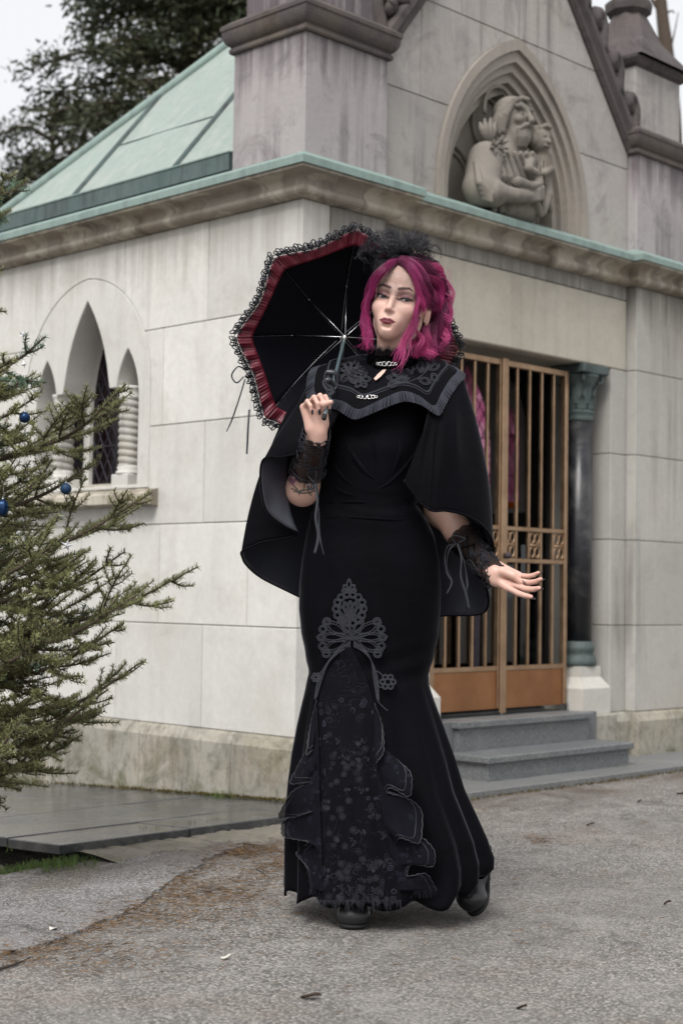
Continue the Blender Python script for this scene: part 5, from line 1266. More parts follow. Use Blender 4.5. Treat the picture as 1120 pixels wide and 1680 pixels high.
# --- arms and hands (local metres)
arm = SDF()
def hand(sdf, wrist, fwd, palm, size, fingers, thumb, s_thumb):
    """palm normal 'palm', fingers along 'fwd'; fingers: list of 4 lists of (bend angles); s_thumb: side of the thumb (+1/-1 along side)"""
    fwd = fwd/np.linalg.norm(fwd); palm = palm-fwd*(palm@fwd); palm /= np.linalg.norm(palm); side = np.cross(fwd, palm)*s_thumb
    pl_ = 0.088*size; kn = []
    sdf.cone(wrist-fwd*0.02, wrist+fwd*0.012, 0.0235*size, 0.025*size, 0.02, 'u', (palm, 1.35))
    for i in range(4):
        o = (1.5-i)*0.0195*size; k = wrist+fwd*(pl_*[0.98, 1.02, 0.98, 0.90][i])+side*o-palm*0.002; kn.append(k)
        sdf.cone(wrist+fwd*0.012+side*o*0.7, k, 0.0145*size, 0.0110*size, 0.014)
    sdf.ell(wrist+fwd*pl_*0.45+side*0.024*size+palm*0.010*size, np.array([0.017, 0.017, 0.028])*size*1.0, 0.012)
    nails = []; ds = []
    for i in range(4):
        L = np.array([0.042, 0.026, 0.021])*size*[0.95, 1.05, 1.0, 0.80][i]; p = kn[i]; pts = [p]; a = 0; spread = side*[0.10, 0.03, -0.04, -0.12][i]
        for j in range(3):
            a += fingers[i][j]; d = fwd*math.cos(a)+palm*math.sin(a)+spread*max(0.2, math.cos(a)); d /= np.linalg.norm(d); p = p+d*L[j]; pts.append(p)
        r0 = [0.0082, 0.0085, 0.0081, 0.0071][i]*size
        sdf.chain(pts, [r0, r0*0.95, r0*0.86, r0*0.70], 0.004); nb = -(palm*math.cos(a)-fwd*math.sin(a)); nails.append((pts[-1], d, nb, r0*0.7))
    tp = [wrist+fwd*0.02*size+side*0.022*size+palm*0.006]; d = thumb[0]; L = [0.042*size, 0.032*size, 0.026*size]
    for j in range(3): tp.append(tp[-1]+thumb[j]/np.linalg.norm(thumb[j])*L[j])
    sdf.chain(tp, [0.0165*size, 0.0125*size, 0.0105*size, 0.0075*size], 0.010)
    return kn, nails, tp
def bez(a, b, t): return a+(b-a)*t
# her right arm (image left): elbow low, forearm up to the parasol handle
sh_r = PL(545, 662, 0.03); el_r = PL(496, 803, -0.02); wr_r = PL(520, 708, -0.20)
arm.cone(sh_r, el_r, 0.044, 0.037, 0.0); arm.cone(el_r, bez(el_r, wr_r, 0.35), 0.033, 0.035, 0.03); arm.cone(bez(el_r, wr_r, 0.35), wr_r, 0.035, 0.0225, 0.02)
arm.ell(el_r, (0.036, 0.038, 0.034), 0.03)
SHF0, SHF1 = PL(534, 676, -0.235), PL(566, 553, 0.06)    # parasol shaft: through the fist, up to the runner
SHD = (SHF1-SHF0)/np.linalg.norm(SHF1-SHF0)
f1 = np.array([-0.22, -0.05, 1.0]); p1 = np.array([0.55, -0.85, 0.12])
kn1, nails1, th1 = hand(arm, wr_r, f1, p1, 0.84, [(1.30, 1.45, 0.7), (1.28, 1.45, 0.7), (1.22, 1.40, 0.7), (1.15, 1.35, 0.7)], [np.array([-0.3, -0.5, 0.9]), np.array([0.35, -0.75, 0.55]), np.array([0.9, -0.35, 0.25])], 1)
# her left arm (image right): out to the side, palm up
sh_l = PL(724, 662, 0.04); el_l = PL(722, 835, 0.10); wr_l = PL(799, 931, -0.02)
arm.cone(sh_l, el_l, 0.047, 0.042, 0.0); arm.cone(el_l, bez(el_l, wr_l, 0.4), 0.042, 0.036, 0.03); arm.cone(bez(el_l, wr_l, 0.4), wr_l, 0.036, 0.0225, 0.02)
f2 = PL(884, 976, -0.10)-wr_l; p2 = np.array([0.25, -0.80, 0.55])
kn2, nails2, th2 = hand(arm, wr_l, f2, p2, 0.98, [(0.12, 0.18, 0.12), (0.22, 0.28, 0.2), (0.30, 0.34, 0.22), (0.34, 0.34, 0.2)], [np.array([0.75, -0.55, 0.10]), np.array([0.95, -0.35, -0.35]), np.array([0.75, -0.2, -0.65])], 1)
av, af = arm.mesh(0.0021)
ac = np.tile(SK*np.array([1.0, 0.96, 0.95]), (len(av), 1))
def tint(P, c, r_, col, amt):
    m_ = (amt*np.exp(-(np.linalg.norm(P-c, axis=1)/r_)**2))[:, None]; return ac*(1-m_)+np.asarray(col)*m_
for k in kn1+kn2: ac = tint(av, k, 0.012, (0.62, 0.33, 0.28), 0.35)
for nl in nails1+nails2: ac = tint(av, nl[0], 0.010, (0.66, 0.34, 0.29), 0.45)
# tattoo on the forearm below the lace cuff
def forearm_uv(P): ab = wr_r-el_r; t_ = (P-el_r)@ab/(ab@ab); return t_
ft = forearm_uv(av); near = np.linalg.norm(av-(el_r+np.clip(ft, 0, 1)[:, None]*(wr_r-el_r)), axis=1) < 0.06
apx = None
def tattoo(poly, w_, c_, am):
    """ink lines drawn on the forearm skin"""
    global ac
    Q = np.array([PL(px, py, -0.075)[[0, 2]] for px, py in poly]); P2 = av[:, [0, 2]]; d2 = np.full(len(av), 1.0)
    for a_, b_ in zip(Q[:-1], Q[1:]):
        ab = b_-a_; h = np.clip(((P2-a_)@ab)/(ab@ab+1e-9), 0, 1); d2 = np.minimum(d2, np.linalg.norm(P2-a_-h[:, None]*ab, axis=1))
    m_ = (am*np.clip(1.6-d2/w_, 0, 1)*near*(av[:, 1] < el_r[1]+0.03))[:, None]; ac = ac*(1-m_)+np.asarray(c_)*m_
INK = (0.05, 0.07, 0.06); PUR = (0.14, 0.045, 0.14)
for poly in ([(476, 776), (484, 774), (488, 784), (482, 790), (476, 784)], [(478, 780), (486, 780), (490, 788)], [(474, 786), (480, 794)]): tattoo(poly, 0.0035, PUR, 0.8)
for poly in ([(478, 801), (490, 806), (502, 804), (516, 800)], [(482, 806), (496, 809), (508, 808), (516, 804)], [(498, 804), (500, 794), (497, 787)], [(500, 794), (506, 788)], [(508, 803), (514, 795)], [(488, 803), (482, 797)], [(494, 804), (490, 811)], [(505, 805), (510, 812)]): tattoo(poly, 0.0018, INK, 0.9)
# --- trunk and legs inside the gown, feet in boots
bd_ = SDF()
nk = HL((0, 4.2, -17))
bd_.cone(nk, PL(632, 640, 0.03), 0.055, 0.07, 0.0); bd_.cone(PL(575, 660, 0.03), PL(706, 660, 0.03), 0.05, 0.05, 0.05); bd_.ell(PL(632, 705, 0.02), (0.14, 0.095, 0.16), 0.05)
bd_.ell(PL(612, 830, 0.03), (0.115, 0.085, 0.16), 0.05); bd_.ell(PL(606, 970, 0.04), (0.15, 0.10, 0.16), 0.05)
kn_r = PL(575, 1190, -0.03); kn_l = PL(650, 1180, 0.04); an_r = PL(578, 1465, -0.05); an_l = PL(775, 1400, 0.17)
bd_.cone(PL(560, 1000, 0.03), kn_r, 0.075, 0.05, 0.03); bd_.cone(PL(650, 1000, 0.05), kn_l, 0.075, 0.05, 0.03); bd_.cone(kn_r, an_r, 0.05, 0.035, 0.02); bd_.cone(kn_l, an_l, 0.05, 0.035, 0.02)
bv, bf = bd_.mesh(0.008)
bodyV = np.concatenate([hv_l, av, bv]); bodyF = np.concatenate([hf, af+len(hv), bf+len(hv)+len(av)]); bodyC = np.concatenate([hc, ac, np.tile(SK, (len(bv), 1))])
body = mesh_obj('body', bodyV, bodyF, M['skin'], person, True, bodyC)
# --- eyes
M['eye'] = (lambda t: t.done(t.bsdf(Base__Color=t.attr(), Roughness=0.12)))(NT('eye'))
for s in (-1, 1):
    n1, n2 = 28, 20; V = []; C = []; c = np.array([s*3.15, -6.72, -0.10]); look = np.array([0.36, -1.0, -0.16]); look /= np.linalg.norm(look)
    ref = np.cross(look, [0, 0, 1.0]); ref /= np.linalg.norm(ref); r2 = np.cross(ref, look)
    for i in range(n2+1):
        a = math.pi*i/n2
        for j in range(n1):
            ph = 2*math.pi*j/n1; V.append(c+1.26*(look*math.cos(a)+(ref*math.cos(ph)+r2*math.sin(ph))*math.sin(a)))
            ra = math.degrees(a); C.append((0.004, 0.004, 0.005) if ra < 13 else ((0.016, 0.022, 0.024) if ra < 30 else ((0.02, 0.02, 0.022) if ra < 33 else (0.34, 0.30, 0.295))))
    F = [(i*n1+j, i*n1+(j+1) % n1, (i+1)*n1+(j+1) % n1, (i+1)*n1+j) for i in range(n2) for j in range(n1)]
    mesh_obj('eye', HL(np.array(V)), F, M['eye'], person, True, C)
# lashes
M['lash'] = plain('lash', (0.006, 0.005, 0.006), 0.6)
b = Bag()
for s in (-1, 1):
    for q in np.linspace(-1, 1, 22):
        p = np.array([s*3.15+q*1.42, -6.65-1.50*math.sqrt(max(0.05, 1-0.75*q*q))+0.05, -0.16+0.30*(1-q*q)+0.14*q*s]); o_ = np.array([s*0.18+q*0.25, -0.42, 0.22+0.12*abs(q)])
        b.tube(HL(np.array([p, p+o_*0.55, p+o_+np.array([0, 0, 0.16])])), [0.00045, 0.0004, 0.0002], 3)
b.obj('eyelashes', M['lash'], person, True)
# ------------------------------------------------------------------ clothes
def velvet(name, c, sheen=0.28, rough=0.75):
    t = NT(name); p = t.pos(); n_ = t.noise(p, 420, 2, 0.5)
    nap = t.noise(t.pos((1, 1, 0.5)), 5, 5, 0.65, 0.7)
    col = t.mix(t.ramp(nap, [(0.4, 0), (0.75, 1)]), c, [q*2.0 for q in c])
    b = t.bsdf(Base__Color=col, Roughness=rough, Normal=t.bump(t.math('ADD', t.math('MULTIPLY', n_, 0.12), t.math('MULTIPLY', t.math('ADD', nap, t.noise(t.pos((1, 1, 1.8)), 9, 3, 0.5, 1.0)), 1.0)), 0.22, 0.012))
    b.inputs['Sheen Weight'].default_value = sheen; b.inputs['Sheen Roughness'].default_value = 0.28; b.inputs['Sheen Tint'].default_value = (0.75, 0.78, 0.92, 1); b.inputs['Specular IOR Level'].default_value = 0.07
    return t.done(b)
M['velvet'] = velvet('black_velvet', (0.0014, 0.0014, 0.0024), 0.12, 0.75)
M['lining'] = (lambda t: t.done(t.bsdf(Base__Color=t.mix(t.noise(t.pos(), 12, 3), (0.038, 0.040, 0.052), (0.05, 0.052, 0.066)), Roughness=0.27)))(NT('charcoal_satin_lining'))
M['satin'] = (lambda t: t.done(t.bsdf(Base__Color=t.mix(t.noise(t.pos(), 40, 3), (0.016, 0.017, 0.022), (0.03, 0.032, 0.04)), Roughness=0.35)))(NT('black_satin_ribbon'))
M['trim'] = plain('pleated_lace_trim', (0.036, 0.038, 0.052), 0.65, (0.016, 0.017, 0.024), 300, 0.5)
M['guipure'] = plain('guipure_lace', (0.046, 0.048, 0.060), 0.7, (0.026, 0.027, 0.034), 500, 0.6)
M['leather'] = plain('black_leather', (0.010, 0.010, 0.012), 0.36, (0.018, 0.018, 0.020), 60, 0.15, 0.5); M['sole'] = plain('boot_sole', (0.012, 0.012, 0.012), 0.7)
def lace(name, c, hole, scale, base_alpha, low=None):
    """floral net: flowers and scrolls denser than the ground net; 'hole' part stays see-through"""
    t = NT(name); p = t.pos(); dist = t.n('VectorMath'); dist.operation = 'ADD'
    nz = t.n('TexNoise'); t.put(nz.inputs['Vector'], p); nz.inputs['Scale'].default_value = scale*0.5
    sc_ = t.n('VectorMath'); sc_.operation = 'SCALE'; t.put(sc_.inputs[0], nz.outputs['Color']); sc_.inputs['Scale'].default_value = 0.9/scale
    t.put(dist.inputs[0], p); t.put(dist.inputs[1], sc_.outputs[0]); q = dist.outputs[0]
    d1 = t.voro(q, scale, 'F1', 'Distance', 0.85); ring = t.math('SINE', t.math('MULTIPLY', d1, 26.0))
    flower = t.math('MULTIPLY', t.ramp(d1, [(0.30, 1), (0.46, 0)]), t.maprange(ring, -0.3, 0.4, 0, 1))
    nz2 = t.noise(q, scale*0.42, 1, 0.4, 0.8); scroll = t.ramp(t.math('ABSOLUTE', t.math('SUBTRACT', t.math('FRACT', t.math('MULTIPLY', nz2, 7.0)), 0.5)), [(0.05, 1), (0.13, 0)])
    patch = t.ramp(t.noise(p, scale*0.22, 2, 0.5), [(0.46, 0), (0.56, 1)]); flower = t.math('MULTIPLY', flower, patch); scroll = t.math('MULTIPLY', t.math('MULTIPLY', scroll, 0.7), t.ramp(t.noise(p, scale*0.3, 2), [(0.45, 0), (0.55, 1)]))
    net = t.ramp(t.voro(p, scale*16, 'DISTANCE_TO_EDGE', 'Distance', 0.3), [(0.06, 1), (0.16, 0)])
    pat = t.math('MAXIMUM', flower, t.math('MULTIPLY', scroll, 0.35)); a = t.math('MAXIMUM', pat, t.math('MULTIPLY', net, 0.8))
    al = t.math('MAXIMUM', a, base_alpha)
    col = t.mix(pat, [k*low for k in c] if low else [k*0.50 for k in c], c)
    b = t.bsdf(Base__Color=col, Roughness=0.75, Normal=t.bump(a, 0.5, 0.002)); b.inputs['Specular IOR Level'].default_value = 0.06
    tr = t.n('BsdfTransparent'); mx = t.n('MixShader'); t.put(mx.inputs[0], al); t.put(mx.inputs[1], tr); t.put(mx.inputs[2], b); return t.done(mx)
M['lace_panel'] = lace('floral_lace', (0.026, 0.026, 0.037), 0, 44, 0.96, 0.20)
M['lace_ruffle'] = lace('ruffle_lace', (0.017, 0.017, 0.026), 0, 60, 0.84, 0.45)
M['lace_open'] = lace('open_lace', (0.020, 0.020, 0.026), 0, 75, 0.12)
M['lace_cuff'] = lace('cuff_lace', (0.013, 0.013, 0.018), 0, 85, 0.70, 0.2)

gown = empty('gown', (0, 0, 0), 0, person)
# --- skirt of the gown: rows (photo row, left, right, half depth, middle depth)
rows = [(640, 536, 724, 0.085, 0.03), (690, 530, 712, 0.105, 0.02), (740, 526, 696, 0.112, 0.01), (790, 521, 684, 0.105, 0.015), (830, 517, 682, 0.100, 0.02), (850, 511, 697, 0.105, 0.02), (880, 504, 711, 0.112, 0.03), (920, 497, 718, 0.122, 0.035), (960, 493, 721, 0.125, 0.04),
        (1000, 492, 720, 0.122, 0.04), (1040, 496, 717, 0.117, 0.04), (1075, 503, 709, 0.112, 0.04), (1104, 508, 701, 0.110, 0.04), (1120, 505, 701, 0.115, 0.04), (1150, 498, 711, 0.125, 0.045), (1190, 489, 726, 0.14, 0.05),
        (1240, 480, 743, 0.16, 0.055), (1290, 474, 757, 0.18, 0.06), (1330, 471, 775, 0.195, 0.07), (1370, 470, 792, 0.205, 0.075), (1410, 470, 801, 0.21, 0.08), (1440, 470, 800, 0.212, 0.08), (1461, 469, 786, 0.212, 0.08)]
rows = np.array(rows, float)
def row_at(py): return [np.interp(py, rows[:, 0], rows[:, k]) for k in range(1, 5)]
def gown_front(px, py, lift=0.0):
    """point of the gown's front surface seen at a pixel"""
    xl, xr, b_, dc = row_at(py); u = np.clip((px-(xl+xr)/2)/((xr-xl)/2), -0.995, 0.995); d = dc-b_*(1-abs(u)**2.3)**(1/2.3)
    return PL(px, py, d-lift)
NR, NT_ = 110, 240
pys = np.linspace(640, 1461, NR); V = []
th = np.linspace(0, 2*np.pi, NT_, endpoint=False)
for i, py in enumerate(pys):
    xl, xr, b_, dc = row_at(py); pl_ = PL(xl, py, dc); pr_ = PL(xr, py, dc); xc = (pl_[0]+pr_[0])/2; a = (pr_[0]-pl_[0])/2; z = (pl_[2]+pr_[2])/2
    fl = np.clip((py-1104)/300, 0, 1)**0.8
    cs, sn = np.cos(th), np.sin(th); e = 2/2.3
    x = np.sign(cs)*np.abs(cs)**e; y = np.sign(sn)*np.abs(sn)**e
    pleat = 1+fl*(0.050*np.sin(th*17+0.6*np.sin(th*3)+0.4)+0.035*np.sin(th*9+1.1+py*0.002))*(0.5+0.5*np.abs(sn))
    wr = 0.0018*np.sin(py*0.35+6*np.sin(th*2+1))*np.exp(-((py-840)/26)**2)+0.0012*np.sin(py*0.16+5*cs)*np.exp(-((py-1090)/40)**2)    # creases at waist and knee
    z_ = z+0.0*th
    if py > 1380:
        k = (py-1380)/81; lift = 0.055*k*np.clip((cs-0.62)/0.38, 0, 1)+0.012*k*np.sin(th*13); z_ = z_+lift
    V.append(np.stack([xc+a*x*pleat+wr, dc+b_*y*pleat+wr*2*np.sign(y), z_], 1))
V = np.concatenate(V)
F = []
for i in range(NR-1):
    for j in range(NT_): k = (j+1) % NT_; F.append((i*NT_+j, (i+1)*NT_+j, (i+1)*NT_+k, i*NT_+k))
o = mesh_obj('dress', V, F, M['velvet'], gown, True); md = o.modifiers.new('s', 'SOLIDIFY'); md.thickness = 0.003; md.offset = 1
# waist seam and gathers of the bodice
b = Bag()
for py, dy in ((826, 0), (848, 4)):
    pts = [gown_front(px, py+dy*math.sin((px-520)/165*3.1)+3*math.sin(px*0.03), 0.001) for px in np.linspace(522, 680, 40)]; b.tube(pts, 0.0042, 6)
b.obj('waist_seam', M['velvet'], gown, True)
def fold(pxs, w0, lift, name='bodice_fold'):
    P = crom([gown_front(px, py, lift*q) for (px, py), q in zip(pxs, np.sin(np.linspace(0.15, math.pi-0.05, len(pxs))))], 24); b = Bag(); b.tube(P, np.interp(np.linspace(0, 1, 24), [0, 0.5, 1], [w0*0.4, w0, w0*0.3]), 8); b.obj(name, M['velvet'], gown, True)
for pxs in ([(560, 700), (575, 740), (600, 775), (640, 800)], [(690, 690), (680, 740), (640, 790), (590, 815)], [(650, 690), (655, 740), (640, 785)], [(540, 740), (560, 780), (600, 812)], [(530, 780), (560, 806), (610, 820)], [(600, 690), (612, 730), (618, 770)]): fold(pxs, 0.006, 0.002)

# --- lace front panel in the opening of the skirt
PN = 60; PM = 26; V = []
for i in range(PN):
    py = 1062+(1478-1062)*i/(PN-1)
    xl = np.interp(py, [1062, 1085, 1110, 1148, 1200, 1478], [566, 546, 531, 522, 523, 524]); xr = np.interp(py, [1062, 1085, 1110, 1148, 1240, 1400, 1478], [576, 588, 600, 611, 616, 643, 660])
    for j in range(PM):
        u = j/(PM-1); px = xl+(xr-xl)*u; g = gown_front(px, min(py, 1461), 0.012+0.016*math.sin(math.pi*u)*np.clip((py-1062)/150, 0, 1)+0.004*math.sin(u*21+py*0.004)*np.clip((py-1100)/200, 0, 1))
        if py > 1461: g = g+np.array([0, 0, -(py-1461)/618.0])
        V.append(g)
V = np.array(V); mesh_obj('lace_panel', V, grid_faces(PN, PM), M['lace_panel'], gown, True)
# corded flowers and sprigs of the lace, thick towards the hem
def panel_pt(px, py, lift=0.0012):
    Q = V_panel; i = np.clip((py-1062)/(1478-1062)*(PN-1), 0, PN-1.001); rowp = Q[int(i)]*(1-i % 1)+Q[int(i)+1]*(i % 1); xs_ = to_px0(rowp); j = np.clip(np.interp(px, xs_, np.arange(PM)), 0, PM-1.001)
    return rowp[int(j)]*(1-j % 1)+rowp[int(j)+1]*(j % 1)+np.array([0, -lift, 0])
def to_px0(P): W_ = np.asarray(P)@np.stack([RH, FH, [0, 0, 1.0]])+PO3-CAM; dep = W_@FWD; return 560+FPX*(W_@RGT)/dep
V_panel = V.reshape(PN, PM, 3); b = Bag(); rg = np.random.default_rng(3)
for k in range(90):
    py = 1475-270*rg.random()**1.7; u = rg.uniform(0.04, 0.96); xl = 525; xr = np.interp(py, [1148, 1240, 1400, 1478], [611, 616, 643, 660]); px = xl+(xr-xl)*u; ro = rg.uniform(3.0, 7.0); a0 = rg.uniform(0, 6)
    if k % 3 < 2:
        for q in range(6):
            a = a0+q*1.047; b.tube([panel_pt(px+ro*(0.55*math.cos(a)+0.42*math.cos(t_)), py+ro*(0.55*math.sin(a)+0.42*math.sin(t_))) for t_ in np.linspace(0, 6.283, 8)], 0.0007, 3, None, False)
    else:
        st_p = [(px+ro*2.6*t_*math.cos(a0)+ro*1.2*math.sin(t_*3), py+ro*2.6*t_*math.sin(a0)) for t_ in np.linspace(0, 1, 8)]; b.tube([panel_pt(*p_) for p_ in st_p], 0.0007, 3, None, False)
        for n_, p_ in enumerate(st_p[1:]):
            a = a0+(1.1 if n_ % 2 else -1.1); b.tube([panel_pt(p_[0]+ro*0.8*(t_*math.cos(a)-s_*0.25*math.sin(a)*math.sin(math.pi*t_)), p_[1]+ro*0.8*(t_*math.sin(a)+s_*0.25*math.cos(a)*math.sin(math.pi*t_))) for s_ in (1, -1) for t_ in (np.linspace(0, 1, 5) if s_ > 0 else np.linspace(1, 0, 5))], 0.0007, 3, None, False)
b.obj('lace_flowers', plain('lace_thread', (0.026, 0.026, 0.035), 0.8, (0.016, 0.016, 0.022), 400), gown)['kind'] = 'stuff'
# fringe at the hem of the lace
b = Bag(); last = V.reshape(PN, PM, 3)[-1]
for k in range(190):
    u = RNG.uniform(0, 1); i = u*(PM-1); p = last[int(i)]*(1-i % 1)+last[min(PM-1, int(i)+1)]*(i % 1)
    b.tube([p+[0, 0, 0.004], p+np.array([RNG.normal(0, 0.003), -0.002, -RNG.uniform(0.012, 0.032)*(0.6+0.4*math.sin(u*40))])], [0.0009, 0.0003], 3)
for k in range(150):
    px = RNG.uniform(640, 718); p = gown_front(px, 1458, 0.006); p[2] += 0.008; b.tube([p, p+np.array([RNG.normal(0, 0.003), -0.003, -RNG.uniform(0.012, 0.034)])], [0.0009, 0.0003], 3)
for k in range(60):
    px = RNG.uniform(495, 530); p = gown_front(px, 1459, 0.006); b.tube([p, p+np.array([RNG.normal(0, 0.003), -0.003, -RNG.uniform(0.008, 0.02)])], [0.0009, 0.0003], 3)
b.obj('fringe', M['guipure'], gown)
# cascading lace ruffles on both sides of the panel
def cascade(edge, tips, name='lace_ruffle', n=120, m_=14, sgn=1):
    """edge: inner line (px,py); tips: zigzag outer line, both resampled alike"""
    E = crom([(a, b_, 0) for a, b_ in edge], n); T = np.array([[np.interp(q, np.linspace(0, 1, len(tips)), [t_[k] for t_ in tips]) for k in (0, 1, 2)] for q in np.linspace(0, 1, n)])
    k_ = np.array([0.25, 0.5, 0.25]); T2 = T.copy()
    for _ in range(3): T2[1:-1] = 0.25*T2[:-2]+0.5*T2[1:-1]+0.25*T2[2:]
    V = []
    for i in range(n):
        for j in range(m_):
            q = j/(m_-1); px = E[i, 0]*(1-q)+T2[i, 0]*q; py = E[i, 1]*(1-q)+T2[i, 1]*q
            lf = 0.020+T2[i, 2]*q+0.010*math.sin(i/n*40+q*2.5)*q
            g = gown_front(np.clip(px, *[v + (6, -6)[k] for k, v in enumerate(row_at(min(py, 1461))[:2])]), min(py, 1461), lf); xl, xr = row_at(min(py, 1461))[:2]
            if px < xl+6: g[0] -= (xl+6-px)/618.0
            V.append(g)
    o = mesh_obj(name, V, grid_faces(n, m_), M['lace_ruffle'], gown, True)
    E2 = np.array(V).reshape(n, m_, 3); b = Bag(); P = crom(E2[:, -1], n*4); P = P+np.array([[0.0010*math.sin(i*0.9), -0.001, 0.0010*math.cos(i*0.9)] for i in range(len(P))]); b.tube(P, 0.0011, 4); b.tube(crom(E2[:, -3], n*2), 0.0009, 4); b.obj('ruffle_edge', M['satin'], gown, True); return o
cascade([(520, 1142), (521, 1180), (523, 1230), (524, 1290), (526, 1350), (528, 1410), (530, 1470)],
        [(519, 1150, 0), (508, 1190, 0.01), (501, 1243, 0.02), (515, 1228, 0.0), (496, 1240, 0.01), (472, 1288, 0.03), (500, 1284, 0.02), (518, 1282, 0.0), (480, 1295, 0.02), (453, 1343, 0.035), (480, 1342, 0.03), (516, 1330, 0.0), (462, 1345, 0.02), (461, 1373, 0.03), (500, 1380, 0.02), (512, 1378, 0.0), (482, 1400, 0.015), (503, 1420, 0.02), (512, 1470, 0.01)])
cascade([(612, 1142), (613, 1180), (614, 1240), (622, 1300), (632, 1360), (645, 1415), (656, 1468)],
        [(614, 1155, 0), (628, 1190, 0.01), (630, 1235, 0.025), (616, 1252, 0.02), (620, 1262, 0.0), (650, 1245, 0.01), (676, 1268, 0.025), (674, 1312, 0.035), (640, 1290, 0.03), (630, 1300, 0.0), (672, 1310, 0.01), (694, 1330, 0.02), (690, 1388, 0.035), (655, 1372, 0.03), (646, 1385, 0.0), (690, 1370, 0.01), (714, 1395, 0.02), (712, 1425, 0.03), (672, 1415, 0.02), (665, 1440, 0.0), (700, 1430, 0.01), (716, 1462, 0.02)])
# --- guipure appliqué above the opening
def motif(parent, name, loops, lines, surf, r_=0.0013, mat='guipure', z5=True):
    cv = (lambda p: (440+0.363*p[0], 930+0.363*p[1])) if z5 else (lambda p: p)
    b = Bag()
    def put(pts, rr, closed):
        Q = crom([(x, y, 0) for x, y in (pts+pts[:1] if closed else pts)], len(pts)*5+1); P = [surf(*cv(q[:2])) for q in Q]; b.tube(P, rr, 5)
    for pts in loops:
        put(pts, r_, True); c = np.mean(pts, 0); put([(c[0]+(x-c[0])*0.62, c[1]+(y-c[1])*0.62) for x, y in pts], r_*0.75, True)
        Q = crom([(x, y, 0) for x, y in pts+pts[:1]], len(pts)*5+1); P = np.array([surf(*cv(q[:2])) for q in Q]); C_ = surf(*cv(c)); n = len(P)
        for k in range(0, n-1, 2): b.tube([P[k], P[k]*0.45+C_*0.55], r_*0.55, 4)
    for pts in lines: put(pts, r_*1.1, False)
    return b.obj(name, M[mat], parent, True)
def petal(cx, cy, ang, L, W, sc=0):
    a = R(ang); d = (math.cos(a), -math.sin(a)); n_ = (-d[1], d[0]); out = []
    for q, w_ in ((0.0, 0.0), (0.25, 0.7), (0.6, 1.0), (0.88, 0.6), (1.0, 0.0)): out.append((cx+d[0]*L*q+n_[0]*W*w_, cy+d[1]*L*q+n_[1]*W*w_))
    for q, w_ in ((0.88, -0.6), (0.6, -1.0), (0.25, -0.7)): out.append((cx+d[0]*L*q+n_[0]*W*w_, cy+d[1]*L*q+n_[1]*W*w_))
    return out
loops = [petal(365, 112, a, L, 11) for a, L in ((90, 58), (130, 40), (50, 40), (170, 34), (10, 34))]
for k in range(14):
    a = 2*math.pi*k/14; cx, cy = 368+62*math.cos(a), 190-66*math.sin(a); loops.append([(cx+17*math.cos(b_), cy+17*math.sin(b_)) for b_ in np.linspace(0, 2*math.pi, 8, endpoint=False)])
loops += [petal(370, 240, a, 88, 15) for a in (50, 72, 90, 108, 130)]
for s in (-1, 1):
    loops += [petal(378, 318, 90-s*62, 150, 26), petal(378, 322, 90-s*88, 160, 20), petal(378, 326, 90-s*112, 150, 24), petal(378, 310, 90-s*35, 90, 16)]
    for k in range(5):
        a = R(90-s*(55+k*17)); cx, cy = 378+138*math.cos(a), 322-138*math.sin(a)*0.95; loops.append([(cx+19*math.cos(b_), cy+17*math.sin(b_)) for b_ in np.linspace(0, 2*math.pi, 8, endpoint=False)])
for cx, cy in ((540, 520), (216, 500)):
    for k in range(6):
        a = 2*math.pi*k/6; r0 = 24 if cx > 400 else 14; loops.append([(cx+r0*math.cos(a)+r0*0.55*math.cos(b_), cy+r0*math.sin(a)+r0*0.55*math.sin(b_)) for b_ in np.linspace(0, 2*math.pi, 7, endpoint=False)])
lines = []
for o_ in (-9, -3, 3, 9): lines += [[(372, 350+o_), (320, 378+o_), (272, 430+o_*0.5), (235+o_, 505), (212+o_*0.4, 600)], [(385, 350+o_), (430, 376+o_), (465, 425), (484+o_, 500), (497+o_*0.4, 612)]]
lines += [[(484, 470), (505, 480), (520, 500)], [(484, 500), (500, 540), (525, 545)], [(250, 470), (232, 478), (216, 490)], [(497, 612), (520, 635), (540, 650)]]
motif(gown, 'lace_applique', loops, lines, lambda px, py: gown_front(px, py, 0.0215 if py > 1066 else 0.0075))

# --- bust: yoke of the cape with pleated trim, braid, appliqués, brooches, collar
cape = empty('cape', (0, 0, 0), 0, person)
outl = [(585, 596, 0.10), (548, 604, 0.06), (524, 607, 0.02), (512, 612, -0.02), (507, 632, -0.05), (509, 654, -0.075), (530, 662, -0.10), (556, 668, -0.118), (581, 682, -0.125), (603, 676, -0.125), (630, 664, -0.125), (662, 653, -0.12), (690, 660, -0.115),
        (716, 676, -0.105), (730, 655, -0.07), (745, 634, -0.03), (758, 618, 0.01), (740, 606, 0.06), (705, 598, 0.10), (645, 592, 0.13)]
NO = 240
OUT = crom(outl+[outl[0]], NO+1)[:NO]; OUTP = PLs(OUT)
ncx, ncy, nd_ = 640, 592, 0.025
ang_o = [math.atan2(-(p[2]-nd_)*618, p[0]-ncx) for p in OUT]
NECK = []
for i in range(NO):
    t_ = i/NO
    a = np.interp(t_, [0, 0.25, 0.5, 0.75, 1.0], [2.5, math.pi, math.pi*1.5, math.pi*2.0, math.pi*2+2.5-math.pi*0]) if False else ang_o[i]
    NECK.append((ncx+36*math.cos(a), ncy+10*max(0, math.sin(a))*1.2+2, nd_-0.055*math.sin(a)))
NECKP = PLs(NECK); V = []; NQ = 14
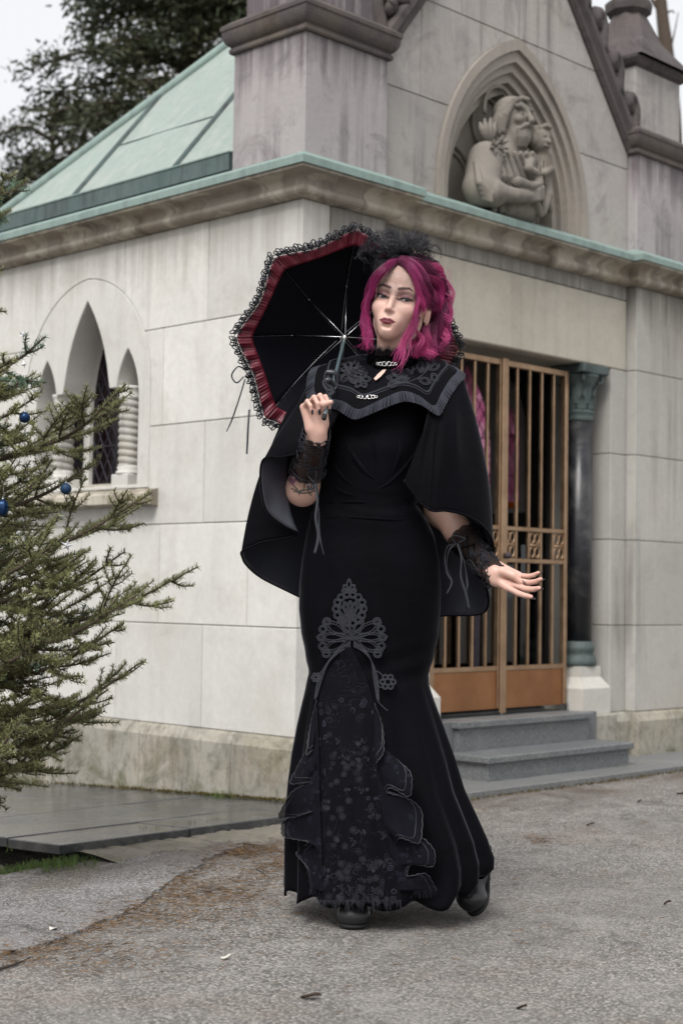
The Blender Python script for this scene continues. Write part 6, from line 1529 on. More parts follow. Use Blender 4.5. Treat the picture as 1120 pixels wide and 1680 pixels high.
for i in range(NO):
    for j in range(NQ):
        q = j/(NQ-1); p = NECKP[i]*(1-q)+OUTP[i]*q; fr = max(0, -(OUT[i][2]))/0.12
        V.append(p+np.array([0, -0.020*math.sin(math.pi*q)*fr, 0.016*math.sin(math.pi*q)*(1-0.55*fr)]))
YV = np.array(V).reshape(NO, NQ, 3)
o = mesh_obj('yoke', V, grid_faces(NO, NQ, True), M['velvet'], cape, True); md = o.modifiers.new('s', 'SOLIDIFY'); md.thickness = 0.004
def yoke_pt(px, py, lift=0.004):
    """nearest yoke vertex to the pixel, on the camera side"""
    global _yuv
    d2 = (_yuv[:, 0]-px)**2+(_yuv[:, 1]-py)**2+np.where(_yuv[:, 2] > 0.03, 1e4, 0); k = np.argsort(d2)[:5]; w_ = 1/(d2[k]+4); dd = (w_*_yuv[k, 2]).sum()/w_.sum()
    return PL(px, py, dd-lift)
def to_px(P):
    W_ = np.asarray(P)@np.stack([RH, FH, [0, 0, 1.0]])+PO3-CAM; dep = W_@FWD
    return np.stack([560+FPX*(W_@RGT)/dep, 840-FPX*(W_@UPV)/dep, W_@FH-PD], 1)
_yuv = to_px(YV.reshape(-1, 3))
# pleated trim along the edge
V = []; ni = 720; mj = 7
tang = np.roll(OUTP, -1, 0)-np.roll(OUTP, 1, 0)
for i in range(ni):
    f = i/ni*NO; a, b_ = int(f) % NO, (int(f)+1) % NO; p = OUTP[a]*(1-f % 1)+OUTP[b_]*(f % 1); inn = YV[a, NQ-4]*(1-f % 1)+YV[b_, NQ-4]*(f % 1)
    d = p-inn; d /= np.linalg.norm(d); fr = max(0.15, min(1, -OUT[a][2]/0.1)); ph = math.sin(i*2*math.pi/6.0+0.9*math.sin(i*0.13)+0.6*math.sin(i*0.37))*(0.75+0.4*math.sin(i*0.21))
    nrm = np.array([0, -1.0*fr, 0.55*(1-fr)+0.1]); nrm /= np.linalg.norm(nrm)
    for j in range(mj):
        q = j/(mj-1); V.append(p+d*(-0.018+0.027*q)+nrm*(0.006+0.0028*ph*(0.4+q)+0.004*q)+np.array([0, 0, -0.004*q*q]))
o = mesh_obj('pleated_trim', V, grid_faces(ni, mj, True), M['trim'], cape, False); md = o.modifiers.new('s', 'SOLIDIFY'); md.thickness = 0.0012
b = Bag()
for off, rr in ((NQ-5, 0.0018),):
    P = []
    for i in range(0, NO*3):
        f = i/3; a, b_ = int(f) % NO, (int(f)+1) % NO; p = YV[a, off]*(1-f % 1)+YV[b_, off]*(f % 1); n_ = np.array([0, -0.9, 0.4]); dn = YV[a, off+1]-YV[a, off]; dn /= np.linalg.norm(dn)+1e-9
        P.append(p+n_*0.004+dn*0.0022*math.sin(i*2*math.pi/5))
    b.tube(P, rr, 6); b.tube([p+np.array([0, 0, 0.006])+np.array([0, -0.001, 0]) for p in P], rr, 6)
b.obj('braid', M['trim'], cape, True)
ys = lambda px, py: yoke_pt(px, py, 0.010)
lp = []
for cx, cy, a0, L in ((668, 622, 175, 34), (668, 622, 150, 30), (672, 620, 195, 26), (690, 612, 60, 26), (690, 612, 95, 22), (700, 606, 20, 22), (700, 606, 60, 20), (685, 622, 345, 22), (676, 614, 110, 20), (655, 626, 200, 20), (708, 612, 300, 16)): lp.append(petal(cx, cy, a0, L, 6))
motif(cape, 'yoke_applique', lp, [[(640, 628), (655, 630), (672, 626), (690, 617), (702, 604), (700, 594)], [(648, 622), (664, 618), (680, 606), (690, 594)]], ys, 0.0014, 'guipure', False)
lp = [petal(573, 612, a, L, 6) for a, L in ((20, 26), (55, 24), (100, 22), (140, 24), (180, 22), (225, 20), (300, 20))]+[petal(592, 622, a, 16, 5) for a in (0, 60, 120, 180, 240, 300)]
motif(cape, 'yoke_applique', lp, [[(556, 606), (570, 602), (588, 606), (598, 616)], [(560, 620), (575, 622), (590, 628), (600, 630)]], ys, 0.0014, 'guipure', False)
def brooch(px, py, fix=None):
    b = Bag(); yoke_pt = globals()['yoke_pt'] if fix is None else (lambda x, y, l: PL(x, y, fix))
    for s in (-1, 1):
        for cx, r_ in ((4, 4.0), (10, 3.2), (14.5, 2.2)): b.tube([yoke_pt(px+s*cx+r_*math.cos(a), py+r_*math.sin(a)*0.85, 0.009) for a in np.linspace(0, 6.283, 12)], 0.0011, 5)
        for cx in (1.5, 7, 12.5): 
            c = yoke_pt(px+s*cx, py, 0.010); V, F = lathe([(0.0, -0.002), (0.002, 0), (0.0, 0.002)], 6); b.add(np.array(V)+c, F)
    b.obj('brooch', M['silver'], cape, True)
brooch(602, 651); brooch(634, 597, -0.066)
# standing lace collar with a frill
V = []; n = 160; mrow = 9
for i in range(n):
    a = 2*math.pi*i/n
    for j in range(mrow):
        q = j/(mrow-1); fr = 0.0022*math.sin(i*2*math.pi/5)*q+0.003*q*q
        c0 = PL(641, 607, nd_); c1 = HL((-0.2, 2.4, -10.3)); c = c0*(1-q)+c1*q; rx = 0.072+(0.062-0.072)*q+fr; ry = 0.072+(0.064-0.072)*q+fr
        dz = (-0.020*max(0, -math.sin(a)) if q > 0.5 else 0)+0.003*math.sin(i*2*math.pi/10)*q+(-0.006)*(1-q)*(-math.sin(a) > 0.5)
        V.append(c+np.array([rx*math.cos(a), ry*math.sin(a), dz]))
o = mesh_obj('collar', V, grid_faces(n, mrow, True), M['lace_cuff'], cape, False); md = o.modifiers.new('s', 'SOLIDIFY'); md.thickness = 0.003
V = np.array(V); o = mesh_obj('collar_band', np.array([HL((0, 2.4, -10.3))*0+v for v in V.reshape(n, mrow, 3)[:, :6].reshape(-1, 3)]), grid_faces(n, 6, True), M['velvet'], cape, True); o.scale = (1, 1, 1)
b = Bag()                                             # eyelash fringe on top of the collar
top = V.reshape(n, mrow, 3)[:, -1]
for k in range(420):
    p = top[RNG.integers(0, n)]; b.tube([p-[0, 0, 0.004], p+np.array([RNG.normal(0, 0.002), RNG.normal(0, 0.002), RNG.uniform(0.004, 0.011)])], [0.0006, 0.0002], 3)
b.obj('collar_frill', M['guipure'], cape)
# keyhole of bare skin under the collar
P = PLs([(613, 621, 0), (616, 624, 0), (624, 618, 0), (631, 610, 0), (633, 606, 0), (627, 607, 0), (619, 614, 0)]); P = np.array([PL(*to_px([p])[0][:2], -0.072-0.0016*max(0, to_px([p])[0][1]-606)) for p in P])
mesh_obj('neckline', P, [tuple(range(len(P)))], (lambda t: t.done(t.bsdf(Base__Color=tuple(SK), Roughness=0.5)))(NT('neck_skin')), cape, True)

# --- the cape itself: hem and shoulder lines, columns in between
colm = [  # top (px,py,d), middle, hem
    ((556, 668, -0.118), (548, 700, -0.150), (528, 725, -0.165)),
    ((530, 662, -0.100), (514, 705, -0.150), (497, 742, -0.150)),
    ((512, 655, -0.075), (478, 705, -0.130), (462, 750, -0.140)),
    ((507, 640, -0.055), (468, 700, -0.090), (430, 757, -0.120)),
    ((506, 632, -0.040), (470, 720, -0.060), (441, 828, -0.080)),
    ((508, 625, -0.020), (470, 740, -0.035), (466, 862, -0.045)),
    ((510, 620, 0.000), (462, 760, -0.015), (487, 878, -0.020)),
    ((512, 614, 0.005), (448, 745, 0.000), (432, 892, -0.010)),
    ((514, 612, 0.010), (440, 750, 0.020), (394, 909, 0.015)),
    ((520, 608, 0.030), (448, 780, 0.080), (412, 930, 0.080)),
    ((535, 606, 0.050), (470, 800, 0.130), (442, 954, 0.130)),
    ((556, 602, 0.070), (510, 810, 0.165), (494, 980, 0.170)),
    ((590, 598, 0.100), (560, 820, 0.180), (555, 1000, 0.200)),
    ((645, 594, 0.130), (640, 820, 0.190), (640, 1010, 0.215)),
    ((700, 598, 0.100), (705, 820, 0.170), (722, 1010, 0.170)),
    ((735, 604, 0.070), (765, 800, 0.130), (792, 1002, 0.110)),
    ((752, 610, 0.040), (786, 770, 0.070), (797, 950, 0.050)),
    ((759, 618, 0.010), (789, 755, 0.020), (806, 902, 0.000)),
    ((758, 622, -0.010), (782, 750, -0.030), (790, 868, -0.050)),
    ((748, 634, -0.035), (762, 740, -0.080), (765, 847, -0.095)),
    ((738, 648, -0.060), (740, 740, -0.110), (735, 838, -0.125)),
    ((728, 662, -0.085), (716, 745, -0.125), (706, 838, -0.140)),
    ((716, 672, -0.102), (702, 745, -0.132), (690, 826, -0.138)),
    ((704, 668, -0.110), (684, 735, -0.132), (664, 786, -0.135))]
nc_ = 260; TOP = crom([c[0] for c in colm], nc_); MID = crom([c[1] for c in colm], nc_); HEM = crom([c[2] for c in colm], nc_); V = []; nr = 40
for i in range(nc_):
    u = i/(nc_-1)
    for j in range(nr):
        q = j/(nr-1); c = TOP[i]*(1-q)*(1-2*q)+MID[i]*4*q*(1-q)+HEM[i]*q*(2*q-1)
        p = PL(*c); lf = 0.010*min(1, q*4)
        ctr = np.array([0.03, 0.03, p[2]]); dr = p-ctr; dr /= np.linalg.norm(dr)+1e-9
        fo = 0.0075*min(1, q*1.6)*math.sin(u*2*math.pi*8+1.2*math.sin(q*2.5+u*9))+0.0022*min(1, q*2)*math.sin(u*2*math.pi*17+2*q+3*math.sin(u*20))
        V.append(p+dr*(fo+lf*0.4))
o = mesh_obj('cape_cloth', V, grid_faces(nc_, nr), [M['velvet'], M['lining']], cape, True)
md = o.modifiers.new('s', 'SOLIDIFY'); md.thickness = 0.0035; md.offset = -1; md.material_offset = 1; md.use_flip_normals = False
CV = np.array(V).reshape(nc_, nr, 3); b = Bag(); b.tube(CV[:, -1], 0.0032, 6); b.obj('cape_hem', M['velvet'], cape, True)

# --- lace cuffs with ribbons
def cuff(a, b_, t0, t1, r0, r1, name, scal=10, flare=0.0):
    V = []; n = 64; m_ = 18; ax_ = (b_-a); L = np.linalg.norm(ax_); ax_ = ax_/L; u = np.cross(ax_, [0, 0, 1.0]); u /= np.linalg.norm(u); v = np.cross(ax_, u)
    for i in range(n):
        th_ = 2*math.pi*i/n
        for j in range(m_):
            q = j/(m_-1); sc_ = 0.006*abs(math.sin(th_*scal/2)); t_ = t0+(t1-t0)*q+((-sc_/L) if j == 0 else (sc_/L if j == m_-1 else 0)); r_ = r0+(r1-r0)*q+0.0015*math.sin(th_*7+q*9)
            V.append(a+ax_*L*t_+(u*math.cos(th_)+v*math.sin(th_))*r_)
    co = mesh_obj(name, V, grid_faces(n, m_, True), M['lace_cuff'], person, True); G2 = np.array(V).reshape(n, m_, 3); bb = Bag()
    def sp(i, j, o_=0.0015): p = G2[int(i) % n, min(m_-1, max(0, int(j)))]; q = a+ax_*((p-a)@ax_); d_ = p-q; return p+d_/np.linalg.norm(d_)*o_
    for j in (0, 1, m_-2, m_-1): bb.tube([sp(i, j) for i in range(n+1)], 0.0013, 4, None, False)
    for k in range(34):                               # corded flowers of the lace
        ci, cj = RNG.integers(0, n), RNG.uniform(2, m_-3); ro = RNG.uniform(0.8, 1.6)
        for pt in range(5):
            an = pt*1.2566; bb.tube([sp(ci+3.2*ro*(math.cos(an)*0.6+0.5*math.cos(t_)), cj+1.3*ro*(math.sin(an)*0.6+0.5*math.sin(t_))) for t_ in np.linspace(0, 6.283, 8)], 0.0009, 3, None, False)
    bb.obj('lace_cord', M['guipure'], co, True); return co
cuff(el_r, wr_r, 0.36, 0.96, 0.046, 0.034, 'lace_cuff'); cuff(el_l, wr_l, 0.50, 1.16, 0.045, 0.033, 'lace_cuff')
def ribbon(pts, w_, name='ribbon', n=40, tw=1.0, parent=None, mat='satin'):
    P = crom(PLs(pts), n); T = np.gradient(P, axis=0); T /= np.linalg.norm(T, axis=1)[:, None]; V = []
    for i in range(n):
        a = tw*math.sin(i/n*5.0); s_ = np.cross(T[i], [math.sin(a), -math.cos(a), 0.15]); s_ /= np.linalg.norm(s_)+1e-9; V += [P[i]-s_*w_/2, P[i]+s_*w_/2]
    o = mesh_obj(name, V, grid_faces(n, 2), M[mat], parent or person, True); md = o.modifiers.new('s', 'SOLIDIFY'); md.thickness = 0.0006; return o
ribbon([(516, 792, -0.13), (521, 820, -0.135), (518, 850, -0.14), (522, 880, -0.14), (516, 908, -0.14)], 0.008, tw=0.5); ribbon([(518, 792, -0.13), (523, 840, -0.135), (524, 880, -0.14), (531, 910, -0.14)], 0.006, tw=1.0)
ribbon([(516, 792, -0.13), (506, 780, -0.135), (510, 768, -0.14), (518, 775, -0.14), (516, 792, -0.13)], 0.006); ribbon([(516, 792, -0.13), (512, 802, -0.135), (505, 800, -0.14), (508, 794, -0.14), (516, 792, -0.13)], 0.006)
ribbon([(748, 890, -0.02), (736, 905, -0.03), (732, 935, -0.03), (740, 955, -0.03), (732, 974, -0.03)], 0.007); ribbon([(750, 890, -0.02), (757, 915, -0.03), (756, 945, -0.03), (763, 972, -0.03), (768, 999, -0.03)], 0.008, tw=0.5)
ribbon([(752, 892, -0.02), (762, 925, -0.03), (766, 955, -0.03), (764, 970, -0.03)], 0.007); ribbon([(748, 890, -0.02), (740, 882, -0.03), (748, 878, -0.03), (762, 884, -0.03), (750, 890, -0.02)], 0.006); ribbon([(748, 892, -0.02), (733, 898, -0.03), (730, 925, -0.03), (738, 945, -0.03)], 0.005)
for k in range(4):                                    # criss-cross lacing over her left wrist
    q0 = 0.55+k*0.14; c0 = bez(el_l, wr_l, q0); c1 = bez(el_l, wr_l, q0+0.16); sd_ = np.array([0.4, 0, 0.9]); fw = np.array([-0.2, -0.9, -0.1])
    for s in (-1, 1):
        b = Bag(); b.tube([c0+sd_*0.020*s+fw*0.034, (c0+c1)/2+fw*0.042, c1-sd_*0.020*s+fw*0.032], 0.0022, 5); b.obj('lacing', M['satin'], person, True)
# --- nails, ring
M['nail'] = plain('dark_nail_varnish', (0.010, 0.009, 0.012), 0.15, (0.012, 0.01, 0.014), 10, 0.0, 0.6)
for p, d, nb, r_ in nails1+nails2:
    nb = nb-d*(nb@d); nb /= np.linalg.norm(nb); sd_ = np.cross(d, nb); V = []
    for i in range(6):
        for j in range(5):
            u = j/4*2-1; q = i/5; w_ = r_*0.85*(1-0.55*max(0, q-0.55)**1.0*1.6); V.append(p+d*(-r_*0.9+r_*3.0*q)+sd_*u*w_+nb*(r_*1.02-0.25*r_*u*u-0.12*r_*q))
    o = mesh_obj('nail', V, grid_faces(6, 5), M['nail'], person, True); md = o.modifiers.new('s', 'SOLIDIFY'); md.thickness = 0.0007
for tp in (th2,):
    p = tp[-1]; d = tp[-1]-tp[-2]; d /= np.linalg.norm(d); nb = np.array([0.3, 0.1, 0.9]); nb -= d*(nb@d); nb /= np.linalg.norm(nb); sd_ = np.cross(d, nb); V = [p+d*(-0.006+0.018*i/5)+sd_*(j/4*2-1)*0.005*(1-0.4*max(0, i/5-0.5))+nb*(0.007-0.0015*(j/4*2-1)**2) for i in range(6) for j in range(5)]
    mesh_obj('nail', V, grid_faces(6, 5), M['nail'], person, True)
b = Bag(); rc = kn2[2]*0.45+(kn2[2]+(f2/np.linalg.norm(f2))*0.036)*0.55; fd = f2/np.linalg.norm(f2); u = np.cross(fd, [0, 0, 1.0]); u /= np.linalg.norm(u); v = np.cross(fd, u)
b.tube([rc+(u*math.cos(a)+v*math.sin(a))*0.0092 for a in np.linspace(0, 6.283, 20)], 0.0014, 6); b.obj('ring', M['gold'], person, True)
# --- boots
def boot(heel, toe, up_dir, name):
    s = SDF(); d = toe-heel; L = np.linalg.norm(d); d = d/L; up_ = up_dir-d*(up_dir@d); up_ /= np.linalg.norm(up_)
    s.cone(heel+up_*0.036, heel+d*L*0.45+up_*0.038, 0.034, 0.038, 0.0); s.cone(heel+d*L*0.45+up_*0.036, toe-d*0.034+up_*0.028, 0.040, 0.034, 0.02); s.cone(heel+up_*0.04, heel+up_*0.17, 0.036, 0.046, 0.03); s.ell(toe-d*0.04+up_*0.026, (0.043, 0.043, 0.028), 0.015)
    v, f = s.mesh(0.004); h_ = (v-heel)@up_; v = v-np.outer(np.minimum(h_-0.008, 0), up_)*0.9
    mesh_obj(name, v, f, M['leather'], person, True)
    s2 = SDF(); s2.cone(heel+up_*0.004, toe-d*0.036+up_*0.004, 0.033, 0.041, 0.01, 'u', (up_, 4.0)); v, f = s2.mesh(0.004); mesh_obj('boot_sole', v, f, M['sole'], person, True)
boot(PL(592, 1470, 0.10)*np.array([1, 1, 0])+[0, 0, 0.004], PL(577, 1518, -0.115)*np.array([1, 1, 0])+[0, 0, 0.004], np.array([0, 0, 1.0]), 'boot')
tb = PL(783, 1484, 0.045); tb[2] = 0.010; hb = PL(793, 1402, 0.17); boot(hb, tb, np.array([-0.72, -0.6, 0.32]), 'boot')
# ------------------------------------------------------------------ hair
def hair_mat():
    t = NT('magenta_hair'); b = t.bsdf(Base__Color=t.attr(), Roughness=0.38); b.inputs['Specular IOR Level'].default_value = 0.45
    b.inputs['Sheen Weight'].default_value = 0.15; b.inputs['Sheen Tint'].default_value = (1, 0.45, 0.7, 1)
    return t.done(b)
M['hair'] = hair_mat()
hair = empty('hair', (0, 0, 0), 0, person)
cap = SDF(); cap.ell((0, 2.3, 3.6), (7.6, 9.1, 7.75)); cap.ell((1.0, 8.2, 0.5), (5.6, 4.2, 5.8), 2.5); cap.ell((4.0, 6.6, 0.5), (3.2, 4.2, 4.8), 2.0)
cap.ell((-0.6, -9.3, 0.2), (5.7, 7.2, 6.9), 0.8, 's'); cap.ell((0, -6, -8.5), (9, 9, 6.5), 0.8, 's'); cap.ell((7.6, 0.6, -2.6), (2.6, 2.4, 3.0), 0.6, 's')
cv_, cf_ = cap.mesh(0.25); nzc = 0.5+0.5*np.sin(cv_[:, 0]*3.1+cv_[:, 2]*1.7+np.sin(cv_[:, 1]*1.3)*2)
cc = np.array([[0.085, 0.004, 0.032]])*(0.6+0.8*nzc[:, None]); mesh_obj('hair_base', HL(cv_), cf_, M['hair'], hair, True, cc)
HCOL = {'d': (0.085, 0.004, 0.038), 'm': (0.20, 0.008, 0.078), 'l': (0.38, 0.022, 0.14), 'p': (0.56, 0.08, 0.24)}
def lock(name, pts, n, r, tone, wave=0.004, seed=0, thick=0.00034, steps=22, frizz=0.0045):
    """a lock of hair: n strands round a guide; r = bundle radius at start, middle, end"""
    rng = np.random.default_rng(seed); pts = [(655+(x-655)*0.955, 505+(y-505)*(0.955 if y < 505 else 1.0), d) for x, y, d in pts]; G_ = crom(PLs(pts), steps); q = np.linspace(0, 1, steps); rad = np.interp(q, [0, 0.5, 1], r); b = Bag()
    T = np.gradient(G_, axis=0); T /= np.linalg.norm(T, axis=1)[:, None]; U = np.cross(T, [0.1, 1.0, 0.1]); U /= np.linalg.norm(U, axis=1)[:, None]; W_ = np.cross(T, U)
    ph0 = rng.uniform(0, 6.28)
    for k in range(n):
        a = rng.uniform(0, 6.283); rr = math.sqrt(rng.random()); ph = ph0+rng.normal(0, 0.5); tw_ = rng.normal(0, 0.8); wv = wave*1.35*rng.uniform(0.6, 2.0); fq = rng.uniform(2.4, 3.4)
        A = a+tw_*q; P = G_+(U*np.cos(A)[:, None]+W_*np.sin(A)[:, None]*0.8)*(rad*rr)[:, None]
        P = P+U*(wv*np.sin(q*6.283*fq*0.5+ph)*q)[:, None]+W_*(wv*0.8*np.cos(q*6.283*fq*0.45+ph)*q)[:, None]+U*(frizz*rng.normal()*q**2)[:, None]+W_*(frizz*rng.normal()*q**2)[:, None]
        c0 = np.array(HCOL[tone]); mixc = rng.random(); o_ = np.array(HCOL[rng.choice(list('ddmmlp'))]); c = c0*(0.55+0.45*mixc)+o_*0.45*(1-mixc)
        end = rng.uniform(0.58, 1.0); m_ = max(6, int(steps*end)); th_ = thick*rng.uniform(0.7, 1.4)*np.interp(np.linspace(0, 1, m_), [0, 0.8, 1], [1, 0.9, 0.3])
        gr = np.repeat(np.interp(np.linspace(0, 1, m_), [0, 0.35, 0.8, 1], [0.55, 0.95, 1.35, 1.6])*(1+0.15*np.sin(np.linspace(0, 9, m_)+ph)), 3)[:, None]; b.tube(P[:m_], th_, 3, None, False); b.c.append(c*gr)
    return b.obj(name, M['hair'], hair, True)
Lk = [  # points, strands, radii, tone, wave
    # left of the parting, swept down beside the face
    ([(657, 425, -0.03), (640, 430, -0.065), (624, 444, -0.085), (612, 466, -0.075), (605, 490, -0.055)], 150, (0.010, 0.011, 0.005), 'm', 0.003),
    ([(657, 423, -0.02), (636, 429, -0.05), (618, 446, -0.06), (606, 472, -0.05), (600, 500, -0.03), (601, 518, -0.02)], 90, (0.011, 0.010, 0.004), 'd', 0.005),
    ([(620, 450, -0.07), (607, 475, -0.06), (597, 500, -0.045), (598, 525, -0.04), (601, 548, -0.05), (593, 570, -0.06)], 60, (0.006, 0.007, 0.006), 'm', 0.008),
    ([(612, 462, -0.06), (602, 485, -0.05), (593, 508, -0.04), (600, 535, -0.04), (606, 558, -0.05), (603, 580, -0.06)], 36, (0.004, 0.006, 0.006), 'l', 0.008),
    ([(604, 490, -0.04), (596, 515, -0.03), (603, 540, -0.03), (597, 562, -0.03), (588, 575, -0.03)], 40, (0.005, 0.007, 0.010), 'm', 0.010),
    # right of the parting, swept across and back
    ([(655, 424, -0.05), (672, 434, -0.08), (684, 455, -0.085), (690, 478, -0.07), (684, 500, -0.065)], 200, (0.010, 0.013, 0.010), 'm', 0.003),
    ([(655, 423, -0.04), (675, 430, -0.06), (692, 448, -0.06), (702, 472, -0.04), (712, 490, -0.01), (722, 500, 0.03)], 220, (0.012, 0.015, 0.012), 'm', 0.003),
    ([(656, 422, -0.02), (680, 427, -0.03), (704, 440, -0.02), (720, 462, 0.01), (728, 488, 0.04)], 220, (0.012, 0.016, 0.014), 'd', 0.003),
    ([(660, 422, 0.0), (690, 426, 0.02), (714, 442, 0.04), (728, 466, 0.06), (734, 494, 0.07)], 180, (0.014, 0.016, 0.014), 'l', 0.004),
    ([(650, 424, 0.0), (672, 420, 0.04), (700, 428, 0.07), (722, 450, 0.09), (732, 480, 0.10)], 160, (0.016, 0.018, 0.014), 'd', 0.003),
    # strand falling in front of the ear and across the collar
    ([(684, 462, -0.085), (689, 485, -0.08), (682, 508, -0.08), (677, 528, -0.075), (670, 548, -0.085), (661, 567, -0.10), (650, 584, -0.115), (641, 603, -0.13)], 44, (0.004, 0.005, 0.003), 'l', 0.006),
    ([(688, 470, -0.07), (692, 492, -0.06), (686, 516, -0.06), (680, 540, -0.06), (672, 560, -0.08), (664, 580, -0.10), (652, 598, -0.12), (640, 612, -0.13)], 22, (0.003, 0.005, 0.004), 'p', 0.008),
    ([(686, 480, -0.08), (684, 505, -0.08), (680, 530, -0.08), (672, 555, -0.09), (664, 578, -0.11), (656, 592, -0.12)], 14, (0.003, 0.004, 0.005), 'm', 0.008),
    # knot and curls at the back
    ([(716, 448, 0.02), (728, 462, 0.04), (734, 482, 0.05), (739, 505, 0.05), (731, 524, 0.05), (724, 540, 0.04)], 150, (0.008, 0.013, 0.008), 'm', 0.007),
    ([(722, 470, 0.03), (732, 492, 0.04), (730, 515, 0.03), (720, 535, 0.03), (712, 556, 0.03), (716, 575, 0.03)], 130, (0.010, 0.012, 0.008), 'd', 0.007),
    ([(726, 480, 0.04), (738, 500, 0.05), (728, 525, 0.05), (724, 545, 0.05), (736, 560, 0.05), (742, 552, 0.05)], 45, (0.006, 0.006, 0.004), 'l', 0.005),
    ([(702, 532, 0.0), (699, 550, -0.01), (703, 570, -0.01), (711, 592, -0.01)], 120, (0.010, 0.011, 0.007), 'p', 0.007),
    ([(690, 540, 0.01), (690, 556, -0.01), (694, 572, -0.02), (698, 588, -0.02)], 90, (0.009, 0.010, 0.007), 'l', 0.007),
    ([(712, 530, 0.02), (714, 552, 0.01), (708, 574, 0.0), (716, 596, 0.0)], 100, (0.010, 0.012, 0.006), 'm', 0.008),
    ([(680, 545, 0.02), (676, 560, 0.0), (684, 576, -0.02), (682, 590, -0.03)], 70, (0.009, 0.010, 0.007), 'l', 0.006),
    ([(728, 505, 0.05), (736, 520, 0.05), (726, 535, 0.04), (733, 550, 0.04), (728, 566, 0.03), (735, 572, 0.03)], 40, (0.006, 0.007, 0.004), 'p', 0.006),
    ([(716, 490, 0.05), (728, 505, 0.06), (726, 528, 0.06), (732, 550, 0.05), (726, 575, 0.05)], 150, (0.012, 0.014, 0.008), 'm', 0.008),
    ([(722, 500, 0.07), (736, 520, 0.07), (730, 545, 0.06), (738, 562, 0.06), (730, 585, 0.05)], 110, (0.010, 0.012, 0.006), 'd', 0.008),
    ([(708, 525, 0.05), (718, 545, 0.05), (722, 565, 0.05), (718, 588, 0.04)], 120, (0.012, 0.013, 0.007), 'd', 0.007),
    ([(730, 490, 0.04), (742, 508, 0.04), (738, 528, 0.04), (728, 540, 0.04), (733, 558, 0.03), (744, 562, 0.03)], 40, (0.006, 0.006, 0.004), 'p', 0.006),
    ([(600, 500, -0.04), (594, 520, -0.03), (602, 538, -0.03), (594, 556, -0.03), (586, 578, -0.03)], 30, (0.005, 0.008, 0.012), 'l', 0.010),
    ([(730, 478, 0.03), (745, 490, 0.03), (738, 505, 0.04), (728, 512, 0.03), (738, 524, 0.02), (748, 532, 0.02)], 16, (0.003, 0.005, 0.004), 'p', 0.005),
    ([(726, 452, 0.03), (740, 462, 0.03), (744, 480, 0.03), (736, 495, 0.03), (744, 512, 0.02)], 18, (0.004, 0.006, 0.005), 'l', 0.006),
    ([(690, 520, -0.05), (684, 540, -0.05), (692, 556, -0.05), (682, 572, -0.06), (690, 588, -0.07)], 16, (0.003, 0.005, 0.005), 'p', 0.006),
    ([(700, 430, 0.0), (716, 434, 0.01), (728, 444, 0.02), (722, 455, 0.02)], 30, (0.006, 0.008, 0.006), 'p', 0.005),
    ([(680, 440, -0.085), (690, 458, -0.080), (696, 480, -0.065), (699, 500, -0.050), (704, 512, -0.035)], 130, (0.009, 0.011, 0.009), 'm', 0.004),
    ([(676, 444, -0.090), (686, 466, -0.088), (691, 488, -0.075), (693, 506, -0.065), (690, 520, -0.06)], 110, (0.008, 0.009, 0.006), 'l', 0.004),
    ([(690, 450, -0.06), (702, 468, -0.05), (708, 486, -0.03), (712, 502, -0.015), (718, 512, 0.0)], 120, (0.010, 0.011, 0.009), 'd', 0.004),
    ([(704, 470, -0.02), (712, 482, -0.01), (718, 500, 0.0), (724, 515, 0.02)], 120, (0.012, 0.014, 0.010), 'm', 0.004),
    ([(700, 452, -0.03), (716, 460, -0.01), (726, 476, 0.01), (722, 498, 0.02), (712, 505, 0.03)], 120, (0.010, 0.013, 0.010), 'l', 0.004),
    ([(694, 462, -0.05), (702, 480, -0.035), (706, 496, -0.02), (716, 508, 0.01)], 120, (0.010, 0.012, 0.009), 'd', 0.003)]
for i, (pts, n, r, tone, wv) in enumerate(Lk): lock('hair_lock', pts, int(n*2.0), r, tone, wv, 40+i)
b = Bag()                                             # flyaway hairs
for k in range(60):
    p0 = PL(RNG.uniform(660, 738), RNG.uniform(428, 540), RNG.uniform(-0.02, 0.05)); d = np.array([abs(RNG.normal(0, 0.010)), RNG.normal(0, 0.006), RNG.normal(-0.004, 0.006)]); b.tube(crom([p0, p0+d, p0+d*1.4+[0.001, 0, -0.012], p0+d*1.2+[0, 0, -0.026]], 10), 0.00022, 3, HCOL['l'], False)
b.obj('flyaway_hair', M['hair'], hair)

# ------------------------------------------------------------------ fascinator: net, feathers, veil
M['net'] = plain('black_net', (0.010, 0.010, 0.013), 0.6); M['feather'] = plain('black_feather', (0.014, 0.014, 0.019), 0.5, (0.03, 0.028, 0.036), 200)
fasc = empty('fascinator', (0, 0, 0), 0, person)
def net(bag, fn, nu, nv, r_):
    """diamond net over fn(u,v)"""
    for i in range(-nv, nu):
        for sg in (1, -1):
            pts = []
            for k in range(nv+1):
                u = (i+k if sg > 0 else nu-1-i-k)/nu; v = k/nv
                if -0.001 <= u <= 1.001: pts.append(fn(u, v))
            if len(pts) > 1: bag.tube(pts, r_, 3, None, False)
b = Bag()
def veil(u, v):
    px = 613+70*u+(v-0.5)*4; py = 426+48*v+8*math.sin(u*3.1)-3+14*u*(v); 
    w_ = HC; e = (px-653)/52.0; d = -0.100-0.010*v+0.085*e*e+0.030*(1-v)**2; return PL(px, py, d)
net(b, veil, 22, 15, 0.0003)
for u in np.linspace(0, 1, 21)[::2]:
    for v in np.linspace(0, 1, 8): p = veil(u, v); V, F = lathe([(0, -0.0006), (0.0007, 0), (0, 0.0006)], 5); b.add(np.array(V)+p, F)
b.obj('veil', M['net'], fasc)
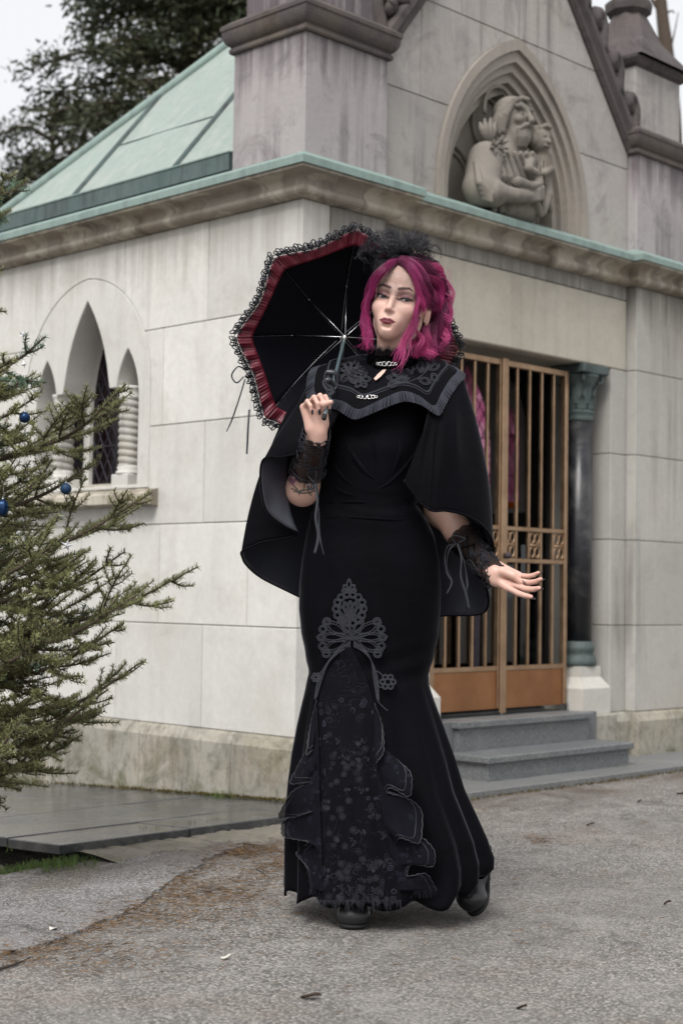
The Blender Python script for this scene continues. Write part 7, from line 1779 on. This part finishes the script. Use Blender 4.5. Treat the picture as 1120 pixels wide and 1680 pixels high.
for c, rr, sd_ in (((612, 428), (22, 24), 1), ((628, 418), (24, 16), 2), ((650, 412), (26, 15), 3), ((680, 416), (26, 14), 4), ((604, 415), (16, 18), 5)):
    rng = np.random.default_rng(sd_); k1, k2, k3 = rng.uniform(0, 6, 3); b = Bag()
    def puff(u, v):
        a = u*2*math.pi; q = v; r_ = 0.25+0.75*q+0.22*math.sin(a*3+k1)*q+0.15*math.sin(a*5+k2+v*3); return PL(c[0]+rr[0]*r_*math.cos(a), c[1]+rr[1]*r_*math.sin(a), 0.0+0.045*math.sin(v*4+a*2+k3)*q-0.03*(1-q))
    net(b, puff, 44, 9, 0.00038); b.obj('net_puff', M['net'], fasc)
def feather(pts, L=0.010, n=60, dens=1.0):
    P = crom(PLs(pts), n); b = Bag(); b.tube(P, np.linspace(0.0007, 0.0002, n), 4); T = np.gradient(P, axis=0); T /= np.linalg.norm(T, axis=1)[:, None]
    for i in range(3, n):
        for s in (-1, 1):
            for rep in range(2):
                if RNG.random() > dens: continue
                sd_ = np.cross(T[i], [0.2*s, 1, RNG.normal(0, 0.5)]); sd_ /= np.linalg.norm(sd_); l = L*RNG.uniform(0.6, 1.2)*math.sin(min(1, i/n*1.15)*math.pi*0.8+0.3)
                b.tube([P[i], P[i]+T[i]*l*0.6+s*sd_*l*0.7, P[i]+T[i]*l*1.4+s*sd_*l], [0.00028, 0.00022, 0.0001], 3, None, False)
    b.obj('feather', M['feather'], fasc)
rt = (652, 424, 0.0)
for pts, L, dn in (([rt, (645, 405, 0), (630, 392, 0), (608, 392, -0.01), (603, 402, -0.02)], 0.016, 0.8), ([rt, (650, 400, 0), (640, 386, 0), (618, 380, 0)], 0.014, 0.6), ([rt, (660, 400, 0), (652, 388, 0), (635, 383, 0)], 0.018, 0.8), ([rt, (668, 405, 0), (672, 392, 0.01), (668, 384, 0.01)], 0.02, 0.8),
                   ([rt, (678, 410, 0), (692, 400, 0), (696, 386, 0)], 0.022, 0.9), ([rt, (685, 416, 0), (702, 408, 0.01), (708, 428, 0.02)], 0.022, 0.9), ([rt, (640, 412, 0), (622, 408, 0), (598, 408, -0.01), (582, 424, -0.02)], 0.012, 0.5), ([rt, (625, 402, 0), (606, 396, 0), (592, 404, 0)], 0.012, 0.6),
                   ([rt, (660, 408, 0.02), (672, 396, 0.03), (690, 392, 0.04)], 0.02, 0.9), ([rt, (655, 398, 0.0), (650, 382, 0.0), (632, 376, 0.0)], 0.02, 0.8), ([rt, (664, 400, 0.0), (678, 388, 0.0), (684, 378, 0.0)], 0.02, 0.8), ([rt, (640, 400, 0.0), (622, 386, 0.0), (612, 390, 0.0)], 0.018, 0.8), ([rt, (676, 402, 0.02), (694, 394, 0.02), (702, 400, 0.02)], 0.02, 0.8), ([(690, 420, 0.01), (702, 412, 0.01), (712, 402, 0.01), (722, 410, 0.01), (723, 423, 0.01)], 0.005, 0.7)): feather(pts, L, 60, dn)
for k in range(150):                                  # loose wisps
    a = RNG.uniform(0.3, 2.9); l = RNG.uniform(24, 60); p = [(655+RNG.normal(0, 8), 424, 0.0), (655+l*0.6*math.cos(a)+RNG.normal(0, 4), 422-l*0.6*math.sin(a), RNG.normal(0, 0.02)), (655+l*1.25*math.cos(a)+RNG.normal(0, 6), 424-l*0.8*math.sin(a)+RNG.normal(0, 5), RNG.normal(0, 0.03))]
    if k == 0: wb = Bag()
    wb.tube(crom(PLs(p), 10), 0.0003, 3, None, False)
wb.obj('wisps', M['feather'], fasc)
# ------------------------------------------------------------------ parasol, held in her right hand
par_o = PL(562, 560, 0.0)
parasol = empty('parasol', tuple(PO3), -YAW); tag(parasol, 'small open black parasol with burgundy ruffle and black lace edge held by the woman', 'parasol')
M['par_cloth'] = plain('black_cotton', (0.006, 0.006, 0.009), 0.85, (0.009, 0.009, 0.013), 60, 0.1, 0.1)
M['burgundy'] = (lambda t: t.done(t.bsdf(Base__Color=t.mix(t.noise(t.pos(), 55, 4, 0.6), (0.075, 0.005, 0.013), (0.15, 0.010, 0.026)), Roughness=0.45)))(NT('burgundy_satin'))
M['shaft'] = plain('painted_shaft', (0.10, 0.14, 0.15), 0.3, (0.05, 0.07, 0.08), 90, 0.05, 0.5)
run_ = SHF1; NS = 8; AX = SHD/np.linalg.norm(SHD)
# axis of the canopy leans a little more to the view than the shaft would
ctr = PL(565, 557, 0.190); AX = np.array([-0.14, 1.0, 0.28]); AX /= np.linalg.norm(AX); apex = ctr+AX*0.075
e1 = np.cross([0, 0, 1.0], AX); e1 = -e1/np.linalg.norm(e1); e2 = np.cross(AX, e1); e2 = e2/np.linalg.norm(e2)
if e2[2] < 0: e2 = -e2
if e1[0] < 0: e1 = -e1
RR = 0.277; ang = [R(89+45*k) for k in range(NS)]
def can(a, q, ro=1.0):
    """canopy point: polar angle, radius share; dome that opens towards the camera"""
    k = (a-ang[0])/R(45); f = k-math.floor(k); sag = 1-0.075*math.sin(math.pi*f)*q**2                     # scalloped between the ribs
    rr = RR*q*sag*ro; return apex+(e1*math.cos(a)+e2*math.sin(a))*rr-AX*(0.150*q**2.1)*ro
for s in range(NS):                                  # eight panels
    V = []; n, m_ = 14, 16
    for i in range(n+1):
        a = ang[s]+R(45)*i/n
        for j in range(m_+1): V.append(can(a, 0.02+0.98*j/m_))
    o = mesh_obj('panel', V, grid_faces(n+1, m_+1), M['par_cloth'], parasol, True); md = o.modifiers.new('s', 'SOLIDIFY'); md.thickness = 0.0012
    # gathered burgundy band and lace edge of this panel
    V = []; W_ = []; nn = 90
    for i in range(nn+1):
        a = ang[s]+R(45)*i/nn; fm = 1-0.62*math.sin(math.pi*i/nn)**1.5*(0.8+0.2*math.sin(s*2.1)); p = can(a, 1.0); out = (e1*math.cos(a)+e2*math.sin(a)); wv = 0.0022*math.sin(i*2*math.pi/3.6+math.sin(i*0.31+s))+0.004*math.sin(i*0.45+s)
        for j in range(6):
            q = j/5; V.append(p-AX*0.003+out*(-0.012+(0.012+0.030*fm)*q)-AX*(0.008*q)+AX*(wv*(q*0.9+0.15)+0.004*q*math.sin(i*0.37+s*1.7)))
        for j in range(5):
            q = j/4; w2 = 0.010*math.sin(i*2*math.pi/9.0+s)+0.004*math.sin(i*2*math.pi/4.3+2*s); sc_ = 0.007*abs(math.sin(i*math.pi/8.5+s))-0.002; W_.append(p+out*(-0.004+0.030*fm+(0.021+sc_)*q)-AX*(0.010+0.004*q)+AX*w2*q)
    o = mesh_obj('ruffle', V, grid_faces(nn+1, 6), M['burgundy'], parasol, True); md = o.modifiers.new('s', 'SOLIDIFY'); md.thickness = 0.0008
    # lace edge as looped threads
    W_ = np.array(W_).reshape(nn+1, 5, 3); b = Bag()
    for row in (0, 2): b.tube(W_[:, row], 0.0011, 4)
    for i in range(0, nn-3, 3):
        c = (W_[i+1, 3]+W_[i+2, 3])/2+RNG.normal(0, 0.0012, 3); u = W_[min(nn, i+3), 3]-W_[i, 3]; v = W_[i+1, 4]-W_[i+1, 1]; k_ = RNG.uniform(0.8, 1.25)
        b.tube([c+u*0.62*k_*math.cos(t_)+v*0.40*k_*math.sin(t_) for t_ in np.linspace(0, 6.283, 9)], 0.0017, 4); c2 = (W_[i+1, 2]+W_[i+2, 2])/2; b.tube([c2+u*0.5*math.cos(t_)+v*0.3*math.sin(t_) for t_ in np.linspace(0, 6.283, 8)], 0.0016, 4)
        b.tube([W_[i, 0], W_[i+1, 2], W_[min(nn, i+3), 0]], 0.0013, 4); b.tube([W_[i, 2], W_[i+1, 1], W_[min(nn, i+3), 2]], 0.0012, 4)
    b.obj('lace_edge', M['guipure'], parasol, True)
for a in ang:                                        # ribs and stretchers
    b = Bag(); b.tube([can(a, q)-AX*0.004 for q in np.linspace(0.03, 1.0, 18)], 0.0012, 5); b.obj('rib', M['steel'], parasol, True)
    b = Bag(); mid = can(a, 0.52)-AX*0.006; out = e1*math.cos(a)+e2*math.sin(a); b.tube([run_+out*0.008, mid], 0.0011, 5); b.tube([mid-out*0.004, mid+out*0.004], 0.0022, 6); b.obj('stretcher', M['steel'], parasol, True)
b = Bag(); b.tube([SHF0-SHD*0.016, SHF0, SHF1, SHF1*0.4+apex*0.6, apex+AX*0.05], [0.0052, 0.0048, 0.0046, 0.0044, 0.003], 12); b.obj('shaft', M['shaft'], parasol, True)
V, F = lathe([(0.004, -0.014), (0.0085, -0.010), (0.0095, 0.0), (0.0085, 0.008), (0.005, 0.014)], 14); q_ = Vector(SHD).to_track_quat('Z', 'Y').to_matrix(); mesh_obj('runner', np.array(V)@np.array(q_).T+run_, F, M['silver'], parasol, True)
V, F = lathe([(0.0055, 0), (0.0065, 0.004), (0.0065, 0.010), (0.005, 0.013), (0.006, 0.016), (0.003, 0.019)], 14); mesh_obj('handle', np.array(V)@np.array(Vector(-SHD).to_track_quat('Z', 'Y').to_matrix()).T+SHF0-SHD*0.015, F, M['sole'], parasol, True)
# ribbon bow on the shaft and ribbons from the rim
def prib(pts, w_, tw=1.0): return ribbon(pts, w_, 'ribbon', 40, tw, parasol)
prib([(548, 640, -0.17), (534, 626, -0.18), (536, 612, -0.18), (550, 612, -0.18), (552, 628, -0.17), (548, 640, -0.17)], 0.012); prib([(548, 640, -0.17), (538, 640, -0.18), (532, 628, -0.18), (540, 622, -0.18), (549, 634, -0.17)], 0.012, 0.6)
prib([(548, 641, -0.17), (540, 648, -0.19), (534, 644, -0.20)], 0.010, 0.4)
prib([(400, 618, -0.03), (388, 628, -0.04), (380, 616, -0.04), (390, 602, -0.04), (399, 604, -0.03)], 0.004, 0.5); prib([(402, 622, -0.03), (392, 655, -0.04), (380, 690, -0.04), (372, 708, -0.04)], 0.004, 0.8); prib([(409, 672, -0.03), (407, 700, -0.04), (406, 725, -0.04), (405, 745, -0.04)], 0.005, 0.4)
